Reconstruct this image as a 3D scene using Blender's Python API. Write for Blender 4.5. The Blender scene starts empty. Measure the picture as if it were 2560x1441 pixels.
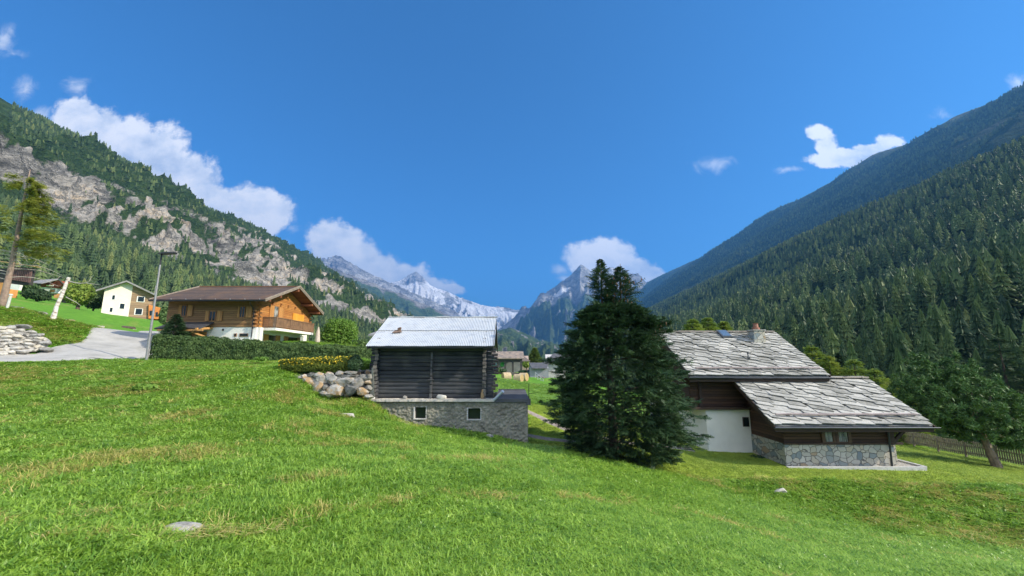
import bpy, math, random
import numpy as np
from mathutils import Vector, Matrix, Euler
R = math.radians
# ------------------------------------------------------------------ camera, sky, sun, exposure
scene = bpy.context.scene
col = scene.collection
FOC = 1050.0
PITCH = math.atan(180 / FOC)
cd = bpy.data.cameras.new('camera'); cam = bpy.data.objects.new('camera', cd); col.objects.link(cam)
cd.sensor_width = 36; cd.lens = 36 * FOC / 2560; cd.clip_start = 0.1; cd.clip_end = 60000
cam.rotation_euler = (math.pi / 2 + PITCH, 0, 0); scene.camera = cam
SUN = Vector((1.17, -0.36, 0.80)).normalized()
SUN_EL = math.asin(SUN.z); SUN_AZ = math.atan2(SUN.x, SUN.y)
sd = bpy.data.lights.new('sun', 'SUN'); sd.energy = 5.0; sd.angle = R(0.5); sd.color = (1.0, 0.92, 0.79)
so = bpy.data.objects.new('sun', sd); col.objects.link(so); so.rotation_euler = SUN.to_track_quat('Z', 'Y').to_euler()
SKY_STRENGTH = 0.15
scene.view_settings.view_transform = 'Standard'; scene.view_settings.look = 'None'
scene.view_settings.exposure = 0.75; scene.view_settings.gamma = 1
scene.render.engine = 'CYCLES'
scene.cycles.max_bounces = 6; scene.cycles.diffuse_bounces = 2; scene.cycles.glossy_bounces = 2
scene.cycles.transmission_bounces = 3; scene.cycles.volume_bounces = 0; scene.cycles.transparent_max_bounces = 6

cp, sp = math.cos(PITCH), math.sin(PITCH)
def P(px, py, Y=None, x=None, z=None):
    """world point seen at photo pixel (px, py) with one world coordinate known"""
    u = (px - 1280) / FOC; t = (720.5 - py) / FOC
    d = (u, cp - t * sp, sp + t * cp)
    k = Y / d[1] if Y is not None else (x / d[0] if x is not None else z / d[2])
    return Vector((k * d[0], k * d[1], k * d[2]))

# ------------------------------------------------------------------ node helpers
class NT:
    def __init__(s, tree): s.t = tree; s.n = tree.nodes; s.l = tree.links
    def new(s, typ, **k):
        n = s.n.new(typ)
        for a, b in k.items(): setattr(n, a, b)
        return n
    def put(s, sock, v):
        if isinstance(v, bpy.types.NodeSocket): s.l.new(v, sock)
        else: sock.default_value = v
    def math(s, op, a, b=0.0, c=0.0, clamp=False):
        n = s.new('ShaderNodeMath', operation=op, use_clamp=clamp)
        s.put(n.inputs[0], a); s.put(n.inputs[1], b); s.put(n.inputs[2], c); return n.outputs[0]
    def vm(s, op, a, b=(0, 0, 0), out=0):
        n = s.new('ShaderNodeVectorMath', operation=op); s.put(n.inputs[0], a); s.put(n.inputs[1], b)
        return n.outputs[out]
    def noise(s, vec, scale, detail=4, rough=0.55, dist=0.0, out=0):
        n = s.new('ShaderNodeTexNoise'); s.put(n.inputs['Vector'], vec); s.put(n.inputs['Scale'], scale)
        n.inputs['Detail'].default_value = detail; n.inputs['Roughness'].default_value = rough; n.inputs['Distortion'].default_value = dist
        return n.outputs[out]
    def ramp(s, f, stops):
        n = s.new('ShaderNodeValToRGB'); s.put(n.inputs[0], f); e = n.color_ramp.elements
        while len(e) < len(stops): e.new(0.5)
        for k, (p, c) in enumerate(stops): e[k].position = p; e[k].color = tuple(c) + (1,) if len(c) == 3 else c
        return n.outputs[0]
    def mix(s, f, a, b, blend='MIX'):
        n = s.new('ShaderNodeMix', data_type='RGBA', blend_type=blend)
        s.put(n.inputs[0], f); s.put(n.inputs[6], a if isinstance(a, bpy.types.NodeSocket) else tuple(a) + (1,)); s.put(n.inputs[7], b if isinstance(b, bpy.types.NodeSocket) else tuple(b) + (1,))
        return n.outputs[2]
    def mr(s, v, a, b, c=0.0, d=1.0, smooth=False):
        n = s.new('ShaderNodeMapRange'); n.clamp = True
        if smooth: n.interpolation_type = 'SMOOTHSTEP'
        for i, q in enumerate((v, a, b, c, d)): s.put(n.inputs[i], q)
        return n.outputs[0]
    def bump(s, h, strength, dist=0.05):
        n = s.new('ShaderNodeBump'); s.put(n.inputs['Height'], h); n.inputs['Strength'].default_value = strength; n.inputs['Distance'].default_value = dist
        return n.outputs[0]

MATS = {}
def newmat(name):
    m = bpy.data.materials.new(name); m.use_nodes = True; nt = NT(m.node_tree)
    b = m.node_tree.nodes['Principled BSDF']; MATS[name] = m
    return m, nt, b
def pos(nt): return nt.new('ShaderNodeNewGeometry').outputs['Position']
def objc(nt): return nt.new('ShaderNodeTexCoord').outputs['Object']
def plain(name, c1, c2=None, scale=3.0, rough=0.8, bump=0.0, bscale=20.0, stretch=(1, 1, 1), metal=0.0, spec=0.4, detail=5, bd=0.03, third=None):
    m, nt, b = newmat(name)
    v = nt.vm('MULTIPLY', pos(nt), stretch)
    if c2 is None: c2 = tuple(x * 0.75 for x in c1)
    n = nt.noise(v, scale, detail, 0.6)
    stops = [(0.32, c2), (0.66, c1)] if third is None else [(0.3, c2), (0.5, c1), (0.7, third)]
    c = nt.ramp(n, stops); nt.put(b.inputs['Base Color'], c)
    b.inputs['Roughness'].default_value = rough; b.inputs['Metallic'].default_value = metal; b.inputs['Specular IOR Level'].default_value = spec
    if bump: nt.put(b.inputs['Normal'], nt.bump(nt.noise(v, bscale, 4, 0.6), bump, bd))
    return m
def boards(name, c1, c2, h=0.15, axis='z', groove=0.10, rough=0.75, streak=(1.2, 1.2, 14), patch=None, bstr=0.8):
    """boards laid across `axis`, every board with its own tone, dark grooves between"""
    m, nt, b = newmat(name); p = pos(nt)
    s = nt.new('ShaderNodeSeparateXYZ'); nt.put(s.inputs[0], p)
    t = nt.math('DIVIDE', s.outputs['XYZ'.index(axis.upper())], h)
    fl = nt.math('FLOOR', t); fr = nt.math('FRACT', t)
    wn = nt.new('ShaderNodeTexWhiteNoise', noise_dimensions='1D'); nt.put(wn.inputs['W'], fl)
    nz = nt.noise(nt.vm('MULTIPLY', p, streak), 1.6, 6, 0.65)
    f = nt.math('ADD', nt.math('MULTIPLY', wn.outputs[0], 0.4), nt.math('MULTIPLY', nz, 0.75))
    c = nt.ramp(f, [(0.3, c2), (0.8, c1)])
    if patch: c = nt.mix(nt.mr(nt.noise(p, 0.9, 3), 0.5, 0.7), c, patch)
    g = nt.math('MULTIPLY', nt.mr(fr, 0.0, groove), nt.mr(fr, 1 - groove, 1.0, 1.0, 0.0))
    c = nt.mix(g, tuple(x * 0.25 for x in c2), c)
    nt.put(b.inputs['Base Color'], c); b.inputs['Roughness'].default_value = rough; b.inputs['Specular IOR Level'].default_value = 0.3
    hgt = nt.math('ADD', g, nt.math('MULTIPLY', nz, 0.35)); nt.put(b.inputs['Normal'], nt.bump(hgt, bstr, 0.03))
    return m
def leafmat(name, c1, c2, c3=None, scale=0.6, trans=0.35, rough=0.6, rnd=0.5, spec=0.25):
    """leaves or needles: tone varies from place to place and from leaf to leaf"""
    m, nt, b = newmat(name); p = pos(nt)
    n = nt.noise(p, scale, 5, 0.7); oi = nt.new('ShaderNodeObjectInfo').outputs['Random']
    f = nt.math('ADD', nt.math('MULTIPLY', n, 1 - rnd * 0.5), nt.math('MULTIPLY', oi, rnd * 0.5))
    c = nt.ramp(f, [(0.3, c2), (0.7, c1)] if c3 is None else [(0.25, c2), (0.5, c1), (0.75, c3)])
    nt.put(b.inputs['Base Color'], c); b.inputs['Roughness'].default_value = rough; b.inputs['Specular IOR Level'].default_value = spec
    if trans:
        tr = nt.new('ShaderNodeBsdfTranslucent'); nt.put(tr.inputs[0], c)
        mx = nt.new('ShaderNodeMixShader'); mx.inputs[0].default_value = trans
        nt.l.new(b.outputs[0], mx.inputs[1]); nt.l.new(tr.outputs[0], mx.inputs[2])
        nt.l.new(mx.outputs[0], m.node_tree.nodes['Material Output'].inputs[0])
    return m

# ------------------------------------------------------------------ world: physical sky with drifting cumulus
w = bpy.data.worlds.new('World'); scene.world = w; w.use_nodes = True
nt = NT(w.node_tree); nt.n.clear()
sky = nt.new('ShaderNodeTexSky', sky_type='NISHITA'); sky.sun_disc = False
sky.sun_elevation = SUN_EL; sky.sun_rotation = SUN_AZ
sky.altitude = 1500; sky.air_density = 1.0; sky.dust_density = 0.35; sky.ozone_density = 2.5
tint = nt.mix(1.0, sky.outputs[0], (0.195, 0.53, 0.755), 'MULTIPLY')
bg1 = nt.new('ShaderNodeBackground'); nt.put(bg1.inputs[0], tint); bg1.inputs[1].default_value = SKY_STRENGTH
d = nt.new('ShaderNodeTexCoord').outputs['Generated']
sx = nt.new('ShaderNodeSeparateXYZ'); nt.put(sx.inputs[0], d)
yy = nt.math('MAXIMUM', sx.outputs[1], 0.02)
q = nt.new('ShaderNodeCombineXYZ'); nt.put(q.inputs[0], nt.math('DIVIDE', sx.outputs[0], yy)); nt.put(q.inputs[1], nt.math('DIVIDE', sx.outputs[2], yy))
q = q.outputs[0]
wn1 = nt.noise(q, 9.0, 6, 0.6, out=1)
warp = nt.vm('MULTIPLY', nt.vm('SUBTRACT', wn1, (0.5, 0.5, 0.5)), (0.075, 0.065, 0.0))
qw = nt.vm('ADD', q, warp)
CL = [  # px, py, rx, ry, weight  (big bank)
 (190, 300, 55, 45, 1), (235, 335, 70, 60, 1), (310, 355, 80, 60, 1), (370, 370, 75, 55, 1), (300, 420, 130, 60, 1), (400, 430, 80, 60, 1), (450, 455, 85, 60, 1),
 (490, 500, 75, 55, 1), (560, 515, 70, 45, 1), (640, 520, 75, 50, 1), (665, 535, 60, 42, 1), (560, 560, 110, 50, 1), (420, 510, 120, 50, 1),
 (820, 595, 48, 42, 1), (845, 620, 60, 42, 1), (885, 640, 60, 40, 1), (940, 668, 65, 38, 1), (1000, 690, 60, 32, 1), (1060, 715, 60, 22, .9), (1110, 730, 40, 16, .9), (930, 632, 18, 11, .7),
 (1470, 640, 50, 36, 1), (1500, 632, 50, 34, 1), (1540, 645, 45, 34, 1), (1590, 685, 50, 26, 1), (1630, 692, 32, 18, .9), (1398, 672, 16, 14, .8), (1405, 697, 20, 9, .8),
 (2045, 330, 30, 22, .9), (2065, 365, 32, 34, .9), (2085, 400, 80, 22, 1), (2110, 378, 40, 20, .9), (2150, 388, 70, 26, 1), (2225, 352, 42, 20, .95), (2180, 365, 60, 18, .9),
 (10, 95, 26, 42, .85), (190, 222, 36, 28, .62), (60, 222, 28, 30, .66), (100, 285, 26, 16, .7), (35, 135, 50, 12, .45), (2555, 205, 22, 26, .8), (1780, 408, 52, 20, .48), (1970, 427, 36, 8, .55), (735, 568, 20, 12, .6), (705, 600, 16, 8, .45), (2350, 285, 30, 14, .42)]
acc = None; thin = None
for (px, py, rx, ry, wt) in CL:
    c0 = P(px, py, Y=1.0); cx = P(px + rx, py, Y=1.0); cy = P(px, py - ry, Y=1.0)
    gk = 1.1 if wt < .9 else (1.22 if px < 1900 else .92); ex, ey = abs(cx.x - c0.x) * gk, abs(cy.z - c0.z) * gk
    dv = nt.vm('MULTIPLY', nt.vm('SUBTRACT', qw, (c0.x, c0.z, 0)), (1 / ex, 1 / ey, 0))
    ln = nt.vm('LENGTH', dv, out=1)
    val = nt.math('MULTIPLY_ADD', ln, -wt * 0.8, wt)
    if wt < .9: thin = val if thin is None else nt.math('SMOOTH_MAX', thin, val, 0.2)
    else: acc = val if acc is None else nt.math('SMOOTH_MAX', acc, val, 0.12)
fb = nt.noise(q, 22.0, 9, 0.66)
fb2 = nt.noise(nt.vm('MULTIPLY', q, (1, 1.6, 1)), 7.0, 5, 0.55)
dens = nt.math('ADD', acc, nt.math('MULTIPLY', nt.math('SUBTRACT', fb, 0.5), 0.9))
alpha = nt.mr(dens, 0.10, 0.42, smooth=True)
thin = nt.math('ADD', thin, nt.math('MULTIPLY', nt.math('SUBTRACT', nt.noise(q, 14.0, 9, 0.72, 1.2), 0.5), 1.5))
alpha = nt.math('MAXIMUM', alpha, nt.math('MULTIPLY', nt.mr(thin, 0.0, 1.0, smooth=True), 0.75))
shade = nt.math('ADD', nt.math('MULTIPLY', fb2, 0.75), nt.math('MULTIPLY', fb, 0.25))
ccol = nt.ramp(shade, [(0.36, (0.52, 0.60, 0.74)), (0.46, (0.76, 0.81, 0.89)), (0.55, (0.95, 0.955, 0.97))])
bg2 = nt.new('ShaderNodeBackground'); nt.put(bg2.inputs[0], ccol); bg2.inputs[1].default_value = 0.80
# bright broken cloud added behind the camera as neutral fill light
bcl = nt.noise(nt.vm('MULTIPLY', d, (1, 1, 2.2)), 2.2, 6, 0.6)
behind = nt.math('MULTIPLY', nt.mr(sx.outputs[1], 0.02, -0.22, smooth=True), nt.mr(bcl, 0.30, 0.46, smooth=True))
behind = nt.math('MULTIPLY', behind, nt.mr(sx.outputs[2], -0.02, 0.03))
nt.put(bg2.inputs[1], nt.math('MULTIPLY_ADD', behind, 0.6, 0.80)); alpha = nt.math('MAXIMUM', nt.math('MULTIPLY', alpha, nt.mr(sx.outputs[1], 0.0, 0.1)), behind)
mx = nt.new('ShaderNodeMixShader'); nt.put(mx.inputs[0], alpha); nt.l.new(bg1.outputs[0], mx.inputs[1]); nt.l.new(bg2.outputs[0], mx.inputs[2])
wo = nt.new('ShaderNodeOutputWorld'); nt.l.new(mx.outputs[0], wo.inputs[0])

# ------------------------------------------------------------------ mesh helpers
ORG = {}
def org(o): return ORG.get(o.name, Vector((0, 0, 0))) if o else Vector((0, 0, 0))
def tag(o, label=None, cat=None, group=None, kind=None):
    if label: o['label'] = label
    if cat: o['category'] = cat
    if group: o['group'] = group
    if kind: o['kind'] = kind
    return o
def thing(name, loc, label, cat, group=None):
    o = bpy.data.objects.new(name, None); o.empty_display_size = 0.2; col.objects.link(o); o.location = loc; ORG[o.name] = Vector(loc)
    return tag(o, label, cat, group)
class MB:
    def __init__(s): s.v = []; s.f = []; s.m = []
    def add(s, vs, fs, mi=0):
        k = len(s.v); s.v += [tuple(a) for a in vs]; s.f += [tuple(i + k for i in f) for f in fs]; s.m += [mi] * len(fs); return s
    def hexa(s, c, mi=0):   # 8 corners: bottom ring 0-3, top ring 4-7
        return s.add(c, [(0, 3, 2, 1), (4, 5, 6, 7), (0, 1, 5, 4), (1, 2, 6, 5), (2, 3, 7, 6), (3, 0, 4, 7)], mi)
    def box(s, x0, x1, y0, y1, z0, z1, mi=0):
        return s.hexa([(x0, y0, z0), (x1, y0, z0), (x1, y1, z0), (x0, y1, z0), (x0, y0, z1), (x1, y0, z1), (x1, y1, z1), (x0, y1, z1)], mi)
    def beam(s, a, b, w, h, mi=0, up=(0, 0, 1)):
        a = Vector(a); b = Vector(b); d = (b - a).normalized(); sd = d.cross(Vector(up))
        if sd.length < 1e-4: sd = Vector((1, 0, 0))
        sd.normalize(); u = sd.cross(d).normalized(); sd *= w / 2; u *= h / 2
        return s.hexa([a - sd - u, a + sd - u, b + sd - u, b - sd - u, a - sd + u, a + sd + u, b + sd + u, b - sd + u], mi)
    def tube(s, pts, rs, n=8, mi=0, cap=True):
        pts = [Vector(p) for p in pts]
        if not isinstance(rs, (list, tuple)): rs = [rs] * len(pts)
        k = len(s.v); pr = None
        for i, p in enumerate(pts):
            d = (pts[min(i + 1, len(pts) - 1)] - pts[max(i - 1, 0)]).normalized()
            if pr is None: pr = d.orthogonal().normalized()
            a = (pr - d * pr.dot(d)).normalized(); pr = a; b = d.cross(a)
            for j in range(n):
                t = 2 * math.pi * j / n; s.v.append(tuple(p + (a * math.cos(t) + b * math.sin(t)) * rs[i]))
        for i in range(len(pts) - 1):
            for j in range(n):
                s.f.append((k + i * n + j, k + i * n + (j + 1) % n, k + (i + 1) * n + (j + 1) % n, k + (i + 1) * n + j)); s.m.append(mi)
        if cap:
            s.f.append(tuple(k + j for j in reversed(range(n)))); s.f.append(tuple(k + (len(pts) - 1) * n + j for j in range(n))); s.m += [mi, mi]
        return s
    def prism(s, poly, ext, mi=0):
        e = Vector(ext); n = len(poly); a = [Vector(p) for p in poly]; b = [p + e for p in a]
        return s.add(a + b, [tuple(reversed(range(n))), tuple(range(n, 2 * n))] + [(i, (i + 1) % n, n + (i + 1) % n, n + i) for i in range(n)], mi)
    def build(s, name, mats, parent=None, origin=None, smooth=False, label=None):
        if not isinstance(mats, (list, tuple)): mats = [mats]
        o0 = org(parent) if parent is not None else Vector(origin or (0, 0, 0))
        me = bpy.data.meshes.new(name)
        me.from_pydata([(a[0] - o0.x, a[1] - o0.y, a[2] - o0.z) for a in s.v], [], s.f)
        for m in mats: me.materials.append(m)
        if len(mats) > 1: me.polygons.foreach_set('material_index', s.m)
        if smooth: me.polygons.foreach_set('use_smooth', [True] * len(me.polygons))
        me.update(); o = bpy.data.objects.new(name, me); col.objects.link(o)
        if parent is not None: o.parent = parent
        else: o.location = o0
        ORG[o.name] = o0
        if label: o['label'] = label
        return o
def npmesh(name, V, F, mats, smooth=True, matidx=None):
    me = bpy.data.meshes.new(name); V = np.asarray(V, dtype=np.float32); F = np.asarray(F, dtype=np.int32)
    me.vertices.add(len(V)); me.vertices.foreach_set('co', V.ravel())
    k = F.shape[1]; me.loops.add(F.size); me.loops.foreach_set('vertex_index', F.ravel())
    me.polygons.add(len(F)); me.polygons.foreach_set('loop_start', np.arange(0, F.size, k, dtype=np.int32)); me.polygons.foreach_set('loop_total', np.full(len(F), k, dtype=np.int32))
    for m in (mats if isinstance(mats, (list, tuple)) else [mats]): me.materials.append(m)
    if matidx is not None: me.polygons.foreach_set('material_index', np.asarray(matidx, dtype=np.int32))
    me.polygons.foreach_set('use_smooth', np.full(len(F), smooth)); me.update(calc_edges=True); me.validate()
    return me
def link(name, me, loc=(0, 0, 0), parent=None):
    o = bpy.data.objects.new(name, me); col.objects.link(o); o.location = loc
    if parent is not None: o.parent = parent
    ORG[o.name] = Vector(loc) if parent is None else org(parent)
    return o
def gridfaces(nr, nc):
    i = np.arange(nr - 1)[:, None] * nc + np.arange(nc - 1)[None, :]; i = i.ravel()
    return np.stack([i, i + 1, i + nc + 1, i + nc], 1)

# numpy value noise
def _h(ix, iy, seed):
    n = (ix * 374761393 + iy * 668265263 + seed * 1442695041) & 0x7fffffff
    n = ((n ^ (n >> 13)) * 1274126177) & 0x7fffffff
    n = ((n ^ (n >> 15)) * 2246822519) & 0x7fffffff
    return ((n ^ (n >> 16)) & 0xffff) / 65535.0
def vnoise(x, y, seed=0):
    x = np.asarray(x, dtype=np.float64); y = np.asarray(y, dtype=np.float64)
    ix = np.floor(x).astype(np.int64); iy = np.floor(y).astype(np.int64); fx = x - ix; fy = y - iy
    fx = fx * fx * (3 - 2 * fx); fy = fy * fy * (3 - 2 * fy)
    a = _h(ix, iy, seed); b = _h(ix + 1, iy, seed); c = _h(ix, iy + 1, seed); dd = _h(ix + 1, iy + 1, seed)
    return (a * (1 - fx) + b * fx) * (1 - fy) + (c * (1 - fx) + dd * fx) * fy
def fbm(x, y, oct=5, seed=0, ridged=False, gain=0.5):
    x = np.asarray(x, dtype=np.float64); y = np.asarray(y, dtype=np.float64)
    s = 0; a = 1; t = 0
    for o in range(oct):
        n = vnoise(x * 2 ** o + 17.3 * o, y * 2 ** o - 9.1 * o, seed + o) * 2 - 1
        if ridged: n = 1 - 2 * np.abs(n)
        s = s + n * a; t += a; a *= gain
    return s / t
def sstep(a, b, x):
    t = np.clip((x - a) / (b - a), 0, 1); return t * t * (3 - 2 * t)

# ------------------------------------------------------------------ terrain (surveyed heights, multiquadric surface)
S = []
def sv(px, py, Y): p = P(px, py, Y=Y); S.append((p.x, p.y, p.z))
for a in [(0, 1441, 4.9), (320, 1441, 5.2), (640, 1441, 5.6), (1280, 1441, 6.0), (1920, 1441, 7.1), (2560, 1441, 9.6),
          (0, 1200, 8.4), (640, 1200, 9.0), (1000, 1200, 10.0), (1280, 1200, 11.3), (0, 1050, 13.5), (320, 1050, 13.5), (640, 1050, 14), (0, 960, 19), (320, 960, 19), (640, 960, 18.5),
          (0, 908, 23.6), (180, 908, 24.6), (350, 903, 26.2), (560, 908, 26.5), (400, 906, 28.2), (560, 910, 28.6), (760, 910, 29.2), (900, 912, 29.6), (450, 903, 31), (760, 908, 32), (740, 955, 19.9), (800, 1004, 19.8), (860, 1004, 20.1), (700, 915, 21.5), (700, 950, 18.6), (800, 1010, 18.3), (880, 1003, 19.9), (925, 1008, 20.6), (960, 1035, 20.6), (1030, 1066, 20.6), (1140, 1081, 20.6), (1240, 1097, 20.7), (1318, 1114, 20.7),
          (1000, 1110, 15.5), (1280, 1150, 15.3), (1480, 1160, 16.9), (1500, 1260, 11.5), (1620, 1183, 17.6), (1700, 1230, 15.0),
          (1345, 1100, 21.9), (1345, 1060, 24.8), (1345, 1020, 29), (1420, 1120, 20.6), (1535, 1140, 20.3), (1600, 1165, 19.3), (1680, 1150, 20.8), (1740, 1118, 25.4), (1767, 1135, 24.4), (1885, 1140, 24.4), (1963, 1172, 21.6), (2100, 1175, 21.6), (2290, 1177, 21.6),
          (1750, 1188, 19.6), (1900, 1192, 19.8), (2050, 1194, 20.0), (2200, 1197, 20.2), (2380, 1203, 20.3), (2560, 1213, 20.5),
          (1750, 1212, 18.5), (1900, 1250, 18.0), (2050, 1284, 17.4), (2200, 1312, 16.9), (2380, 1340, 16.4), (2560, 1366, 16.1),
          (1920, 1350, 11.2), (2200, 1400, 11.6), (2400, 1385, 14.0),
          (2490, 1170, 27), (2300, 1130, 34.0), (2350, 1126, 35.5), (2250, 1130, 32.5), (2275, 1117, 38), (2480, 1156, 30.5), (2420, 1143, 33.5), (2330, 1120, 38.5), (2560, 1172, 29), (2255, 1106, 42), (2300, 1140, 30),
          (1330, 985, 42), (1330, 960, 60), (1300, 957, 66), (1260, 940, 84), (1400, 945, 80), (1500, 960, 60), (1560, 1080, 27),
          (0, 885, 26.3), (110, 868, 28.5), (200, 880, 28.5), (300, 850, 34), (370, 838, 37), (260, 833, 41), (340, 829, 45), (260, 860, 32.5), (120, 838, 31.5), (0, 818, 27.6), (0, 790, 31), (60, 775, 34), (150, 806, 36), (245, 826, 40.5), (160, 815, 33), (0, 775, 36),
          (60, 772, 52), (200, 795, 60), (330, 815, 60), (400, 825, 55), (420, 845, 36), (640, 855, 36), (800, 860, 45), (900, 870, 45),
          (250, 783, 95), (400, 803, 95), (100, 752, 120), (60, 738, 140), (0, 735, 120), (160, 760, 120)]: sv(*a)
S += [(0, 0, -2.5), (-6, 0, -2.1), (-14, 2, -1.9), (8, 0, -3.1), (20, 4, -4.6), (30, 10, -5.6), (-30, 8, -1.2), (-45, 20, 1.0), (0, -20, -2.4), (-40, -20, 0), (40, -20, -5), (38, 22, -7.2),
      (55, 40, -10), (30, 60, -9.5), (50, 80, -12), (20, 120, -9), (5, 110, -3.5), (-30, 100, 2), (0, 200, -10), (60, 200, -14), (-80, 200, 0), (-150, 220, 12), (120, 60, -4), (100, 0, -4), (-60, 60, 7.5), (-90, 45, 12), (-200, 140, 34), (-120, 0, 10),
      (-7.2, 24, -1.6), (-3, 26, -2.2), (-9, 23, -0.45), (-12, 23, -0.35), (-9.6, 27.5, 0.0), (0, 500, -22), (0, 1500, -60), (0, 4000, -120), (-300, 500, 20), (300, 500, -20), (2000, 2000, -100), (-2000, 2000, -100), (6000, 9000, -150), (-6000, 9000, -150), (0, 12000, -150), (3000, -3000, -60), (-3000, -3000, -60)]
S = np.array(S)
KC = 0.9
def _phi(A, B): return np.sqrt(((A[:, None, 0] - B[None, :, 0]) ** 2 + (A[:, None, 1] - B[None, :, 1]) ** 2) + KC * KC)
_M = _phi(S, S); _A = np.vstack([np.hstack([_M, np.ones((len(S), 1))]), np.hstack([np.ones(len(S)), [0]])])
_W = np.linalg.solve(_A, np.concatenate([S[:, 2], [0]]))
def GZ(x, y):
    x = np.atleast_1d(np.asarray(x, dtype=np.float64)); y = np.atleast_1d(np.asarray(y, dtype=np.float64))
    out = np.empty(len(x))
    for i in range(0, len(x), 4000):
        Q = np.stack([x[i:i + 4000], y[i:i + 4000]], 1); out[i:i + 4000] = _phi(Q, S) @ _W[:-1] + _W[-1]
    r = np.hypot(x, y)
    return out + 0.035 * fbm(x * 0.9, y * 0.9, 3, 5) * np.clip(r / 5, 0, 1) + 0.10 * fbm(x * 0.22, y * 0.22, 3, 9)
def gz(x, y): return float(GZ([x], [y])[0])

az = np.concatenate([np.linspace(-180, -62, 30)[:-1], np.linspace(-62, 62, 420), np.linspace(62, 180, 30)[1:]])
rr = np.concatenate([np.linspace(0.5, 4, 8)[:-1], np.geomspace(4, 60, 230), np.geomspace(60, 16000, 90)[1:]])
AZ, RR = np.meshgrid(np.radians(az), rr); X = (RR * np.sin(AZ)).ravel(); Yg = (RR * np.cos(AZ)).ravel()
Zg = GZ(X, Yg)

# ground cover rules shared by ground material, grass and trees
def inside(x, y, poly):
    res = np.zeros(len(x), bool); n = len(poly)
    for i in range(n):
        x0, y0 = poly[i]; x1, y1 = poly[(i + 1) % n]
        c = ((y0 > y) != (y1 > y)) & (x < (x1 - x0) * (y - y0) / (y1 - y0 + 1e-12) + x0); res ^= c
    return res
def poly_px(lst): return [tuple(P(a, b, Y=c)[:2]) for a, b, c in lst]
LAWN = poly_px([(1322, 1116, 20.9), (1420, 1122, 20.2), (1600, 1178, 18.2), (1680, 1190, 19.0), (1900, 1194, 19.6), (2200, 1198, 20.0), (2560, 1214, 20.3)]) + [(36, 21), (40, 27), (27, 44), (10, 33), (5, 33)] + [tuple(P(1318, 1012, Y=30)[:2])]
def seg_dist(x, y, pts):
    best = np.full(len(x), 1e9)
    for (a, b) in zip(pts[:-1], pts[1:]):
        dx, dy = b[0] - a[0], b[1] - a[1]; t = np.clip(((x - a[0]) * dx + (y - a[1]) * dy) / (dx * dx + dy * dy), 0, 1)
        best = np.minimum(best, np.hypot(x - a[0] - t * dx, y - a[1] - t * dy))
    return best
BANK = poly_px([(1680, 1190, 19.4), (1900, 1194, 19.8), (2200, 1199, 20.1), (2380, 1205, 20.3)]) + [(34, 21.5), (33, 15)] + poly_px([(2560, 1375, 15.8), (2380, 1346, 16.2), (2200, 1316, 16.8), (2050, 1288, 17.3), (1900, 1252, 18.0), (1750, 1212, 18.6)])
LEFTHILL = [tuple(P(a, b, Y=c)[:2]) for a, b, c in [(0, 880, 26.8), (110, 860, 28.8), (250, 858, 33), (262, 846, 36), (245, 824, 40.8), (150, 804, 36.5), (60, 772, 35), (0, 768, 36)]] + [(-60, 34), (-55, 22)]
def dryness(x, y):
    x = np.asarray(x); y = np.asarray(y)
    u_ = x * .8 + y * .6; v_ = y * .8 - x * .6; u_, v_ = np.where(x < 3, u_, x * .85 - y * .5), np.where(x < 3, v_, y * .85 + x * .5); n = fbm(u_ * 0.42, v_ * 1.15, 4, 31); n2 = fbm(x * 0.13, y * 0.16, 3, 77)
    left = sstep(-1, -9, x) * sstep(6, 10, y) * sstep(30, 17, y)
    dd = .95 * sstep(0.22, 0.60, n * 0.8 + n2 * 0.35 + 0.30 * left - 0.02)
    dd = np.maximum(dd, 0.95 * inside(x, y, BANK) * sstep(-0.35, 0.15, n))
    dd = np.maximum(dd, 0.85 * inside(x, y, LEFTHILL) * sstep(-0.45, 0.2, n))
    dist = seg_dist(x, y, [tuple(P(a, b, Y=c)[:2]) for a, b, c in [(735, 955, 18.6), (800, 1005, 18.6), (900, 1003, 19.9), (960, 1040, 20.3), (1030, 1068, 20.4)]])
    return np.maximum(dd, sstep(0.7, 0.2, dist) * 0.8)
me = npmesh('ground', np.stack([X, Yg, Zg], 1), gridfaces(len(rr), len(az)), [], True)
at = me.attributes.new('lawn', 'FLOAT', 'POINT'); at.data.foreach_set('value', inside(X, Yg, LAWN).astype(np.float32))
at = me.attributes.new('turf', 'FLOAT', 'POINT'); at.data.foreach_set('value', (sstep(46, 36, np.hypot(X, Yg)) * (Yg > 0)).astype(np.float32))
at = me.attributes.new('dry', 'FLOAT', 'POINT'); at.data.foreach_set('value', dryness(X, Yg).astype(np.float32))
m, nt, b = newmat('meadow_soil'); p = pos(nt)
la = nt.new('ShaderNodeAttribute', attribute_name='lawn').outputs['Fac']; dr = nt.new('ShaderNodeAttribute', attribute_name='dry').outputs['Fac']
n1 = nt.noise(p, 1.1, 6, 0.65); n2 = nt.noise(p, 14.0, 5, 0.7); n3 = nt.noise(p, 70.0, 3, 0.6)
f = nt.math('ADD', nt.math('MULTIPLY', n1, 0.35), nt.math('ADD', nt.math('MULTIPLY', n2, 0.4), nt.math('MULTIPLY', n3, 0.25)))
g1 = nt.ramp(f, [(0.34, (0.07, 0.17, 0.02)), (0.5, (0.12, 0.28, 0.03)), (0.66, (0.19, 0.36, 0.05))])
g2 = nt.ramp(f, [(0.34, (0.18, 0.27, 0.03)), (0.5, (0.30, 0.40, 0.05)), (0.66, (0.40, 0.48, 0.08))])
g3 = nt.ramp(f, [(0.34, (0.13, 0.14, 0.035)), (0.5, (0.28, 0.27, 0.07)), (0.66, (0.46, 0.40, 0.15))])
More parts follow.
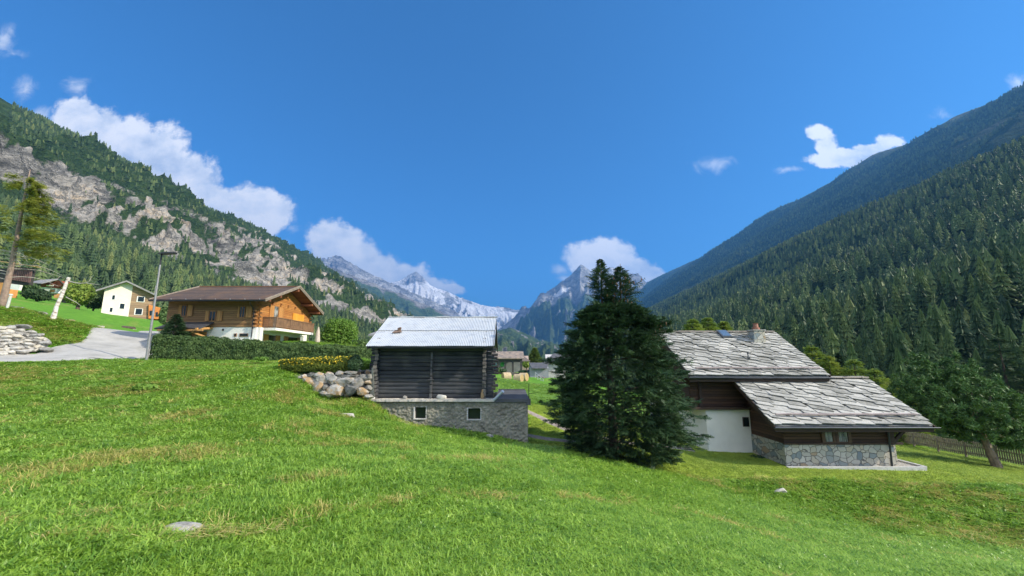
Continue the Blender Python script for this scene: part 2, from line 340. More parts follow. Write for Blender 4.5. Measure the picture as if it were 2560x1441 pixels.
tf = nt.new('ShaderNodeAttribute', attribute_name='turf').outputs['Fac']; g1 = nt.mix(nt.math('MULTIPLY', tf, 0.55), g1, (0.035, 0.065, 0.012)); c = nt.mix(la, g1, g2); c = nt.mix(nt.math('MULTIPLY', dr, 0.75), c, g3)  # soil tone, darkened under the tufts so gaps between blades read dark
nt.put(b.inputs['Base Color'], c); b.inputs['Roughness'].default_value = 0.95; b.inputs['Specular IOR Level'].default_value = 0.1
nt.put(b.inputs['Normal'], nt.bump(nt.math('ADD', n2, n3), 0.7, 0.05)); me.materials.append(m)
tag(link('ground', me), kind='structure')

# strips of road / path laid on the terrain
def strip(name, centre, widths, mat, lift, across=9, step=0.5, kind='structure'):
    pts = []
    for i in range(len(centre) - 1):
        a, b_ = np.array(centre[i]), np.array(centre[i + 1]); n = max(2, int(np.linalg.norm(b_ - a) / step))
        for k in range(n): t = k / n; pts.append(np.append(a + (b_ - a) * t, widths[i] + (widths[i + 1] - widths[i]) * t))
    pts = np.array(pts)
    for _ in range(12): pts[1:-1] = (pts[:-2] + pts[1:-1] * 2 + pts[2:]) / 4
    d = np.gradient(pts[:, :2], axis=0); d /= np.linalg.norm(d, axis=1)[:, None]; nrm = np.stack([-d[:, 1], d[:, 0]], 1)
    u = np.linspace(-0.5, 0.5, across); XX = pts[:, None, :2] + nrm[:, None, :] * (pts[:, None, 2:3] * u[None, :, None])
    xx = XX[..., 0].ravel(); y_ = XX[..., 1].ravel()
    edge = (1 - (2 * np.abs(u)) ** 8)[None, :].repeat(len(pts), 0).ravel()
    z = GZ(xx, y_) + lift * edge - 0.03 * (1 - edge)
    me = npmesh(name, np.stack([xx, y_, z], 1), gridfaces(len(pts), across)[:, ::-1], mat); o = link(name, me)
    if kind: tag(o, kind=kind)
    return pts
asph = plain('worn_asphalt', (0.40, 0.385, 0.35), (0.31, 0.30, 0.27), 0.8, 0.9, 0.5, 60, spec=0.2, bd=0.01, third=(0.45, 0.435, 0.40))
MATS['worn_asphalt'].node_tree.nodes['Principled BSDF'].inputs['Roughness'].default_value = .95
def w2(a): return tuple(P(*a[:2], Y=a[2])[:2])
ROADC = [(-60, 24.2), (-42, 24.8), w2((60, 893, 25.6)), w2((230, 884, 28.6)), w2((330, 862, 33.0)), w2((345, 846, 38)), w2((420, 835, 47)), w2((520, 830, 56))]
ROADW = [4.4, 4.4, 3.6, 6.0, 6.2, 6.0, 4.6, 4.4]
road_pts = strip('road', ROADC, ROADW, asph, 0.09)
tar = plain('tar_seam', (.10, .10, .095), None, 4, .8)
strip('road_seam', [w2((60, 884, 26.6)), w2((150, 883, 27.2)), w2((230, 889, 27.4)), w2((312, 899, 26.9))], [.07] * 4, tar, .094, 3, .4)
gravel = plain('pinkish_gravel', (0.38, 0.33, 0.29), (0.26, 0.22, 0.19), 6, 0.95, 0.5, 50, spec=0.1)
PATHC = [w2((1290, 1036, 27.5)), w2((1345, 1043, 26.5)), w2((1420, 1075, 24.4)), w2((1560, 1112, 23.4)), w2((1700, 1115, 25.2)), w2((1745, 1122, 24.8))]
path_pts = strip('path', PATHC, [0.9, 0.9, 0.9, 0.9, 1.2, 1.4], gravel, 0.05, 5, 0.3)
PATHD = [w2((1320, 1090, 22.4)), w2((1420, 1108, 21.9)), w2((1560, 1118, 22.9))]
path2 = strip('path', PATHD, [0.5, 0.5, 0.5], gravel, 0.05, 5, 0.3)

# ------------------------------------------------------------------ mountains
def rockmat(name, rock, green, rscale=1.0, snow=False, gmix=0.5, bstr=0.9):
    m, nt, b = newmat(name); p = pos(nt)
    veg = nt.new('ShaderNodeAttribute', attribute_name='veg').outputs['Fac']
    s = rscale; st = nt.vm('MULTIPLY', p, (1.0, 0.7, 1.6))
    n1 = nt.noise(st, 0.011 * s, 8, 0.65, 0.6); n2 = nt.noise(st, 0.06 * s, 8, 0.7, 0.4); n3 = nt.noise(p, 0.22 * s, 5, 0.7)
    f = nt.math('ADD', nt.math('MULTIPLY', n1, 0.55), nt.math('ADD', nt.math('MULTIPLY', n2, 0.3), nt.math('MULTIPLY', n3, 0.15)))
    rc = nt.ramp(f, [(0.38, rock[0]), (0.46, rock[1]), (0.52, rock[2]), (0.59, rock[3])])
    vor = nt.new('ShaderNodeTexVoronoi', feature='DISTANCE_TO_EDGE'); nt.put(vor.inputs['Vector'], nt.vm('ADD', nt.vm('MULTIPLY', p, (1, 1.0, 0.55)), nt.vm('MULTIPLY', nt.noise(p, 0.03 * s, 5, 0.7, out=1), (70 / s, 70 / s, 70 / s)))); vor.inputs['Scale'].default_value = 0.035 * s
    crack = nt.mr(vor.outputs[0], 0.0, 0.10); rc = nt.mix(nt.math('MULTIPLY', nt.math('SUBTRACT', 1.0, crack), 0.5), rc, (0.07, 0.075, 0.06))
    gc = nt.ramp(nt.math('ADD', nt.math('MULTIPLY', n2, 0.6), nt.math('MULTIPLY', n3, 0.4)), [(0.38, green[0]), (0.5, green[1]), (0.62, green[2])])
    vm_ = nt.mr(nt.math('ADD', veg, nt.math('MULTIPLY', nt.math('SUBTRACT', nt.math('ADD', nt.math('MULTIPLY', n2, .6), nt.math('MULTIPLY', n3, .4)), 0.5), 2.2)), 0.38, 0.62)
    c = nt.mix(vm_, rc, gc)
    if snow:
        sn = nt.new('ShaderNodeAttribute', attribute_name='snow').outputs['Fac']
        sm = nt.mr(nt.math('ADD', sn, nt.math('MULTIPLY', nt.math('SUBTRACT', f, 0.5), 2.0)), 0.42, 0.58); c = nt.mix(sm, c, (0.86, 0.87, 0.90))
    nt.put(b.inputs['Base Color'], c); b.inputs['Roughness'].default_value = 0.95; b.inputs['Specular IOR Level'].default_value = 0.08
    nt.put(b.inputs['Normal'], nt.bump(nt.math('ADD', nt.math('MULTIPLY', n2, 1.0), nt.math('ADD', nt.math('MULTIPLY', n3, 0.35), nt.math('MULTIPLY', crack, 0.2))), bstr, 14.0 / s)); return m
GREEN = ((0.022, 0.045, 0.016), (0.04, 0.075, 0.022), (0.08, 0.12, 0.04))
M_CLIFF = rockmat('pale_cliff_rock', ((0.08, 0.08, 0.07), (0.25, 0.24, 0.215), (0.46, 0.43, 0.38), (0.66, 0.52, 0.35)), GREEN, 1.0)
M_BLUE = rockmat('forested_slope', ((0.05, 0.07, 0.035), (0.09, 0.11, 0.05), (0.13, 0.145, 0.075), (0.20, 0.19, 0.13)), ((0.014, 0.032, 0.014), (0.025, 0.05, 0.018), (0.05, 0.08, 0.03)), 0.35)
M_ALP = rockmat('alpine_slope', ((0.12, 0.12, 0.11), (0.22, 0.21, 0.20), (0.30, 0.29, 0.27), (0.40, 0.37, 0.33)), ((0.025, 0.055, 0.02), (0.075, 0.12, 0.035), (0.14, 0.17, 0.06)), 0.14)
M_PEAK = rockmat('grey_summit_rock', ((0.15, 0.155, 0.17), (0.28, 0.28, 0.29), (0.42, 0.42, 0.41), (0.55, 0.53, 0.50)), ((0.05, 0.085, 0.04), (0.09, 0.14, 0.055), (0.16, 0.20, 0.08)), 0.10, True, bstr=1.0)

def set_attr(me, name, val):
    a = me.attributes.new(name, 'FLOAT', 'POINT'); a.data.foreach_set('value', np.asarray(val, dtype=np.float32).ravel())
def valley_side(name, side, rows, ys, mult, mat, nrow, crag, vegf, spur=20.0, seed=0, jag=2.0):
    rows = np.array(rows, dtype=float); cum = np.concatenate([[0], np.cumsum(np.hypot(np.diff(rows[:, 0]), np.diff(rows[:, 1])))])
    s = np.linspace(0, cum[-1], nrow); W = np.interp(s, cum, rows[:, 0]); Z = np.interp(s, cum, rows[:, 1])
    k = 5; Wp = np.pad(W, k, 'edge'); Zp = np.pad(Z, k, 'edge'); W = np.convolve(Wp, np.ones(2 * k + 1) / (2 * k + 1), 'valid'); Z = np.convolve(Zp, np.ones(2 * k + 1) / (2 * k + 1), 'valid')
    WW, YY = np.meshgrid(W, ys); ZZ = np.meshgrid(Z, ys)[0]; top = Z.max(); h = np.clip(ZZ / top, 0, 1)
    mm = mult(ys)[:, None]; ZZ = np.where(ZZ > 0, ZZ * mm, ZZ)
    th = np.arctan2(np.gradient(ZZ, axis=1), np.gradient(WW, axis=1) + 1e-6)
    env = sstep(0, 0.12, h)
    cr, vg = crag(WW, YY, ZZ, h), None
    D = spur * fbm(YY / (spur * 11), WW / (spur * 22), 4, seed, True) * env * sstep(1.0, 0.8, h) + cr
    J = jag * fbm(YY / (jag * 9), WW / (jag * 9), 4, seed + 3) * env
    XX = side * (WW - np.sin(th) * D); ZZ = ZZ + np.cos(th) * D + J
    V = np.stack([XX, YY, ZZ], -1); F = gridfaces(len(ys), nrow)
    if side > 0: F = F[:, ::-1]
    me = npmesh(name, V.reshape(-1, 3), F, mat); veg = vegf(WW, YY, ZZ, h); set_attr(me, 'veg', veg)
    tag(link(name, me), kind='structure'); return V, W, ys, veg
def sample(V, veg, n, ymin, ymax, rng, power=1.0, keep=0.5, slopejit=0.0):
    """random points on a lofted slope where trees grow; evenly spread on the ground"""
    ys = V[:, :, 1].mean(1); y = ymin + (ymax - ymin) * rng.random(n) ** power
    iy = np.interp(y, ys, np.arange(len(ys))); ws = np.abs(V[:, :, 0]).mean(0); ws = np.maximum.accumulate(ws + np.arange(len(ws)) * 1e-6)
    wv = ws[0] + (ws[-1] - ws[0]) * rng.random(n); iw = np.interp(wv, ws, np.arange(len(ws)))
    i0 = np.clip(iy.astype(int), 0, V.shape[0] - 2); j0 = np.clip(iw.astype(int), 0, V.shape[1] - 2); fy = (iy - i0)[:, None]; fw = (iw - j0)[:, None]
    p = (V[i0, j0] * (1 - fy) + V[i0 + 1, j0] * fy) * (1 - fw) + (V[i0, j0 + 1] * (1 - fy) + V[i0 + 1, j0 + 1] * fy) * fw
    ok = rng.random(n) < np.clip((veg[i0, j0] - keep) * 2.0 + 0.0, 0, 1); return p[ok]
SC = 1.3
def crestfn(ctrl):
    ctrl = sorted(ctrl); a, b_ = zip(*ctrl); return lambda y: np.interp(y, a, b_)
def ratio_ctrl(pts, wc, hc):
    out = []
    for px, py in pts:
        q_ = P(px, py, Y=1.0); out.append((wc / abs(q_.x), (q_.z / abs(q_.x)) * wc / hc))
    return out
# left valley side: forest, pale cliffs, forest on top
L1rows = [(90 * SC, -2), (165 * SC, 20 * SC), (250 * SC, 58 * SC), (380 * SC, 108 * SC), (470 * SC, 140 * SC), (560 * SC, 205 * SC), (680 * SC, 292 * SC), (850 * SC, 425 * SC), (1000 * SC, 440 * SC), (1150 * SC, 380 * SC)]
wc, hc = 850 * SC, 425 * SC
ctl = ratio_ctrl([(0, 245), (150, 318), (300, 395), (450, 482), (600, 557), (700, 622), (745, 655), (800, 682), (860, 712), (920, 748), (960, 775)], wc, hc) + [(4600, .62), (5200, 0.25), (100, 1.0)]
mL = crestfn(ctl)
LBY, LBV = (450, 650, 1000, 1500, 3000), (.335, .285, .215, .17, .15)
def cragL(W, Y, Z, h):
    r = Z / W; nb = 0.045 * fbm(Y / 260, W / 200, 4, 41)
    lb = np.interp(Y, LBY, LBV); band = sstep(lb - .03, lb + .02, r + nb) * sstep(0.48, 0.42, r + nb)
    yy = Y / (1 + Y / 4500)
    c = 46 * fbm(yy / 62 + W / 150, W / 110, 5, 12, True) + 26 * fbm(yy / 24 - W / 90, W / 34 + Y / 60, 5, 14, True) + 9 * fbm(yy / 9, W / 9, 3, 18, True)
    st = np.abs(((W / 34 + 1.2 * fbm(yy / 60, W / 60, 3, 19)) % 1.0) - 0.5) * 14
    return band * (c + st) + 2.0 * fbm(Y / 12, W / 12, 3, 15)
def vegL(W, Y, Z, h):
    r = Z / W; nb = 0.05 * fbm(Y / 200, W / 160, 4, 41) + 0.02 * fbm(Y / 45, W / 45, 3, 44)
    lb = np.interp(Y, LBY, LBV); low = sstep(lb + .02, lb - .03, r + nb); up = sstep(0.415, 0.455, r + nb * 1.6)
    gully = sstep(.24, .5, fbm(Y / 50 + W / 150, W / 230, 4, 66)); patch = np.maximum(np.maximum(sstep(0.10, 0.34, fbm(Y / 80 + W / 160, W / 65, 5, 61)), gully), sstep(.16, .34, fbm(Y / 34 - W / 60, W / 26, 4, 63))) * 0.85
    v = np.maximum(np.maximum(low, up), patch)
    return v
ysL = np.geomspace(90, 5200, 760)
VL, _, _, vegLa = valley_side('left_mountain', -1, L1rows, ysL, mL, M_CLIFF, 300, cragL, vegL, 26, 3, 3.0)
# right near spur, forested
R1rows = [(44, -13), (70, -12), (120, 0), (250, 38), (400, 100), (520, 172), (640, 245), (740, 308), (800, 346), (860, 348), (960, 300)]
ctl = ratio_ctrl([(2560, 352), (2450, 398), (2330, 455), (2240, 492), (2100, 548), (2000, 592), (1900, 640), (1800, 690), (1700, 738), (1640, 768)], 800, 346) + [(3000, 0.4), (30, 1.0)]
VR, _, _, vegRa = valley_side('right_spur', 1, R1rows, np.geomspace(24, 3000, 420), crestfn(ctl), M_BLUE, 170, lambda W, Y, Z, h: 3.0 * fbm(Y / 30, W / 30, 4, 71), lambda W, Y, Z, h: np.ones_like(W) * 1.6, 22, 8, 2.0)
# right big ridge
R2rows = [(480, -30), (900, 250), (1300, 520), (1700, 795), (2100, 1080), (2400, 1290), (2500, 1362), (2750, 1300), (3000, 1150)]
ctl = ratio_ctrl([(2560, 215), (2480, 250), (2400, 282), (2300, 345), (2200, 375), (2150, 410), (2100, 440), (2000, 495), (1900, 560), (1800, 620), (1700, 665), (1620, 703)], 2500, 1362) + [(100, 1.0), (9000, .75), (10200, .4)]
def vegR2(W, Y, Z, h): return np.clip(1.0 - 0.55 * sstep(0.80, 0.98, h) - 0.55 * sstep(0.2, 0.45, fbm(Y / 500 + W / 300, W / 220, 4, 84)), 0, 1)
VR2, _, _, vegR2a = valley_side('right_mountain', 1, R2rows, np.geomspace(300, 10200, 420), crestfn(ctl), M_BLUE, 220, lambda W, Y, Z, h: 16.0 * fbm(Y / 160, W / 160, 5, 81, True) * sstep(1.0, .9, h), vegR2, 90, 21, 9.0)

def loft(name, rows, ncol, nrow, amp, freq, mat, vegf, snowf=None, seed=0, crest=2, jag=4.0, pw=1.0):
    """rows: (Y, [(px, py), ...]) from the foot to the crest and down the back"""
    x0 = min(a for a, _ in rows[0][1]); x1 = max(a for a, _ in rows[0][1]); cols = np.linspace(x0, x1, ncol); L = []
    for Yr, pts in rows:
        a, b_ = zip(*pts); pyv = np.interp(cols, a, b_); L.append(np.array([tuple(P(cx, cy, Y=Yr)) for cx, cy in zip(cols, pyv)]))
    L = np.array(L); t = np.linspace(0, len(rows) - 1, nrow); i0 = np.clip(t.astype(int), 0, len(rows) - 2); f = t - i0
    V = L[i0] * (1 - f)[:, None, None] + L[i0 + 1] * f[:, None, None]
    tt = t[:, None] / crest; env = np.clip(np.minimum(tt * 2.5, (1 - tt) * 2.2), 0, 1); env = np.where(tt > 1, 0.3, env)
    Cc = np.broadcast_to(cols[None, :], (nrow, ncol)); T = np.broadcast_to(tt, (nrow, ncol))
    Wp = 6 * fbm(Cc / 60, T * 2, 3, seed + 5)
    D = amp * (fbm((Cc + Wp * 4) / freq + T * 0.8, T * 1.1, 5, seed, True) * 0.7 + 0.5 * fbm((Cc + Wp) / (freq * 0.35), T * 4, 5, seed + 9, True))
    V[..., 2] += D * env + jag * fbm(Cc / 5, T * 30, 4, seed + 2) ; V[..., 1] -= D * env * 0.8
    me = npmesh(name, V.reshape(-1, 3), gridfaces(nrow, ncol), mat); veg = vegf(V, T, Cc); set_attr(me, 'veg', veg); set_attr(me, 'snow', snowf(V, T, Cc) if snowf else np.zeros(V.shape[:2]))
    tag(link(name, me), kind='structure'); return V
loft('snow_peaks', [(7600, [(850, 895), (1500, 900)]), (8800, [(850, 780), (1000, 790), (1100, 800), (1200, 835), (1300, 850), (1500, 850)]),
    (10000, [(850, 740), (960, 712), (1000, 702), (1022, 688), (1040, 679), (1055, 690), (1075, 712), (1095, 722), (1120, 730), (1150, 745), (1175, 752), (1200, 762), (1240, 769), (1280, 776), (1318, 774), (1340, 770), (1500, 800)]), (11800, [(850, 900), (1500, 900)])],
    360, 130, 260, 46, M_PEAK, lambda V, T, C: np.zeros(T.shape), lambda V, T, C: 0.98 * sstep(0.24, 0.42, T + 0.22 * fbm(C / 40, T * 5, 4, 5)) * sstep(-0.46, -0.26, fbm(C / 45, T * 6, 5, 91)) * (1 - .62 * np.exp(-((C - 1035) / 42) ** 2) * sstep(.72, .9, T)), 31, jag=10)
loft('grey_peak', [(5900, [(640, 895), (1200, 895)]), (6700, [(640, 700), (800, 730), (900, 760), (1000, 790), (1100, 830), (1200, 880)]),
    (7500, [(640, 640), (740, 640), (790, 656), (812, 648), (830, 646), (848, 638), (862, 648), (890, 664), (910, 675), (960, 700), (1010, 724), (1060, 742), (1100, 760), (1150, 790), (1200, 850)]), (8800, [(640, 900), (1200, 900)])],
    300, 110, 190, 30, M_PEAK, lambda V, T, C: sstep(0.7, 0.4, T), lambda V, T, C: 0.35 * sstep(.7, 1, T), 37, jag=9)
loft('green_shoulder', [(3300, [(380, 897), (1290, 899)]), (4300, [(380, 760), (700, 770), (900, 800), (1050, 830), (1200, 872), (1290, 893)]),
    (5400, [(380, 560), (560, 546), (620, 572), (680, 598), (740, 634), (800, 660), (870, 686), (950, 716), (1040, 752), (1100, 778), (1150, 803), (1200, 850), (1290, 885)]), (6000, [(380, 640), (1290, 895)])],
    330, 120, 120, 60, M_ALP, lambda V, T, C: np.clip(0.98 - 0.9 * sstep(0.86, 0.99, T + 0.09 * fbm(C / 30, T * 8, 4, 8)), 0, 1), None, 43, jag=3)
loft('pyramid_peak', [(4200, [(1120, 903), (2100, 903)]), (5600, [(1120, 890), (1240, 868), (1300, 850), (1400, 808), (1500, 790), (1600, 800), (1800, 800), (2100, 860)]),
    (7000, [(1120, 880), (1200, 850), (1240, 828), (1262, 812), (1290, 790), (1305, 772), (1320, 776), (1345, 745), (1368, 730), (1395, 712), (1425, 690), (1438, 676), (1452, 662), (1464, 668), (1478, 680), (1500, 676), (1530, 668), (1560, 676), (1600, 693), (1650, 735), (1750, 770), (2100, 820)]), (8600, [(1120, 905), (2100, 905)])],
    460, 160, 330, 52, M_PEAK, lambda V, T, C: np.clip(0.95 * sstep(0.80, 0.56, T + 0.14 * fbm(C / 40, T * 3, 4, 77)) - .9 * sstep(.25, .45, fbm(C / 14, T * 12, 4, 79)) * (T < .5), 0, 1),
    lambda V, T, C: 0.85 * np.exp(-((C - 1405) / 22) ** 2 - ((T - 0.83) / 0.055) ** 2) + 0.30 * sstep(0.75, 0.95, T), 53, jag=10)
loft('forested_foothill', [(1300, [(1080, 910), (1700, 912)]), (2300, [(1080, 880), (1230, 872), (1300, 880), (1420, 890), (1700, 895)]),
    (3400, [(1080, 862), (1180, 846), (1240, 828), (1275, 820), (1310, 832), (1345, 852), (1400, 862), (1450, 872), (1700, 885)]), (4000, [(1080, 905), (1700, 905)])],
    260, 100, 75, 50, M_ALP, lambda V, T, C: np.clip(1.0 - 1.0 * sstep(.22, .4, fbm(C / 16, T * 7, 4, 99)), 0, 1), None, 61, jag=5)

# ------------------------------------------------------------------ conifers
def cone_tree(seed, H, Rm, base=0.1, whorls=14, per=6, sub=2, droop=0.25, up=0.0, shape=0.8, gap=0.0, wid=0.34, top=0.02):
    """crown triangles of a conifer, unit: metres, foot at 0"""
    rg = random.Random(seed); V = []; F = []
    for k in range(whorls):
        t = (k + rg.uniform(-.3, .3)) / whorls; z = H * (base + (1 - base - top) * t); L = Rm * max(0.06, (1 - t)) ** shape * rg.uniform(0.75, 1.12)
        if t < 0.12: L *= 0.8
        th0 = rg.uniform(0, 6.28)
        for j in range(per):
            if rg.random() < gap: continue
            th = th0 + 6.283 * (j + rg.uniform(-.3, .3)) / per; l = L * rg.uniform(0.65, 1.15); dx, dy = math.cos(th), math.sin(th); sx_, sy_ = -dy, dx
            zd = -droop * l * rg.uniform(.6, 1.3) + up * l; z0 = z + rg.uniform(-.3, .3) * H / whorls
            def sp(u): return (dx * l * u, dy * l * u, z0 + zd * u ** 1.4)
            k0 = len(V); a = sp(1.0); V += [sp(0.0), (a[0], a[1], a[2]), (dx * l * .5 + sx_ * wid * .32 * l, dy * l * .5 + sy_ * wid * .32 * l, z0 + zd * .4), (dx * l * .5 - sx_ * wid * .32 * l, dy * l * .5 - sy_ * wid * .32 * l, z0 + zd * .4)]
            F += [(k0, k0 + 3, k0 + 1), (k0, k0 + 1, k0 + 2)]
            for i in range(sub):
                u = 0.25 + 0.65 * (i + rg.random() * .6) / sub
                for sg in (-1, 1):
                    q0 = sp(u); q1 = sp(min(1, u + 0.28)); o = wid * l * rg.uniform(.7, 1.3) * (1.15 - u * .6); k1 = len(V)
                    V += [q0, q1, (q1[0] + sg * sx_ * o + dx * l * .08, q1[1] + sg * sy_ * o + dy * l * .08, q1[2] - o * rg.uniform(0.1, 0.7))]
                    F += [(k1, k1 + 1, k1 + 2)]
    k0 = len(V); V += [(-.03 * H * .3, 0, H * .86), (.03 * H * .3, 0, H * .86), (0, 0, H)]; F += [(k0, k0 + 1, k0 + 2)]
    return V, F
def tier_tree(seed, H, Rm, tiers=7, ring=11, base=.06, shape=.85, droop=.5, ragged=.32):
    rg = random.Random(seed); V = []; F = []
    for k in range(tiers):
        t0 = (k + rg.uniform(-.18, .18)) / tiers if k else 0; zt_ = H * (base + (1 - base) * min(1, t0 + 1.75 / tiers)); zb_ = H * (base + (1 - base) * t0); R0 = Rm * max(.10, 1 - t0) ** shape * rg.uniform(.86, 1.1); k0 = len(V); ph = rg.uniform(0, 6.283)
        V.append((rg.uniform(-.04, .04) * Rm, rg.uniform(-.04, .04) * Rm, min(H, zt_)))
        n2 = ring * 2
        for j in range(n2):
            th = ph + 6.2832 * (j + rg.uniform(-.25, .25)) / n2; out = R0 * (rg.uniform(.85, 1.15) if j % 2 == 0 else rg.uniform(1 - ragged * 1.6, 1 - ragged)); V.append((math.cos(th) * out, math.sin(th) * out, zb_ + (-droop * R0 * .25 if j % 2 == 0 else droop * R0 * .28) + rg.uniform(-.1, .1)))
        for j in range(n2): F.append((k0, k0 + 1 + j, k0 + 1 + (j + 1) % n2))
    return V, F
bark = plain('grey_brown_bark', (0.16, 0.12, 0.09), (0.08, 0.06, 0.05), 5, 0.9, 0.8, 14, (1, 1, 0.3), spec=0.1)
M_DARK = leafmat('dark_needles', (0.065, 0.115, 0.042), (0.03, 0.06, 0.026), (0.10, 0.155, 0.05), 0.02, 0.22, 0.6, 0.9)
M_LARCH = leafmat('larch_needles', (0.13, 0.22, 0.045), (0.06, 0.12, 0.03), (0.20, 0.26, 0.06), 0.25, 0.35, 0.6, 0.9)
M_LARCH2 = leafmat('pale_wood_needles', (0.17, 0.22, 0.07), (0.09, 0.13, 0.045), (0.22, 0.26, 0.08), 0.02, 0.25, 0.6, 1.2)
M_MIXED = leafmat('valley_wood_needles', (0.11, 0.175, 0.055), (0.05, 0.09, 0.033), (0.17, 0.23, 0.07), 0.02, 0.25, 0.6, 1.2)
def trunk_mb(H, r, lean=(0, 0), z0=-0.4, n=7):
    return MB().tube([(0, 0, z0), (lean[0] * .3, lean[1] * .3, H * .3), (lean[0] * .7, lean[1] * .7, H * .65), (lean[0], lean[1], H * .95)], [r * 1.25, r, r * .6, r * .15], n)
def proto_coll(name, metas):
    c = bpy.data.collections.new(name)
    for i, (V, F, mt) in enumerate(metas):
        me = npmesh('%s_%02d' % (name, i), V, F, mt, False); o = bpy.data.objects.new('%s_%02d' % (name, i), me); c.objects.link(o)
    return c
def scatter(name, pts, coll, idx, scl, rot, kind='stuff', label=None, cat=None, parent=None):
    me = bpy.data.meshes.new(name); n = len(pts); me.vertices.add(n); me.vertices.foreach_set('co', np.asarray(pts, dtype=np.float32).ravel())
    a = me.attributes.new('pick', 'INT', 'POINT'); a.data.foreach_set('value', np.asarray(idx, dtype=np.int32))
    a = me.attributes.new('scl', 'FLOAT_VECTOR', 'POINT'); a.data.foreach_set('vector', np.asarray(scl, dtype=np.float32).ravel())
    a = me.attributes.new('rot', 'FLOAT_VECTOR', 'POINT'); a.data.foreach_set('vector', np.asarray(rot, dtype=np.float32).ravel())
    me.update(); o = bpy.data.objects.new(name, me); col.objects.link(o)
    ng = bpy.data.node_groups.new(name + '_scatter', 'GeometryNodeTree'); ng.interface.new_socket('Geometry', in_out='INPUT', socket_type='NodeSocketGeometry'); ng.interface.new_socket('Geometry', in_out='OUTPUT', socket_type='NodeSocketGeometry')
    gi = ng.nodes.new('NodeGroupInput'); go = ng.nodes.new('NodeGroupOutput'); ip = ng.nodes.new('GeometryNodeInstanceOnPoints'); ci = ng.nodes.new('GeometryNodeCollectionInfo')
    ci.inputs[0].default_value = coll; ci.inputs['Separate Children'].default_value = True; ci.inputs['Reset Children'].default_value = True
    def na(nm, t): q_ = ng.nodes.new('GeometryNodeInputNamedAttribute'); q_.data_type = t; q_.inputs[0].default_value = nm; return q_.outputs[0]
    ng.links.new(gi.outputs[0], ip.inputs['Points']); ng.links.new(ci.outputs[0], ip.inputs['Instance']); ip.inputs['Pick Instance'].default_value = True
    ng.links.new(na('pick', 'INT'), ip.inputs['Instance Index']); ng.links.new(na('scl', 'FLOAT_VECTOR'), ip.inputs['Scale'])
    e2r = ng.nodes.new('FunctionNodeEulerToRotation'); ng.links.new(na('rot', 'FLOAT_VECTOR'), e2r.inputs[0]); ng.links.new(e2r.outputs[0], ip.inputs['Rotation'])
    ng.links.new(ip.outputs[0], go.inputs[0]); md = o.modifiers.new('scatter', 'NODES'); md.node_group = ng
    tag(o, label, cat, None, kind)
    return o
rng = np.random.default_rng(7)
def rots(n): r_ = np.zeros((n, 3)); r_[:, 2] = rng.random(n) * 6.283; return r_
# slopes -> points
pL = sample(VL, vegLa, 60000, 95, 3300, rng, 1.25, 0.5)
pR = sample(VR, vegRa, 42000, 26, 2900, rng, 1.35, 0.5)
pR2 = sample(VR2, vegR2a, 60000, 1200, 9000, rng, 1.3, 0.5)
extra = []      # bottom of the valley between the houses and the slopes
for _ in range(900):
    x = rng.uniform(-300, 60); y = rng.uniform(230, 1100)
    if x < -0.10 * y: extra.append((x, y))
for _ in range(300):
    x = rng.uniform(46, 130); y = rng.uniform(30, 320); extra.append((x, y))
ex = np.array(extra); ex = np.column_stack([ex, GZ(ex[:, 0], ex[:, 1])])
allp = np.vstack([pL, pR, ex]); dist = np.linalg.norm(allp, axis=1)
pxs = 1280 + 1050 * allp[:, 0] / allp[:, 1] * 1.02
near_red = (allp[:, 0] < -90) & (allp[:, 1] < 175) & (allp[:, 2] < 30)
vis = (pxs > -120) & (pxs < 2700) & ~near_red
allp = allp[vis]; dist = dist[vis]
hh = rng.uniform(0.5, 1.25, len(allp)) * (1 - 0.25 * sstep(900, 1600, dist)) * (1 + .3 * sstep(60, 160, allp[:, 0]) * sstep(700, 200, dist))
order = np.argsort(-hh / dist); near = order[:270]; far = order[270:]
lo = []
for i in range(8):
    V, F = tier_tree(100 + i, 12.5, 2.7 + .4 * (i % 3), 6, 6, .04, .58 + .12 * (i % 2), .7, .42); lo.append((V, F, M_DARK if i < 4 else (M_LARCH2 if i == 7 else M_MIXED)))
LOC = proto_coll('wood_tree', lo)
n = len(far); s_ = hh[far]; scl = np.stack([s_ * rng.uniform(.85, 1.2, n), s_ * rng.uniform(.85, 1.2, n), s_], 1)
left = allp[far][:, 0] < 0
scatter('forest', allp[far] - (0, 0, .5), LOC, rng.integers(0, 8, n), scl, rots(n), 'stuff', 'dense conifer forest covering the lower slopes on both sides of the valley', 'forest')
n = len(pR2); s_ = rng.uniform(.8, 1.5, n); scatter('forest', pR2 - (0, 0, 1), LOC, rng.integers(0, 4, n), np.stack([s_ * 1.5, s_ * 1.5, s_], 1), rots(n), 'stuff', 'far forest on the tall hazy ridge at the right', 'forest')
protos = []
for i in range(7):
    H = 14; V, F = tier_tree(300 + i, H, 2.3 + .3 * (i % 3), 11, 9, .07, .68 + .1 * (i % 3), .6, .36); V2, F2 = cone_tree(300 + i, H, 3.0 + .3 * (i % 3), 0.07, 20, 9, 2, 0.22, 0, 0.68 + .1 * (i % 3), 0.05, .34); F = F + [tuple(q + len(V) for q in f_) for f_ in F2]; V = V + V2
    cm = npmesh('crown', V, F, [M_DARK, M_MIXED, M_MIXED][i % 3], False); tb = trunk_mb(H, .16)
    tm = bpy.data.meshes.new('trunk'); tm.from_pydata(tb.v, [], tb.f); tm.materials.append(bark); protos.append((cm, tm))
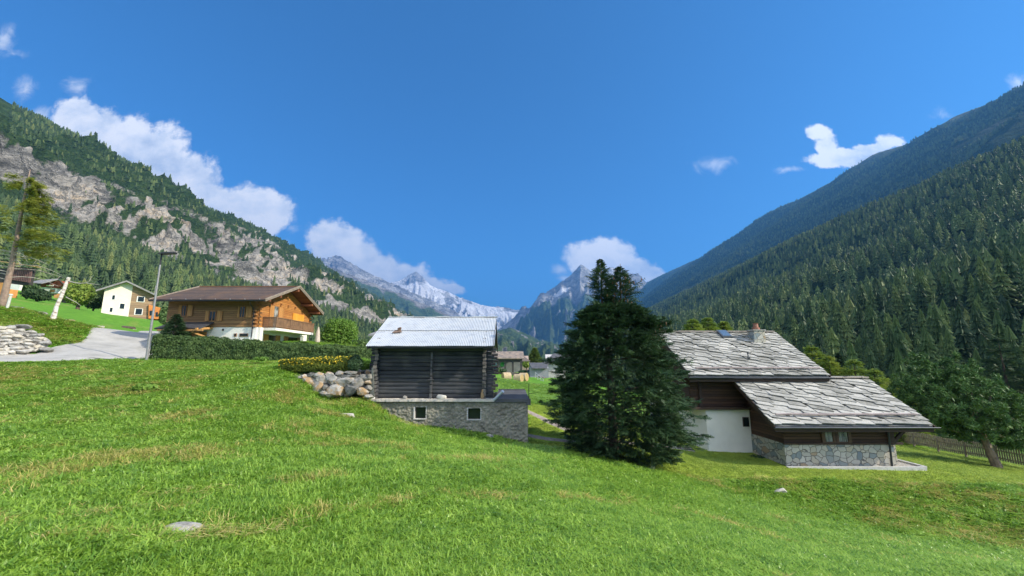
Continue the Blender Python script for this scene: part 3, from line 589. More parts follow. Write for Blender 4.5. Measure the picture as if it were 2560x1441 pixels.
for k, i in enumerate(near):
    p_ = allp[i]; o = bpy.data.objects.new('conifer', None); col.objects.link(o); o.empty_display_size = 1; o.location = p_ - np.array((0, 0, .4)); s1 = float(hh[i]); o.scale = (s1 * random.Random(k).uniform(.85, 1.2), s1, s1); o.rotation_euler.z = random.Random(k + 5).uniform(0, 6.28)
    rs = p_[0] > 0
    qx = 1280 + 1035 * p_[0] / p_[1]; zn = [w_ for lim, w_ in ((1000, 'left slope behind chalet'), (1900, 'right slope above upper roof'), (2080, 'right slope beside the chimney'), (2250, 'right slope above lower roof'), (2420, 'right slope above lower roof end'), (2520, 'right slope above leaning pine'), (9999, 'right slope at picture edge')) if qx < lim][0]
    kind_ = ('dark green', 'mid green', 'paler green')[k % 7 % 3]
    tag(o, kind_ + ' conifer at the wood edge, ' + zn, 'tree', kind_ + ' conifers on the ' + zn)
    cm, tm = protos[k % 7]
    a = bpy.data.objects.new('crown', cm); col.objects.link(a); a.parent = o; b_ = bpy.data.objects.new('trunk', tm); col.objects.link(b_); b_.parent = o

# ------------------------------------------------------------------ rocks
import bmesh
def rock_mesh(name, size, seed, mat, cuts=9, sub=2, cen=(0, 0, 0), rotz=0.0):
    rg = random.Random(seed); bm = bmesh.new(); bmesh.ops.create_icosphere(bm, subdivisions=sub, radius=1.0)
    pl = []
    for _ in range(cuts):
        n = Vector((rg.gauss(0, 1), rg.gauss(0, 1), rg.gauss(0, 1))).normalized(); pl.append((n, rg.uniform(0.52, 0.85)))
    ca, sa = math.cos(rotz), math.sin(rotz)
    for v in bm.verts:
        p = v.co.copy()
        for n, d_ in pl:
            k = p.dot(n)
            if k > d_: p -= n * (k - d_)
        p *= 1 + 0.08 * (vn3(p * 2.3, seed) - .5)
        p = Vector((p.x * size[0], p.y * size[1], p.z * size[2])) * 0.62
        v.co = Vector((p.x * ca - p.z * sa, p.y, p.x * sa + p.z * ca)) + Vector(cen)
    me = bpy.data.meshes.new(name); bm.to_mesh(me); bm.free(); me.materials.append(mat); return me
def vn3(p, s): return float(vnoise([p.x * 1.7 + p.z * 2.1], [p.y * 1.9 - p.z * 1.3], s)[0])
def rockpaint(name, cols, lichen, warm=0.5):
    m, nt, b = newmat(name); p = pos(nt); oi = nt.new('ShaderNodeObjectInfo').outputs['Random']
    f = nt.math('ADD', nt.math('MULTIPLY', nt.noise(p, 4.0, 6, 0.7), 0.75), nt.math('MULTIPLY', oi, 0.3))
    c = nt.ramp(f, [(0.38, cols[0]), (0.52, cols[1]), (0.66, cols[2])])
    lf = nt.mr(nt.math('ADD', nt.noise(p, 2.2, 5, 0.7), nt.math('MULTIPLY', oi, 0.32)), 0.72, 0.84); c = nt.mix(nt.math('MULTIPLY', lf, warm), c, lichen)
    nt.put(b.inputs['Base Color'], c); b.inputs['Roughness'].default_value = 0.9; b.inputs['Specular IOR Level'].default_value = 0.15
    nt.put(b.inputs['Normal'], nt.bump(nt.noise(p, 22, 5, 0.7), 0.7, 0.03)); return m
M_BOULD = rockpaint('lichened_boulder', ((0.11, 0.11, 0.10), (0.24, 0.23, 0.205), (0.42, 0.40, 0.36)), (0.34, 0.20, 0.07), 0.75)
M_PALE = rockpaint('pale_field_stone', ((0.22, 0.21, 0.19), (0.42, 0.40, 0.36), (0.60, 0.57, 0.50)), (0.42, 0.36, 0.24), 0.5)

# boulder wall left of the barn
c0 = P(815, 985, Y=20.6); root = thing('boulder_wall', (c0.x, 20.7, c0.z), 'rough retaining wall of piled grey and orange boulders left of the dark barn', 'stone wall')
BW = [(230, 735, 100, 66), (350, 718, 90, 50), (410, 712, 80, 50), (505, 700, 60, 34), (600, 690, 70, 34), (690, 688, 95, 30), (675, 718, 125, 40), (320, 762, 140, 62), (450, 745, 115, 70), (525, 752, 95, 85), (640, 775, 165, 80), (760, 775, 90, 76), (395, 815, 120, 90), (290, 803, 100, 46), (545, 835, 135, 95), (700, 838, 125, 95), (795, 853, 95, 66), (480, 872, 135, 56), (468, 822, 50, 46), (600, 735, 75, 44), (290, 722, 50, 44), (845, 895, 70, 36)]
fill = MB()
for i, (X_, Y_, w_, h_) in enumerate(BW):
    px, py = 680 + X_ / 3.556, 740 + Y_ / 3.556; Yd = 20.35 + 0.35 * (1 - (Y_ - 680) / 200); p_ = P(px, py, Y=Yd); k = Yd / 1050 / 3.556
    me = rock_mesh('boulder', (w_ * k * 1.14, 0.50, h_ * k * 1.24), 40 + i, M_BOULD, 10, 2, (0, 0, 0), random.Random(i).uniform(-.25, .25))
    o = link('boulder', me, p_ - Vector(root.location) + Vector((0, .12, 0)), root)
g = MB(); ea, eb, ec, ed = P(738, 938, Y=21.0), P(900, 930, Y=21.0), P(905, 996, Y=20.9), P(800, 994, Y=20.9); g.prism([P(742, 950, Y=20.95), ed, ec, eb, ea], (0, .8, 0)); g.build('earth_fill', plain('dark_earth', (.07, .06, .045), None, 6, .95, .8, 12), root)  # dark earth block added behind the boulders so the gaps read dark
for i in range(46):
    rg = random.Random(900 + i); X_ = rg.uniform(230, 860); Y_ = rg.uniform(700, 700 + min(190, 70 + (X_ - 230) * .35)); p_ = P(680 + X_ / 3.556, 740 + Y_ / 3.556, Y=20.85)
    o = link('boulder', rock_mesh('boulder', (.40, .4, .28), 940 + i, M_BOULD, 9, 2), p_ - Vector(root.location), root)
for i in range(12):       # the part running back into the barn's shade
    rg = random.Random(700 + i); r_, q_ = divmod(i, 3); p_ = P(897 + q_ * 12 + rg.uniform(-3, 3) + r_ * 1.5, 936 + r_ * 15, Y=21.9 + rg.uniform(-.1, .1))
    o = link('boulder', rock_mesh('boulder', (.5, .6, .42), 720 + i, M_BOULD, 9, 2), p_ - Vector(root.location), root)
# dry stone wall by the road
a = P(0, 880, Y=26.6); root = thing('dry_stone_wall', (a.x, a.y, a.z), 'dry stone wall of flat pale slabs beside the road, left edge', 'stone wall')
rg = random.Random(5)
for r_ in range(9):
    py = 882 - r_ * 7.6; x1 = [118, 117, 116, 112, 100, 92, 80, 60, 44][r_]; px = -46 + rg.uniform(-10, 6)
    while px < x1 - 4:
        w_ = rg.uniform(15, 36); Yd = 26.5 + px / 115 * 1.5 + r_ * .05; p_ = P(px + w_ / 2, py - max(0, px) * 0.085 + rg.uniform(-1, 1), Y=Yd)
        link('stone', rock_mesh('stone', (w_ * Yd / 1050 * 1.12, .5, 8.6 * Yd / 1050 * 1.35), int(1000 + px * 7 + r_), M_PALE, 8, 2, (0, 0, 0), rg.uniform(-.12, .12)), p_ - Vector(root.location), root); px += w_ * .92
def lone_rock(px, py, Y, size, label, mat=M_PALE, seed=1, name='rock', cat='rock'):
    p_ = P(px, py, Y=Y); z = gz(p_.x, p_.y); o = link(name, rock_mesh(name, size, seed, mat, 9, 3), (p_.x, p_.y, z + size[2] * 0.12)); tag(o, label, cat)
lone_rock(450, 1380, 6.35, (.50, .28, .16), 'flat grey rock lying in the meadow near the camera', seed=2)
lone_rock(862, 1030, 17.4, (.75, .4, .20), 'long low stone half sunk in the slope below the boulder wall', seed=3)
lone_rock(508, 1108, 11.0, (.24, .14, .08), 'small white stone in the grass of the left meadow', seed=4)
lone_rock(1225, 1094, 20.4, (.45, .3, .28), 'pale stone at the foot of the basement wall', seed=5)
lone_rock(1950, 1209, 18.6, (.6, .3, .24), 'grey stone sticking out of the dry bank', seed=6)
lone_rock(1945, 1332, 12.2, (.2, .15, .1), 'tiny pale stone in the dry patch of the right meadow', seed=7)
lone_rock(35, 772, 34.2, (1.5, .6, .5), 'dark rock on the crest of the left hillock beside the larch', M_BOULD, 8)
lone_rock(95, 782, 35.2, (1.3, .6, .4), 'brown flat rock on the hillock between larch and dead trunk', M_BOULD, 9)
lone_rock(168, 792, 36.2, (1.9, .7, .5), 'dark long rock just right of the dead birch trunk', M_BOULD, 10)
lone_rock(1300, 1045, 26.0, (.01, .01, .01), 'grain', seed=11) if False else None
# kerb slabs in the grass at the foot of the basement
g = MB(); pts = [P(x_, y_, Y=20.55) for x_, y_ in [(1004, 1056), (1042, 1070), (1062, 1071), (1095, 1080)]]
conc = plain('weathered_concrete', (0.42, 0.40, 0.36), (0.27, 0.26, 0.235), 5, 0.9, 0.4, 40, spec=0.15)
for a_, b_ in ((pts[0], pts[1]), (pts[2], pts[3])): g.beam(a_ + Vector((0, 0, -.02)), b_ + Vector((0, 0, -.02)), .3, .12)
tag(g.build('concrete_slab', conc, None, pts[1]), 'two broken concrete slabs in the grass under the left basement window', 'slab')
g = MB(); a_ = P(-60, 1437, Y=4.9); b_ = P(60, 1436.5, Y=4.92); c_ = P(150, 1446, Y=4.95)
g.prism([(a_.x, 3.0, a_.z - .3), (a_.x, a_.y, a_.z - .3), (a_.x, a_.y, a_.z), (a_.x, 3.0, a_.z + .05)], (b_.x - a_.x, 0, 0)); g.prism([(b_.x, 3.0, b_.z - .3), (b_.x, b_.y, b_.z - .3), (b_.x, b_.y, b_.z), (b_.x, 3.0, b_.z + .05)], (c_.x - b_.x, 0, -.015))
tag(g.build('kerb', conc, None, a_), 'pale concrete kerb edge at the bottom left corner', 'kerb')

# ------------------------------------------------------------------ log barn
wood_dk = boards('weathered_black_logs', (0.070, 0.073, 0.078), (0.022, 0.025, 0.029), 0.19, 'z', 0.02, 0.8, (0.8, 3, 9), (0.085, 0.083, 0.08))
wood_end = plain('grey_log_ends', (0.24, 0.21, 0.18), (0.09, 0.08, 0.075), 7, 0.85, 0.7, 30, spec=0.15)
zinc = plain('corrugated_zinc', (0.56, 0.585, 0.595), (0.46, 0.48, 0.50), 2.5, 0.42, 0.0, metal=0.25, spec=0.5, third=(0.60, 0.60, 0.58))
m_, nt, b = newmat('rough_render'); p = pos(nt)
v1 = nt.new('ShaderNodeTexVoronoi'); nt.put(v1.inputs['Vector'], nt.vm('ADD', p, nt.vm('MULTIPLY', nt.noise(p, 6, 3, out=1), (.15, .15, .15)))); v1.inputs['Scale'].default_value = 9
f = nt.math('ADD', nt.math('MULTIPLY', nt.noise(p, 1.6, 5, 0.6), 0.6), nt.math('MULTIPLY', nt.noise(p, 18, 4, 0.7), 0.4))
nt.put(b.inputs['Base Color'], nt.ramp(f, [(0.35, (0.14, 0.13, 0.10)), (0.5, (0.24, 0.225, 0.175)), (0.65, (0.34, 0.32, 0.255))])); b.inputs['Roughness'].default_value = 0.95
nt.put(b.inputs['Normal'], nt.bump(nt.math('ADD', v1.outputs[0], nt.noise(p, 30, 4, 0.7)), 0.6, 0.04)); M_RENDER = m_
glass = newmat('dark_glass'); glass[2].inputs['Base Color'].default_value = (0.012, 0.02, 0.018, 1); glass[2].inputs['Roughness'].default_value = 0.12; M_GLASS = glass[0]
white = plain('white_render', (0.86, 0.83, 0.75), (0.78, 0.75, 0.67), 1.2, 0.9, 0.25, 60, spec=0.15)
cream = plain('cream_render', (0.80, 0.75, 0.62), (0.72, 0.67, 0.55), 1.0, 0.9, 0.15, 40, spec=0.15)
B0 = (-3.9, 21.3, -1.9); barn = thing('log_barn', B0, 'blackened log barn with a corrugated metal roof on a grey rendered basement', 'barn')
# basement front with real relief and two openings
win = []
for (xa, xb, ya, yb) in ((1035, 1066, 1018, 1047), (1168, 1202, 1021, 1049)):
    a_ = P(xa, yb, Y=21); b_ = P(xb, ya, Y=21); win.append((a_.x, b_.x, a_.z, b_.z))
xs = np.arange(-7.1, 0.761, 0.042); zs = np.arange(-4.6, -1.96, 0.042); GX, GZZ = np.meshgrid(xs, zs)
# big relief lumps
D = 0.030 * fbm(GX * 6, GZZ * 6, 2, 21, True) + 0.030 * fbm(GX * 11, GZZ * 11, 1, 22) + 0.03 * fbm(GX * .9, GZZ * .9, 2, 23)
V = np.stack([GX, 21.0 - D - 0.02, GZZ], -1).reshape(-1, 3); F = gridfaces(len(zs), len(xs))[:, :]
cx_ = V[F].mean(1); keep_ = np.ones(len(F), bool)
for (xa, xb, za, zb) in win: keep_ &= ~((cx_[:, 0] > xa) & (cx_[:, 0] < xb) & (cx_[:, 2] > za) & (cx_[:, 2] < zb))
o = link('basement_wall', npmesh('basement_wall', V - np.array(B0), F[keep_], M_RENDER, False), (0, 0, 0), barn); ORG[o.name] = Vector(B0); bw = o
g = MB(); g.box(-7.05, -6.75, 21.0, 27.3, -4.6, -2.02); g.box(0.45, 0.765, 21.0, 27.3, -5.2, -2.02); g.box(-6.75, .45, 26.9, 27.3, -5, -2.0); g.build('basement_side', M_RENDER, barn)
for (xa, xb, za, zb) in win:
    g = MB(); g.box(xa - .02, xa + .03, 20.93, 21.2, za, zb); g.box(xa - .02, xb + .02, 20.92, 21.2, za - .03, za); g.box(xb - .012, xb + .02, 20.965, 21.2, za, zb); g.box(xa - .02, xb + .02, 20.98, 21.2, zb, zb + .02)
    fr = g.build('window_frame', plain('pale_frame_paint', (0.62, 0.60, 0.56), (0.45, 0.43, 0.4), 8, 0.7), barn)
    g = MB(); g.box(xa + .03, xb - .03, 21.17, 21.19, za + .002, zb - .002); g.build('pane', M_GLASS, fr)
g = MB()
xr = np.linspace(-7.0, -0.85, 40)
for i in range(39):
    j = 0.02 * math.sin(i * 1.7) + random.Random(i).uniform(-.012, .012); g.box(xr[i], xr[i + 1], 20.83 + j, 21.6, -1.975, -1.86 + random.Random(i + 70).uniform(-.008, .008))
g.build('ledge', plain('pale_ledge_concrete', (0.60, 0.55, 0.48), (0.46, 0.42, 0.36), 4, 0.9, 0.4, 40), barn)
g = MB(); g.box(-.85, .84, 20.88, 27.2, -2.0, -1.86); g.box(-.85, .80, 26.9, 27.2, -1.86, -1.80); g.box(.70, .90, 20.86, 20.98, -2.14, -1.84)
g.build('terrace_slab', plain('grey_roofing_felt', (0.12, 0.125, 0.13), (0.08, 0.08, 0.085), 3, 0.9, .3, 40, spec=.2), barn)
# logs: front wall, side wall, crossing ends
rg = random.Random(11); nlog = 14; z0 = -1.84; hl = (0.80 - z0) / nlog
def log(g, a, b, h, w_, rg, wob=0.012):
    a = Vector(a); b = Vector(b); n = 9; d_ = (b - a); L = d_.length; d_.normalize(); s_ = Vector((-d_.y, d_.x, 0)); prev = None; k0 = len(g.v)
    prof = [(-.5, -.42), (.5, -.42), (.62, 0), (.5, .43), (-.5, .43), (-.62, 0)]
    for i in range(n + 1):
        c_ = a + d_ * (L * i / n) + Vector((0, 0, rg.uniform(-wob, wob))) + s_ * rg.uniform(-wob, wob); sc_ = rg.uniform(.93, 1.06)
        for (u, v_) in prof: g.v.append(tuple(c_ + s_ * (u * w_ * sc_) + Vector((0, 0, v_ * h * sc_))))
    for i in range(n):
        for j in range(6): g.f.append((k0 + i * 6 + j, k0 + i * 6 + (j + 1) % 6, k0 + (i + 1) * 6 + (j + 1) % 6, k0 + (i + 1) * 6 + j)); g.m.append(0)
    g.f.append(tuple(k0 + j for j in reversed(range(6)))); g.f.append(tuple(k0 + n * 6 + j for j in range(6))); g.m += [1, 1]
for nm, spans in (('front_wall', [(-7.0, -.95, 21.38)]), ('back_wall', [(-7.0, -.95, 26.75)])):
    g = MB()
    for k in range(nlog):
        for (xa, xb, y_) in spans: log(g, (xa + rg.uniform(-.12, .05), y_, z0 + hl * (k + .5)), (xb + rg.uniform(-.09, .10), y_, z0 + hl * (k + .5)), hl, .16, rg)
    g.build(nm, [wood_dk, wood_end], barn)
for nm, x_ in (('side_wall', -1.36), ('side_wall', -6.7)):
    g = MB()
    for k in range(nlog + 1): log(g, (x_, 21.0 + rg.uniform(-.10, .12), z0 + hl * k), (x_, 27.15 + rg.uniform(-.1, .1), z0 + hl * k), hl, .16, rg)
    for k in range(8): zz = .8 + k * .2; hw = max(.1, (2.35 - zz) / (2.35 - .64) * 3.4); log(g, (x_, 24.0 - hw, zz), (x_, 24.0 + hw, zz), .2, .14, rg)
    g.build(nm, [wood_dk, wood_end], barn)
g = MB(); g.box(-6.62, -1.44, 21.44, 26.7, -1.85, .9); g.build('dark_backing', plain('dark_backing_tone', (.04, .038, .035), None, 3, .9), barn)  # dark box added behind the logs so the gaps between them read dark
# corrugated sheets
def corr(xa, xb, A, B_, pitch=0.085, amp=0.018, th=0.004, lift=0.0, seg=4, rough_edge=0.0):
    A = Vector(A); B_ = Vector(B_); n = int((xb - xa) / pitch) * 6; xs_ = np.linspace(xa, xb, n + 1); d_ = B_ - A; nrm = Vector((0, -d_.z, d_.y)).normalized(); g = MB(); V_ = []
    for j in range(seg + 1):
        for i, x_ in enumerate(xs_):
            t = j / seg; h_ = amp * math.cos(2 * math.pi * (x_ - xa) / pitch) + lift + 0.012 * float(vnoise([x_ * .8], [t * 3.0], 5)[0]); e_ = rough_edge * float(vnoise([x_ * 3], [j * 9.0], 8)[0]) if j in (0,) else 0
            V_.append(tuple(Vector((x_, A.y, A.z)) + Vector((0, d_.y, d_.z)) * (t + e_) + nrm * h_))
    F_ = [(j * (n + 1) + i, j * (n + 1) + i + 1, (j + 1) * (n + 1) + i + 1, (j + 1) * (n + 1) + i) for j in range(seg) for i in range(n)]
    g.add(V_, F_); return g
e0, r0, e1 = (0, 20.5, .66), (0, 24.0, 2.40), (0, 27.5, .66)
mid = (0, 22.35, .66 + 1.74 * (1.85 / 3.5)); mid2 = (0, 22.2, .66 + 1.74 * (1.70 / 3.5))
g = corr(-7.08, -.86, e0, mid, rough_edge=.02); g2 = corr(-7.05, -.90, mid2, r0, lift=.03, rough_edge=.02); g.add(g2.v, g2.f)
g3 = corr(-7.05, -.9, e1, r0); g.add(g3.v, g3.f); g.build('roof', zinc, barn, smooth=True)
g = MB()
for i in range(9): xa = -7.06 + i * .69; g.box(xa, xa + .72, 23.86 + .03 * (i % 2), 24.14, 2.40 + .012 * (i % 3), 2.435 + .015 * ((i * 2) % 3))
g.build('ridge_cap', zinc, barn)
g = MB(); g.beam((-.93, 20.52, .58), (-.93, 24.0, 2.31), .05, .16); g.beam((-.93, 27.5, .58), (-.93, 24.0, 2.31), .05, .16); g.beam((-7.0, 20.52, .58), (-7.0, 24.0, 2.31), .05, .16); g.box(-7.0, -.95, 20.62, 20.72, .56, .66); g.beam((-7, 24, 2.28), (-.95, 24, 2.28), .14, .14); g.beam((-7, 21.4, .98), (-.95, 21.4, .98), .14, .14); g.build('roof_timber', wood_dk, barn)
hp = Vector((0, 0, 0)); q_ = P(997, 830, Y=22.05); g = MB(); g.tube([(q_.x, 22.1, 1.40), (q_.x + .02, 22.05, 1.62), (q_.x + .12, 22.0, 1.66)], [.10, .09, .05], 7); g.prism([(q_.x - .28, 21.8, 1.37), (q_.x + .2, 21.9, 1.42), (q_.x + .1, 22.15, 1.56), (q_.x - .2, 22.1, 1.53)], (0, -.01, .02)); g.build('roof_vent', plain('rusty_tin', (0.24, 0.16, 0.11), (0.10, 0.07, 0.06), 12, .8), barn)
q_ = P(1077, 990, Y=21.2); g = MB(); g.box(q_.x - .05, q_.x + .05, 21.10, 21.24, -1.86, .45); g.box(q_.x - .14, q_.x + .10, 21.06, 21.26, -.98, -.93); g.build('wall_post', boards('grey_post', (0.12, 0.12, 0.12), (0.05, 0.05, 0.052), .4), barn)
q_ = P(930, 985, Y=20.95); g = MB(); g.prism([(q_.x - .09, 20.9, -1.8), (q_.x + .12, 20.9, -1.8), (q_.x - .0, 20.9, -.35), (q_.x - .07, 20.9, -.38)], (0, .1, 0)); g.build('corner_plank', plain('greenish_plank', (0.17, 0.18, 0.16), (0.08, 0.09, 0.08), 6, .8), barn)
# things on the ledge
def ledge_block(px, py, w_, h_, d_, name, label, cat, mat, seed): q_ = P(px, py, Y=21.0); tag(link(name, rock_mesh(name, (w_, d_, h_), seed, mat, 6, 3), (q_.x, 21.0, -1.86 + h_ * .27)), label, cat)
ledge_block(1104, 995, .40, .30, .3, 'stone_block', 'rounded grey stone block on the ledge right of the middle post', 'stone', M_PALE, 31)
ledge_block(1012, 992, .22, .18, .2, 'stone_block', 'small squared block on the ledge left of the middle post', 'stone', M_PALE, 32)
ledge_block(931, 990, .26, .14, .22, 'stone', 'white stone under the leaning corner plank', 'stone', plain('whitish_stone', (.7, .68, .64), (.5, .48, .45)), 33)
q_ = P(1206, 996, Y=20.98); g = MB(); g.tube([(q_.x, 20.98, -1.86), (q_.x, 20.98, -1.60), (q_.x, 20.98, -1.55), (q_.x, 20.98, -1.52), (q_.x, 20.98, -1.42)], [.09, .085, .06, .05, .04], 10); tag(g.build('wooden_stopper', plain('honey_wood', (0.36, 0.24, 0.12), (0.22, 0.14, 0.07), 6, .7), None, (q_.x, 20.98, -1.86)), 'short round-headed wooden post standing at the right end of the ledge', 'wooden post')
a_, b_ = Vector((-.90, 20.93, -1.93)), Vector((-.43, 20.5, -1.46)); g = MB(); d_ = (b_ - a_).normalized(); g.tube([a_, b_], [.062, .062], 14, 0, False); g.tube([b_, b_ - d_ * .07], [.075, .075], 14); g.tube([a_, a_ + d_ * .04], [.072, .072], 14)
tag(g.build('plastic_pipe', plain('pale_blue_plastic', (0.50, 0.56, 0.64), (0.42, 0.48, 0.56), 6, .4), None, a_, smooth=False), 'pale blue drain pipe slanting up from the basement edge', 'pipe')
q_ = P(1322, 1012, Y=21.1); g = MB(); g.tube([(q_.x, 21.1, -2.15), (q_.x + .01, 21.1, -1.14)], [.022, .016], 6); g.tube([(q_.x, 21.1, -1.62), (q_.x + .28, 21.12, -1.58), (q_.x + .5, 21.15, -1.54)], [.014, .01, .006], 5); tag(g.build('iron_rod', plain('dark_iron', (0.03, 0.035, 0.03), None, 5, .7), None, (q_.x, 21.1, -2.15)), 'thin upright iron rod with a side arm at the terrace corner', 'rod')

# ------------------------------------------------------------------ house with slate slab roofs (right)
m_, nt, b = newmat('stone_slab_roof'); p = pos(nt)
f = nt.math('ADD', nt.math('MULTIPLY', nt.noise(p, 0.9, 6, 0.65), 0.6), nt.math('MULTIPLY', nt.noise(nt.vm('MULTIPLY', p, (1, 1, 1)), 9, 5, 0.7), 0.4))
at = nt.new('ShaderNodeAttribute', attribute_name='tone').outputs['Fac']; f = nt.math('ADD', f, nt.math('MULTIPLY', nt.math('SUBTRACT', at, .5), .26))
nt.put(b.inputs['Base Color'], nt.ramp(f, [(0.30, (0.18, 0.175, 0.15)), (0.44, (0.31, 0.30, 0.265)), (0.58, (0.43, 0.415, 0.37)), (0.75, (0.54, 0.515, 0.45))])); b.inputs['Roughness'].default_value = 0.85; b.inputs['Specular IOR Level'].default_value = 0.12
nt.put(b.inputs['Normal'], nt.bump(nt.noise(p, 12, 5, 0.7), 0.5, 0.03)); M_SLAB = m_
m_, nt, b = newmat('flagstone_cladding'); p = pos(nt)
pw = nt.vm('ADD', p, nt.vm('MULTIPLY', nt.vm('SUBTRACT', nt.noise(p, 3.5, 2, out=1), (.5, .5, .5)), (.22, .22, .22)))
va = nt.new('ShaderNodeTexVoronoi', feature='F1'); vb = nt.new('ShaderNodeTexVoronoi', feature='DISTANCE_TO_EDGE')
for v_ in (va, vb): nt.put(v_.inputs['Vector'], nt.vm('MULTIPLY', pw, (1, .6, 1.15))); v_.inputs['Scale'].default_value = 3.3; v_.inputs['Randomness'].default_value = .95
sp_ = nt.new('ShaderNodeSeparateColor'); nt.put(sp_.inputs[0], va.outputs['Color'])
c = nt.ramp(sp_.outputs[0], [(0.0, (0.14, 0.19, 0.22)), (0.10, (0.22, 0.27, 0.27)), (0.18, (0.44, 0.42, 0.34)), (0.5, (0.56, 0.53, 0.45)), (0.8, (0.48, 0.42, 0.30)), (0.9, (0.62, 0.60, 0.52)), (1.0, (0.42, 0.28, 0.14))])
c = nt.mix(nt.math('MULTIPLY', nt.noise(p, 14, 4, .7), .5), c, (0.30, 0.29, 0.25)); jt = nt.mr(vb.outputs[0], 0.012, 0.05); c = nt.mix(jt, (0.16, 0.15, 0.13), c)
nt.put(b.inputs['Base Color'], c); b.inputs['Roughness'].default_value = .85; nt.put(b.inputs['Normal'], nt.bump(nt.math('ADD', jt, nt.math('MULTIPLY', nt.noise(p, 14, 3), .3)), .9, .03)); M_FLAG = m_
dkwood = boards('dark_brown_boards', (0.115, 0.060, 0.032), (0.045, 0.025, 0.016), 0.14, 'z', 0.08, 0.7)
dkbeam = plain('dark_brown_beam', (0.07, 0.04, 0.024), (0.035, 0.02, 0.013), 4, .7, .3, 20, (1, 1, 4))
gutm = plain('dark_zinc_gutter', (0.10, 0.11, 0.13), (0.07, 0.075, 0.09), 4, .35, metal=.7)
def slab_roof(name, parent, x0, x1, A, B_, wt, ht, seed, skew, ragged=0.05):
    """A (y,z) eave, B_ (y,z) ridge; overlapping irregular slabs, one mesh"""
    rg = random.Random(seed); A = Vector((0,) + A); B_ = Vector((0,) + B_); d_ = B_ - A; L = d_.length; d_.normalize(); n_ = Vector((0, -d_.z, d_.y)); g = MB(); tone = []
    def pt(u, v, h): return tuple(Vector((u, 0, 0)) + A + d_ * v + n_ * h)
    g.hexa([pt(x0 + .05, .02, -.16), pt(x1 - .05, .02, -.16), pt(x1 - .05, L, -.16), pt(x0 + .05, L, -.16), pt(x0 + .05, .02, -.03), pt(x1 - .05, .02, -.03), pt(x1 - .05, L, -.03), pt(x0 + .05, L, -.03)]); tone += [.2] * 8
    v = 0.0; r_ = 0
    while v < L - .1:
        u = x0 - rg.uniform(0, wt) ; 
        while u < x1:
            w_ = wt * rg.uniform(.65, 1.3); u0 = max(u, x0 + rg.uniform(-.04, .04)); u1 = min(u + w_, x1 + rg.uniform(-.04, .04))
            if u1 - u0 > .15:
                fr = (u1 - u0) / wt; sk = skew * fr; jv = rg.uniform(-ragged, ragged); jv2 = rg.uniform(-ragged, ragged) * .6; hh_ = ht * rg.uniform(1.30, 1.6); th = rg.uniform(.028, .05); lf = rg.uniform(.05, .085)
                va_, vb_ = v + sk * .6 + jv, v - sk * .4 + jv2
                if v < .05: va_ = max(va_, -.02) * .3; vb_ = max(vb_, -.04) * .3
                va2, vb2 = min(va_ + hh_, L), min(vb_ + hh_, L)
                if va2 > va_ + .05 and vb2 > vb_ + .05:
                    um = (u0 + u1) / 2; vm_ = (va_ + vb_) / 2 + rg.uniform(-.03, .03)
                    c_ = [pt(u0, va_, lf), pt(um, vm_, lf), pt(u1 - .008, vb_, lf), pt(u1 - .008, vb2, .0), pt(u0, va2, .0)]
                    c2 = [pt(u0, va_, lf + th), pt(um, vm_, lf + th + rg.uniform(-.005, .008)), pt(u1 - .008, vb_, lf + th), pt(u1 - .008, vb2, th), pt(u0, va2, th)]
                    g.add(c_ + c2, [(4, 3, 2, 1, 0), (5, 6, 7, 8, 9)] + [(i, (i + 1) % 5, 5 + (i + 1) % 5, 5 + i) for i in range(5)]); tone += [rg.random()] * 10
            u += w_
        v += ht * rg.uniform(.92, 1.08); r_ += 1
    o = g.build(name, M_SLAB, parent); a_ = o.data.attributes.new('tone', 'FLOAT', 'POINT'); a_.data.foreach_set('value', tone); return o, pt, L
H0 = (15, 25, -5.3); house = thing('stone_roofed_house', H0, 'house with two stepped stone slab roofs, dark timber walls and flagstone base', 'house')
UE, UR, UB = (24.3, -.90), (29.0, 1.86), (33.7, -.90); LE, LR = (21.2, -3.14), (24.85, -1.06)
UX = (10.02, 18.05); LX = (12.7, 20.5)
_, ptU, LU = slab_roof('upper_roof', house, UX[0], UX[1], UE, UR, .80, .32, 4, .24)
slab_roof('upper_roof_back', house, UX[0], UX[1], UB, UR, .9, .5, 5, .1)
_, ptL, LL = slab_roof('lower_roof', house, LX[0], LX[1], LE, LR, .98, .37, 6, .30)
slab_roof('lower_roof_back', house, 18.1, LX[1], (28.6, -3.2), LR, 1.1, .5, 7, .1)
def ridge_stones(name, x0, x1, y, z, seed):
    rg = random.Random(seed); g = MB(); x = x0
    while x < x1 - .1: w_ = rg.uniform(.5, .9); h_ = rg.uniform(.05, .09); g.box(x, min(x1, x + w_ - .01), y - .2 + rg.uniform(-.03, .03), y + .2, z + .02, z + .02 + h_); x += w_
    return g.build(name, plain('ridge_stone', (0.42, 0.36, 0.30), (0.24, 0.20, 0.17), 3, .85, .4, 14), house)
ridge_stones('ridge', UX[0], UX[1], UR[0], UR[1] + .02, 3); ridge_stones('ridge', 18.1, LX[1], LR[0], LR[1] + .02, 4)
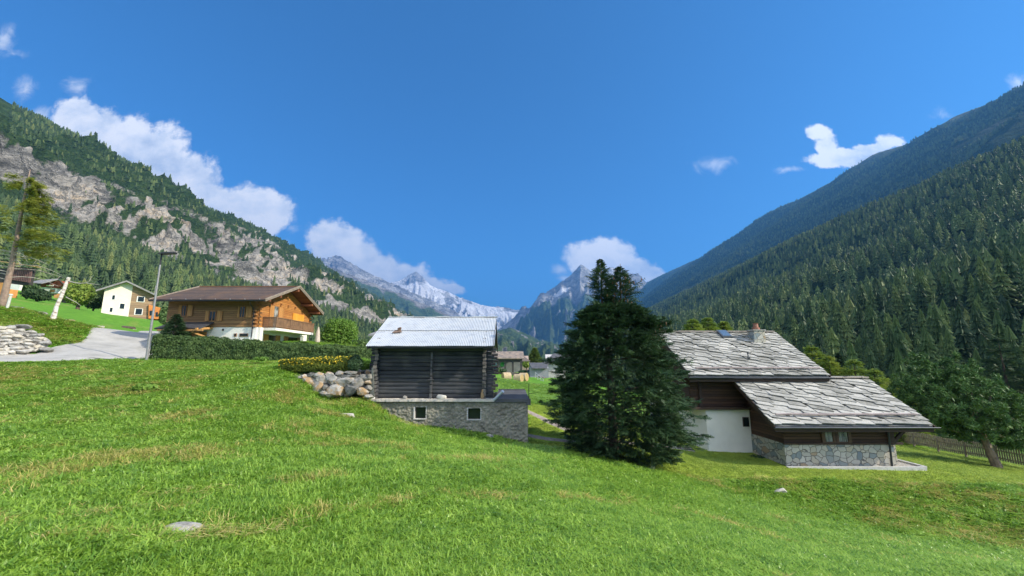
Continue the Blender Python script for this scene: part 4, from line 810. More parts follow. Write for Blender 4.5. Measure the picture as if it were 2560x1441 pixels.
# snow guard poles
pole = plain('grey_pole_wood', (0.40, 0.33, 0.31), (0.22, 0.17, 0.16), 5, .8, .3, 30, (.4, 1, 1))
for pt_, xa, xb, v_ in ((ptU, 10.6, 17.75, .55), (ptL, 13.1, 20.15, .62)):
    g = MB(); rg = random.Random(int(xa)); n_ = 8; pp = [Vector(pt_(xa + (xb - xa) * i / n_, v_ + rg.uniform(-.015, .015), .20 + rg.uniform(-.01, .01))) for i in range(n_ + 1)]; g.tube(pp, [.05 + rg.uniform(-.006, .008) for _ in pp], 8)
    for i in range(7): x_ = xa + .3 + (xb - xa - .6) * i / 6; g.tube([pt_(x_, v_ + .12, .04), pt_(x_, v_, .25)], .012, 5)
    g.build('snow_guard', pole, house)
def gutter(x0, x1, y, z, r=.075, name='gutter', mat=None, par=None):
    g = MB(); n = 7
    for xx in (x0, x1): pass
    V_ = []; 
    for xx in (x0, x1):
        for j in range(n): t = math.pi * j / (n - 1); V_.append((xx, y - math.cos(t) * r, z - math.sin(t) * r))
    g.add(V_, [(j, j + 1, n + j + 1, n + j) for j in range(n - 1)] + [tuple(range(n)), tuple(range(2 * n - 1, n - 1, -1))]); g.tube([(x0, y - r, z), (x1, y - r, z)], .014, 5); return g.build(name, mat or gutm, par)
gutter(UX[0] - .05, UX[1] + .1, UE[0] - .06, UE[1] - .07, .08, par=house); gutter(LX[0] - .02, LX[1] + .15, LE[0] - .06, LE[1] - .07, .08, par=house)
g = MB(); g.box(UX[0] + .05, UX[1] - .08, UE[0] + .02, UE[0] + .08, UE[1] - .31, UE[1] - .07); g.box(LX[0] + .05, LX[1] - .05, LE[0] + .02, LE[0] + .08, LE[1] - .30, LE[1] - .07)
for (x_, A_, B_) in ((UX[0] + .02, UE, UR), (UX[1] - .02, UE, UR), (UX[0] + .02, UB, UR), (UX[1] - .02, UB, UR), (LX[0] + .02, LE, LR), (LX[1] - .02, LE, LR)): g.beam((x_, A_[0], A_[1] - .12), (x_, B_[0], B_[1] - .12), .05, .22)
g.build('fascia', dkbeam, house)
# walls of the upper body
g = MB(); xa, xb = 10.42, 17.7
g.prism([(xa, 25.25, -2.74), (xa, 32.8, -2.74), (xa, 32.8, -.62), (xa, 29.0, 1.62), (xa, 25.25, -.58)], (xb - xa, 0, 0)); g.build('upper_wall', dkwood, house)
g = MB(); g.box(10.42, 17.7, 26.95, 32.8, -5.9, -2.745); g.box(13.76, 17.7, 25.62, 26.94, -5.9, -2.745); g.build('ground_floor_wall', white, house)
g = MB(); g.box(10.05, 10.42, 25.3, 26.4, -2.72, -.9); g.box(10.9, 11.05, 25.1, 25.25, -2.75, -.75); g.box(10.2, 13.7, 24.75, 25.25, -2.80, -2.66); g.beam((10.7, 24.5, -1.05), (10.7, 25.3, -1.05), .16, .2); g.beam((17.3, 24.5, -1.05), (17.3, 25.3, -1.05), .16, .2); g.box(17.7, 18.0, 25.3, 25.6, -3, -.9); g.build('timber_frame', dkbeam, house)
g = MB(); g.prism([(11.12, 24.95, -5.7), (13.75, 24.95, -5.7), (13.75, 25.6, -5.7), (10.3, 26.9, -5.7), (10.38, 26.35, -5.7)], (0, 0, 2.98)); g.build('white_wall', white, house)
a_ = P(1859, 1065, Y=24.95); b_ = P(1869, 1045, Y=24.95); g = MB(); g.box(a_.x - .04, b_.x + .04, 24.90, 24.97, a_.z - .04, b_.z + .04); f_ = g.build('window', dkbeam, house); g = MB(); g.box(a_.x, b_.x, 24.885, 24.905, a_.z, b_.z); g.build('pane', M_GLASS, f_)
g = MB(); g.box(9.9, 10.4, 27.0, 27.1, -5.4, -3.1); g.build('door', boards('brown_door', (0.12, 0.07, 0.04), (0.05, 0.03, 0.02), .12, 'x'), house)
g = MB(); g.box(10.41, 10.415, 26.2, 27.0, -4.6, -3.7); 
# lower body
xa, xb = 13.6, 19.05; zt = -4.13
g = MB(); g.box(xa, xb, 22.0, 25.2, -5.9, zt); g.box(18.95, 19.45, 22.35, 25.2, -5.9, zt + .0); g.build('flagstone_wall', M_FLAG, house)
sl = (LR[1] - LE[1]) / (LR[0] - LE[0])
def zl(y): return LE[1] + (y - LE[0]) * sl - .20
g = MB(); g.prism([(xa + .02, 22.03, zt), (xa + .02, 25.2, zt), (xa + .02, 25.2, zl(25.2) - .25), (xa + .02, 24.8, zl(24.8)), (xa + .02, 22.03, zl(22.03))], (xb - xa - .04, 0, 0)); g.build('lower_wall', dkwood, house)
g = MB(); g.box(18.85, 19.07, 21.9, 22.1, zt, zl(22) + .05); g.box(xa - .05, 19.5, 21.93, 22.06, zt - .03, zt + .07)
for x_ in (13.55, 14.4, 18.3, 19.3, 20.2): g.beam((x_, 21.35, zl(21.35) + .03), (x_, 24.6, zl(24.6) + .03), .1, .14)
g.beam((18.9, 22.1, -3.35), (20.3, 22.1, -3.2), .16, .18); g.beam((19.1, 22.0, -4.0), (19.9, 22.0, -3.3), .12, .14); g.build('lower_frame', dkbeam, house)
for (pa, pb) in ((2064, 2080), (2098, 2117)):
    a_ = P(pa, 1105, Y=21.97); b_ = P(pb, 1073, Y=21.97); w_, z_a, z_b = (a_.x, b_.x), a_.z, b_.z
    g = MB(); g.box(w_[0] - .16, w_[0], 21.94, 22.05, z_a - .05, z_b + .1); g.box(w_[1], w_[1] + .16, 21.94, 22.05, z_a - .05, z_b + .1); g.box(w_[0], w_[1], 21.94, 22.05, z_a - .05, z_a); g.box(w_[0], w_[1], 21.94, 22.05, z_b, z_b + .1)
    f_ = g.build('window', plain('brown_window_frame', (0.14, 0.075, 0.04), (0.07, 0.04, 0.022), 5, .6), house)
    g = MB(); g.box(w_[0], w_[1], 22.0, 22.02, z_a, z_b); g.build('pane', newmat('curtained_glass')[0] if 'curtained_glass' not in MATS else MATS['curtained_glass'], f_)
    g = MB(); g.box((w_[0] + w_[1]) / 2 - .012, (w_[0] + w_[1]) / 2 + .012, 21.975, 22.0, z_a, z_b)
    for k in (1, 2): zz = z_a + (z_b - z_a) * k / 3; g.box(w_[0], w_[1], 21.975, 22.0, zz - .01, zz + .01)
    g.build('glazing_bars', plain('bar_grey', (.25, .26, .26), None, 4, .6), f_)
cg = MATS['curtained_glass']; nt = NT(cg.node_tree); b = cg.node_tree.nodes['Principled BSDF']
nt.put(b.inputs['Base Color'], nt.ramp(nt.noise(nt.vm('MULTIPLY', pos(nt), (9, 1, .8)), 2.2, 3), [(.35, (.06, .07, .065)), (.65, (.42, .42, .38))])); b.inputs['Roughness'].default_value = .15
g = MB(); g.tube([(18.45, 21.3, -3.3), (18.75, 21.85, -3.55), (18.75, 21.9, -5.2)], .045, 8); g.build('downpipe', plain('dark_pipe', (0.035, 0.038, 0.04), None, 4, .4), house)
g = MB(); g.tube([(18.0, 24.2, -.95), (18.02, 24.3, -1.3), (18.02, 24.35, -1.55)], .012, 6); g.build('rain_chain', gutm, house)
kb = P(1963, 1163, Y=21.6); g = MB()
for i in range(7): xa_ = 13.35 + i * .955; g.box(xa_, xa_ + .945, 21.45, 21.62, -5.6, -5.10)
g.box(20.03, 20.2, 21.62, 23.6, -5.6, -5.10); g.build('kerb_stones', plain('light_concrete', (0.55, 0.54, 0.50), (0.42, 0.41, 0.38), 5, .85, .3, 30), house)
g = MB(); g.box(13.6, 20.03, 21.62, 23.6, -5.6, -5.17); g.build('gravel_bed', plain('pebble_bed', (0.62, 0.58, 0.50), (0.24, 0.22, 0.19), 16, .95, 1.0, 25, bd=.05), house)
# chimney, skylight, vent
def onroof(px, py, A_, B_):
    n_ = Vector((0, -(B_[1] - A_[1]), B_[0] - A_[0])); d_ = P(px, py, Y=1.0); k = (n_.y * A_[0] + n_.z * A_[1]) / (n_.y * d_.y + n_.z * d_.z); return d_ * k
q_ = onroof(1900, 860, UE, UR); g = MB(); cw = .37; g.box(q_.x - cw, q_.x + cw, q_.y - .05, q_.y + .70, q_.z - .3, q_.z + .86); ch = g.build('chimney', M_FLAG, house)
g = MB(); g.box(q_.x - cw - .05, q_.x + cw + .05, q_.y - .10, q_.y + .75, q_.z + .86, q_.z + .93); g.build('chimney_cap', conc, ch)
g = MB(); g.tube([(q_.x, q_.y + .3, q_.z + .93), (q_.x, q_.y + .3, q_.z + 1.08), (q_.x, q_.y + .3, q_.z + 1.10), (q_.x, q_.y + .3, q_.z + 1.30), (q_.x, q_.y + .3, q_.z + 1.36)], [.24, .23, .17, .15, .18], 14); g.build('flue', plain('copper_flue', (0.36, 0.17, 0.11), (0.22, 0.10, 0.07), 6, .5, metal=.4), ch)
n_ = Vector((0, -(UR[1] - UE[1]), UR[0] - UE[0])).normalized(); dv = Vector((0, UR[0] - UE[0], UR[1] - UE[1])).normalized()
q_ = onroof(1818, 848, UE, UR); c_ = [q_ + Vector((sx_ * .33, 0, 0)) + dv * k * .95 for sx_, k in ((-1, 0), (1, 0), (1, 1), (-1, 1))]
g = MB(); g.hexa([a_ + n_ * .02 for a_ in c_] + [a_ + n_ * .20 for a_ in c_]); sk = g.build('skylight', plain('skylight_frame', (.10, .11, .12), None, 4, .4), house)
c2 = [q_ + Vector((sx_ * .25, 0, 0)) + dv * (.08 + k * .79) for sx_, k in ((-1, 0), (1, 0), (1, 1), (-1, 1))]; g = MB(); g.hexa([a_ + n_ * .19 for a_ in c2] + [a_ + n_ * .215 for a_ in c2]); g.build('pane', plain('sky_glass', (.10, .16, .24), None, 2, .08), sk)
q_ = onroof(1871, 900, UE, UR); g = MB(); g.tube([q_, q_ + Vector((0, 0, .34))], .03, 8); g.tube([q_ + Vector((0, 0, .34)), q_ + Vector((0, 0, .46))], .05, 8); g.tube([q_ + n_ * .1, q_ + n_ * .12 + Vector((0, 0, .03))], .10, 8); g.build('vent_pipe', gutm, house)
g = MB(); g.tube([(13.35, 23.0, -5.1), (13.3, 22.9, -4.75)], [.22, .26], 10); 
# dark shrub low by the side wall is built with the plants

# ------------------------------------------------------------------ timber chalet (left)
pine = boards('golden_pine_boards', (0.58, 0.27, 0.075), (0.34, 0.13, 0.035), 0.16, 'z', 0.07, .6, patch=(0.42, 0.17, 0.05))
pine2 = boards('darker_pine_boards', (0.36, 0.20, 0.085), (0.20, 0.105, 0.045), 0.16, 'z', 0.07, .7)  # front wall boards, a darker tone than the gable
pineb = plain('golden_pine_beam', (0.42, 0.20, 0.07), (0.24, 0.11, 0.04), 4, .6, .3, 14, (1, 1, 3))
shut = boards('pine_shutter', (0.52, 0.27, 0.09), (0.34, 0.16, 0.055), 0.12, 'x', .06, .6, (14, 1, 1.2))
shuto = boards('bright_orange_shutter', (0.86, 0.42, 0.06), (0.70, 0.30, 0.035), 0.14, 'y', .06, .55, (1, 14, 1.2))
shuty = boards('pine_shutter_gable', (0.60, 0.29, 0.09), (0.40, 0.18, 0.05), 0.14, 'y', .06, .6, (1, 14, 1.2))
tiler = boards('brown_roof_tiles', (0.135, 0.095, 0.072), (0.075, 0.052, 0.042), 0.11, 'z', .12, .8, (2.2, 2.2, 2), patch=(0.17, 0.10, 0.06))
soffit = boards('reddish_soffit', (0.20, 0.085, 0.05), (0.11, 0.045, 0.03), .12, 'y', .06, .7)
grey_b = plain('silvered_barge_board', (0.34, 0.28, 0.22), (0.20, 0.16, 0.13), 4, .8, .3, 20)
C0 = (-25, 39, 1.5); ch_ = thing('timber_chalet', C0, 'large pine chalet with brown tiled roof, white ground floor and balcony on its gable', 'house')
E1, RG, E2 = (33.8, 4.86), (39.1, 6.82), (44.5, 4.86); X0, X1 = -29.44, -20.08; WX = -21.24; WL = -28.85
def gable_roof(par, E1, RG, E2, X0, X1, th, mt, ms, name='roof'):
    g = MB(); n1 = Vector((0, -(RG[1] - E1[1]), RG[0] - E1[0])).normalized() * th; n2 = Vector((0, (RG[1] - E2[1]), E2[0] - RG[0])).normalized() * th
    r_ = Vector((0, RG[0], RG[1])); a_ = Vector((0, E1[0], E1[1])); b_ = Vector((0, E2[0], E2[1])); rd = r_ - Vector((0, 0, th * 1.05))
    for q0, nn in ((a_, n1), (b_, n2)):
        poly = [q0, r_, rd, q0 - nn]; k = len(g.v); g.v += [(X0,) + tuple(v[1:]) for v in poly] + [(X1,) + tuple(v[1:]) for v in poly]
        g.f += [(k, k + 1, k + 5, k + 4), (k + 1, k + 2, k + 6, k + 5), (k + 2, k + 3, k + 7, k + 6), (k + 3, k, k + 4, k + 7), (k, k + 3, k + 2, k + 1), (k + 4, k + 5, k + 6, k + 7)]; g.m += [0, 0, 1, 0, 0, 0]
    return g.build(name, [mt, ms], par)
rf = gable_roof(ch_, E1, RG, E2, X0, X1, .17, tiler, soffit)
g = MB(); g.box(X0, X1, RG[0] - .14, RG[0] + .14, RG[1] - .02, RG[1] + .06); g.build('ridge_tiles', plain('reddish_ridge', (0.26, 0.13, 0.07), (0.16, 0.08, 0.05), 6, .8), rf)
g = MB()
for E_ in (E1, E2):
    g.beam((X1 + .035, E_[0], E_[1] - .05), (X1 + .035, RG[0], RG[1] - .02), .05, .24); g.beam((X1 + .075, E_[0], E_[1] + .02), (X1 + .075, RG[0], RG[1] + .05), .04, .12); g.beam((X0 - .03, E_[0], E_[1] - .05), (X0 - .03, RG[0], RG[1] - .02), .05, .24)
g.build('barge_board', grey_b, ch_)
gutter(X0, X1, E1[0] - .06, E1[1] - .08, .09, par=ch_, mat=plain('black_gutter', (.03, .035, .05), None, 4, .4)); gutter(X0, X1, E2[0] + .06, E2[1] - .08, .09, par=ch_, mat=MATS['black_gutter'])
g = MB()
for i in range(8): x_ = X0 + .5 + i * 1.2; g.box(x_, x_ + .05, E1[0] - .02, E1[0] + .03, E1[1] + .0, E1[1] + .04)
g.build('snow_hook', plain('pale_tin', (.5, .5, .5), None, 4, .5), ch_)
wb = 2.70
g = MB(); yA, yB = 35.0, 44.05; t1 = lambda y: E1[1] + (RG[1] - E1[1]) * ((y if y < 39.1 else 78.2 - y) - 33.8) / 5.3 - .19
g.prism([(WX, yA, wb), (WX, yB, wb), (WX, yB, t1(yB)), (WX, 39.1, t1(39.1)), (WX, yA, t1(yA))], (-.22, 0, 0)); g.build('gable_wall', pine, ch_)
g = MB(); g.box(WL, WX - .23, yA, yA + .2, wb, t1(yA)); g.box(WL, WL + .2, yA + .2, yB, wb, t1(yA)); g.build('front_wall', pine2, ch_)
g = MB(); rg = random.Random(3)
for k in range(13):   # crossing log ends at the corner
    z_ = wb + .08 + k * .16
    if k % 2 == 0: g.box(WX - .2, WX - .04, yA - .24 - rg.uniform(0, .04), yA - .002, z_ - .07, z_ + .07)
    else: g.box(WX + .002, WX + .24 + rg.uniform(0, .04), yA + .02, yA + .18, z_ - .07, z_ + .07)
    if k % 2 == 1: g.box(WX + .002, WX + .22, yB - .2, yB - .04, z_ - .07, z_ + .07)
g.build('log_ends', pineb, ch_)
g = MB(); g.box(WL + .05, WX - .1, yA + .04, yA + .3, .6, wb - .002); g.box(WX - .35, WX - .12, yA + .3, yB - .1, .6, wb - .002); g.box(WL + .05, WL + .3, yA + .3, yB, .6, wb - .002); g.build('ground_floor_wall', white, ch_)
g = MB(); g.prism([(WX - .62, yA - .35, .6), (WX + .05, yA - .35, .6), (WX + .05, yA - .02, wb - .01), (WX - .35, yA - .02, wb - .01)], (0, .32, 0)); g.box(WX - .11, WX + .30, yA + .05, yA + .45, .6, wb - .01); g.build('corner_pillar', white, ch_)
q_ = P(770, 850, x=WX + .85); g = MB(); g.box(WX + .75, WX + 1.05, 40.9, 41.25, .6, 2.30); g.build('balcony_pillar', white, ch_)
BZ0, BZ1 = 2.52, 2.70; BX = WX + 1.2; bY0, bY1 = 35.7, 42.5
g = MB(); g.box(WX + .002, BX, bY0, bY1, BZ0 - .04, BZ1); bal = g.build('balcony', white, ch_)
rail = plain('greyed_balcony_wood', (0.30, 0.17, 0.09), (0.17, 0.10, 0.06), 3, .75)
g = MB()
for y_ in np.arange(bY0 + .03, bY1 - .02, .105): g.box(BX - .05, BX - .025, y_, y_ + .075, BZ1 + .06, BZ1 + .86)
for x_ in np.arange(WX + .04, BX - .06, .105): g.box(x_, x_ + .075, bY0 + .02, bY0 + .045, BZ1 + .06, BZ1 + .86)
g.box(BX - .10, BX + .02, bY0 - .02, bY1, BZ1 + .86, BZ1 + .92); g.box(WX + .01, BX - .10, bY0 - .02, bY0 + .1, BZ1 + .86, BZ1 + .92); g.box(BX - .025, BX + .01, bY0, bY1, BZ1 + .10, BZ1 + .17)
for y_ in (bY0, 38.0, 40.3, bY1 - .09): g.box(BX - .06, BX + .03, y_, y_ + .09, BZ1 + .001, BZ1 + .95)
g.build('railing', rail, bal)
def on_gable(pa, pb, ya, yb):
    a_ = P(pa, yb, x=WX); b_ = P(pb, ya, x=WX); return a_.y, b_.y, min(a_.z, b_.z), max(a_.z, b_.z)
def plate(y0, y1, z0, z1, name, mat, par, off=.02, th=.04): g = MB(); g.box(WX + off - .018, WX + off + th, y0, y1, z0, z1); return g.build(name, mat, par)
yd0 = P(683, 790, x=WX).y; yd1 = P(693, 790, x=WX).y
dt = 4.75
fr_ = plate(yd0 - .06, yd1 + .06, wb + .02, dt + .04, 'balcony_door', pineb, ch_, .02, .03); plate(yd0 + .03, yd1 - .03, wb + .06, dt - .02, 'pane', MATS['curtained_glass'], fr_, .045, .02)
ys0 = P(672, 790, x=WX).y; plate(ys0, yd0 - .07, wb + .04, dt, 'shutter', shuty, ch_, .05, .04)
ys1 = P(707, 790, x=WX).y; plate(yd1 + .07, ys1, wb + .04, dt, 'shutter', shuty, ch_, .05, .04)
a0, a1 = P(730, 800, x=WX).y, P(758, 800, x=WX).y; za, zb = wb + .12, P(745, 786, x=WX).z
m0 = (a0 + a1) / 2; plate(a0, m0 - .01, za, zb, 'shutter', shuto, ch_, .04, .04).__setitem__('label', 'bright orange closed shutter'); plate(m0 + .01, a1, za, zb, 'shutter', shuto, ch_, .04, .04).__setitem__('label', 'bright orange closed shutter')
g = MB()      # beam ends and brackets across the gable
for k in range(5): y_ = 36.9 + k * 1.28; z_ = 4.98 + .02 * k; g.box(WX + .002, WX + .16, y_, y_ + .22, z_, z_ + .10); g.box(WX + .002, WX + .13, y_, y_ + .09, z_ - .15, z_)
g.box(WX + .002, WX + .16, 39.0, 39.2, 5.75, 5.9); g.build('beam_end', pineb, ch_)
g = MB()
for y_, z_ in ((39.1, 6.45), (36.2, 5.45), (42.0, 5.45), (34.6, 4.9), (43.7, 4.86)): g.beam((WX - .1, y_, z_), (X1 - .02, y_, z_), .2, .22)
g.build('purlin', plain('red_brown_purlin', (0.34, 0.13, 0.06), (0.2, 0.08, 0.04), 4, .6), ch_)
def front_win(pl, pr, pt_, pb_, dl, dr, s_l, s_r):
    a_ = P(dl, pb_, Y=yA); b_ = P(dr, pt_, Y=yA); g = MB(); g.box(a_.x - .06, b_.x + .06, yA - .05, yA - .001, a_.z - .06, b_.z + .06); w_ = g.build('window', pineb, ch_)
    g = MB(); g.box(a_.x, b_.x, yA - .06, yA - .045, a_.z, b_.z); g.build('pane', M_GLASS, w_)
    g = MB(); g.box((a_.x + b_.x) / 2 - .03, (a_.x + b_.x) / 2 + .03, yA - .075, yA - .06, a_.z, b_.z); g.build('mullion', pineb, w_)
    for (l_, r__) in ((s_l), (s_r)):
        if l_ is None: continue
        u = P(l_, pb_, Y=yA).x; v_ = P(r__, pb_, Y=yA).x; g = MB(); g.box(u, v_, yA - .10, yA - .055, a_.z - .04, b_.z + .04); g.build('shutter', shut, ch_)
front_win(447, 482, 765, 790, 455, 467, (446, 453.5), (469, 482)); front_win(512, 556, 780, 802, 524, 540, (513, 522.5), (542, 556)); front_win(593, 632, 768, 793, 600, 613, (594, 598.5), (615, 630))
for (pa, pb, ya, yb) in ((584, 592, 834, 842), (598, 620, 834, 842)):
    a_ = P(pa, yb, Y=yA); b_ = P(pb, ya, Y=yA); g = MB(); g.box(a_.x, b_.x, yA + .0, yA + .039, a_.z, b_.z); w_ = g.build('window', pineb, ch_); g = MB(); g.box(a_.x + .05, b_.x - .05, yA - .012, yA + .0, a_.z + .05, b_.z - .04); g.build('pane', M_GLASS, w_)
a_ = P(557, 825, Y=yA); g = MB(); g.box(a_.x - .07, a_.x + .07, yA + .0, yA + .039, a_.z - .08, a_.z + .08); g.build('vent', M_GLASS, ch_)
for (pa, pb) in ((671, 688), (720, 742)):      # ground floor windows under the balcony
    y0_ = P(pa, 845, x=WX - .12).y; y1_ = P(pb, 848, x=WX - .12).y; g = MB(); g.box(WX - .118, WX - .09, y0_, y1_, .9, 2.15); w_ = g.build('window', M_GLASS, ch_)
    for (c0_, c1_) in ((y0_ - .75, y0_ - .04), (y1_ + .04, y1_ + .75)): g = MB(); g.box(WX - .118, WX - .07, c0_, c1_, .85, 2.2); g.build('shutter', shuty, ch_)
# porch canopy on the front
a_ = P(408, 816, Y=34.2); b_ = P(516, 822, Y=34.2); g = MB(); g.prism([(a_.x, 33.4, 2.40), (a_.x, 35.0, 3.02), (a_.x, 35.0, 3.12), (a_.x, 33.35, 2.50)], (b_.x - a_.x, 0, 0)); cn = g.build('porch_canopy', plain('dark_canopy_tiles', (.06, .06, .065), (.035, .035, .04), 3, .7), ch_)
g = MB(); g.beam((b_.x - .1, 33.2, 2.42), (b_.x - .1, 35.0, 2.62), .14, .16); g.beam((a_.x + .3, 33.35, 2.33), (b_.x + .35, 33.35, 2.33), .12, .14); g.beam((b_.x - .6, 33.4, 2.2), (b_.x - .1, 34.95, 1.75), .1, .12); g.build('canopy_beam', plain('orange_beam', (0.55, 0.30, 0.10), (0.4, 0.2, 0.07), 3, .6), cn)
g = MB(); g.box(a_.x + .9, b_.x - .5, 34.93, 34.999, .8, 2.3); g.build('porch_door', shut, ch_)
dp = MATS['dark_pipe']; q_ = P(638, 800, Y=34.8)
g = MB(); g.tube([(P(625, 757, Y=33.8).x, 33.75, 4.75), (P(628, 765, Y=34.3).x, 34.2, 4.5), (WX - .28, 34.86, 4.1), (WX - .28, 34.86, 1.0)], .045, 8); g.tube([(WX - .1, 44.45, 4.75), (WX + .35, 44.3, 4.3), (WX + .1, 44.12, 4.1), (WX + .1, 44.12, 1.0)], .045, 8); g.build('downpipe', dp, ch_)

# ------------------------------------------------------------------ other buildings
def hit_box(g, a, b): g.box(min(a[0], b[0]), max(a[0], b[0]), min(a[1], b[1]), max(a[1], b[1]), min(a[2], b[2]), max(a[2], b[2]))
def front_gable_house(name, Y, L, apex, Rr, base, split, label, depth, mats, wins, over=1.2, th=.35, phi=0.0):
    """gable wall in a vertical plane turned by phi; pixels of roof line, base (px_left, px_right, py)"""
    O = P(base[0], base[2], Y=Y); e = Vector((math.cos(phi), math.sin(phi), 0)); nrm = Vector((math.sin(phi), -math.cos(phi), 0))
    def Q(px, py, off=0.0):
        d_ = P(px, py, Y=1.0); k = (nrm.dot(O) + off) / nrm.dot(d_); return d_ * k
    dep = -nrm
    l, a, r = Q(*L, over), Q(*apex, over), Q(*Rr, over); bl, br = Q(base[0], base[2]), Q(base[1], base[2]); zb = min(bl.z, br.z) - 4
    root = thing(name, (O.x, O.y, O.z - .3), label, 'house'); up = Vector((0, 0, th)); g = MB()
    g.prism([l, a, a + up, l + up], dep * (depth + over)); g.prism([a + e * .004, r, r + up, a + up + e * .004], dep * (depth + over)); g.build('roof', mats[0], root)
    s_ = lambda p: (p - O).dot(e)
    sl_, sa, sr = s_(l), s_(a), s_(r)
    def zr(t): return l.z + (a.z - l.z) * (t - sl_) / (sa - sl_) if t < sa else a.z + (r.z - a.z) * (t - sa) / (sr - sa)
    def W(t, z, off=0.0): v = O + e * t + nrm * off; v.z = z; return v
    t0, t1_, t2_ = 0.0, s_(Q(split, base[2])), s_(br)
    def seg(ta, tb, off): return [W(ta, zb, off), W(tb, zb, off), W(tb, zr(tb) - .02, off)] + ([W(sa, a.z - .02, off)] if ta < sa < tb else []) + [W(ta, zr(ta) - .02, off)]
    g = MB(); g.prism(seg(t0, t1_, 0), dep * depth); g.build('wall', mats[1], root); g = MB(); g.prism(seg(t1_ + .004, t2_, -.05), dep * depth); g.build('timber_wall', mats[2], root)
    for (x0, y0, x1, y1) in wins:
        p0, p1 = Q(x0, y1), Q(x1, y0); ta, tb = s_(p0), s_(p1); g = MB(); g.prism([W(ta - .2, p0.z - .12, .04), W(tb + .12, p0.z - .12, .04), W(tb + .12, p1.z + .08, .04), W(ta - .2, p1.z + .08, .04)], dep * .1); w_ = g.build('window', mats[3], root)
        g = MB(); g.prism([W(ta, p0.z, .07), W(tb, p0.z, .07), W(tb, p1.z, .07), W(ta, p1.z, .07)], dep * .03); g.build('pane', M_GLASS, w_)
    return root, Q, dep
slat = plain('grey_shingle_roof', (0.30, 0.29, 0.28), (0.18, 0.175, 0.17), 1.5, .7, .3, 10)
larchw = boards('silvery_larch_cladding', (0.40, 0.27, 0.16), (0.24, 0.16, 0.10), .5, 'z', .05, .8, (.3, .3, 4))
root, Qh, dep_ = front_gable_house('cream_house', 90, (239, 729), (316, 705), (389, 740), (251, 375, 790), 321, 'modern cream and timber house with a wide shallow roof above the green meadow', 12, [slat, cream, larchw, white], [(280, 739, 288, 749), (299, 760, 312, 772), (274, 770, 282, 780), (338, 773, 356, 786), (344, 743, 361, 754)], phi=R(38))
p0, p1, p2, p3 = Qh(371, 797, .5), Qh(401, 799, .5), Qh(401, 770, .5), Qh(372, 762, .5)
g = MB(); g.prism([p0, p1, p2, p3], dep_ * 4); g.build('annex', boards('orange_cladding', (0.72, 0.27, 0.07), (0.5, 0.17, 0.04), .4, 'z', .05, .7, (.3, .3, 3)), root)
for (x0, y0, x1, y1) in ((374, 777, 381, 789), (389, 781, 395, 792)):
    g = MB(); g.prism([Qh(x0, y1, .58), Qh(x1, y1, .58), Qh(x1, y0, .58), Qh(x0, y0, .58)], dep_ * .06); g.build('window', M_GLASS, root)
g = MB(); p0 = P(387, 735, Y=112); g.tube([(p0.x, 112, p0.z - 3), (p0.x, 112, p0.z + 2.2)], .12, 6); g.build('flue', plain('pale_flue', (.5, .42, .36), None, 3, .5), root)
# red chalet
redw = boards('red_brown_cladding', (0.36, 0.10, 0.04), (0.22, 0.055, 0.025), .4, 'z', .06, .7, (.3, .3, 3))
Y = 140.0; e0 = P(57, 708, Y=Y - 8); e1 = P(162, 712, Y=Y + 6); ap = P(140, 697, Y=Y - 1); root = thing('red_chalet', (P(110, 740, Y=Y).x, Y, P(110, 745, Y=Y).z), 'small red-brown chalet with a grey roof and white ground floor on the far left slope', 'house')
xg = P(128, 720, Y=Y - 4).x; x0_ = P(62, 708, Y=Y - 2).x
def zz(py, Y_): return P(100, py, Y=Y_).z
f0, f1 = P(98, 708, Y=Y - 2), P(156, 712, Y=Y - 2)
g = MB(); l_ = P(58, 708, Y=Y - 3); m1 = P(145, 696, Y=Y + 1); r_ = P(163, 714, Y=Y - 3)
g.add([P(58, 709, Y=Y - 4), P(104, 708, Y=Y - 4), P(146, 697, Y=Y), P(100, 700, Y=Y + 3), P(58, 707, Y=Y - 4) + Vector((0, 0, -.0)), P(104, 710, Y=Y - 4), P(146, 699.5, Y=Y), P(100, 702, Y=Y + 3)], [(0, 1, 2, 3), (7, 6, 5, 4), (0, 4, 5, 1), (1, 5, 6, 2), (2, 6, 7, 3), (3, 7, 4, 0)])
g.add([P(146, 697, Y=Y), P(163, 713, Y=Y - 4), P(163, 713, Y=Y + 4), P(146, 697, Y=Y + 8), P(146, 699.5, Y=Y), P(163, 716, Y=Y - 4), P(163, 716, Y=Y + 4), P(146, 699.5, Y=Y + 8)], [(0, 1, 2, 3), (7, 6, 5, 4), (0, 4, 5, 1), (1, 5, 6, 2), (2, 6, 7, 3), (3, 7, 4, 0)]); g.build('roof', slat, root)
g = MB(); g.prism([P(101, 717.5, Y=Y), P(143, 721, Y=Y), P(157, 711, Y=Y), P(145, 701, Y=Y), P(102, 710, Y=Y)], (0, 6, 0)); g.build('gable_wall', redw, root)
g = MB(); g.prism([P(101, 724, Y=Y + .2), P(102, 717.6, Y=Y + .2), P(143, 721.2, Y=Y + .2), P(142, 733, Y=Y + .2), P(120, 733, Y=Y + .2)], (0, 5.5, 0)); g.build('ground_floor', white, root)
g = MB(); p0 = P(124, 731, Y=Y + .1); p1 = P(137, 724, Y=Y + .1); g.box(p0.x, p1.x, Y + .1, Y + .19, p0.z, p1.z); g.build('garage_door', shut, root)
g = MB(); p0 = P(116, 716, Y=Y - .1); p1 = P(134, 713, Y=Y - .1); g.box(p0.x, p1.x, Y - .2, Y - .02, p0.z, p1.z); g.build('window', white, root)
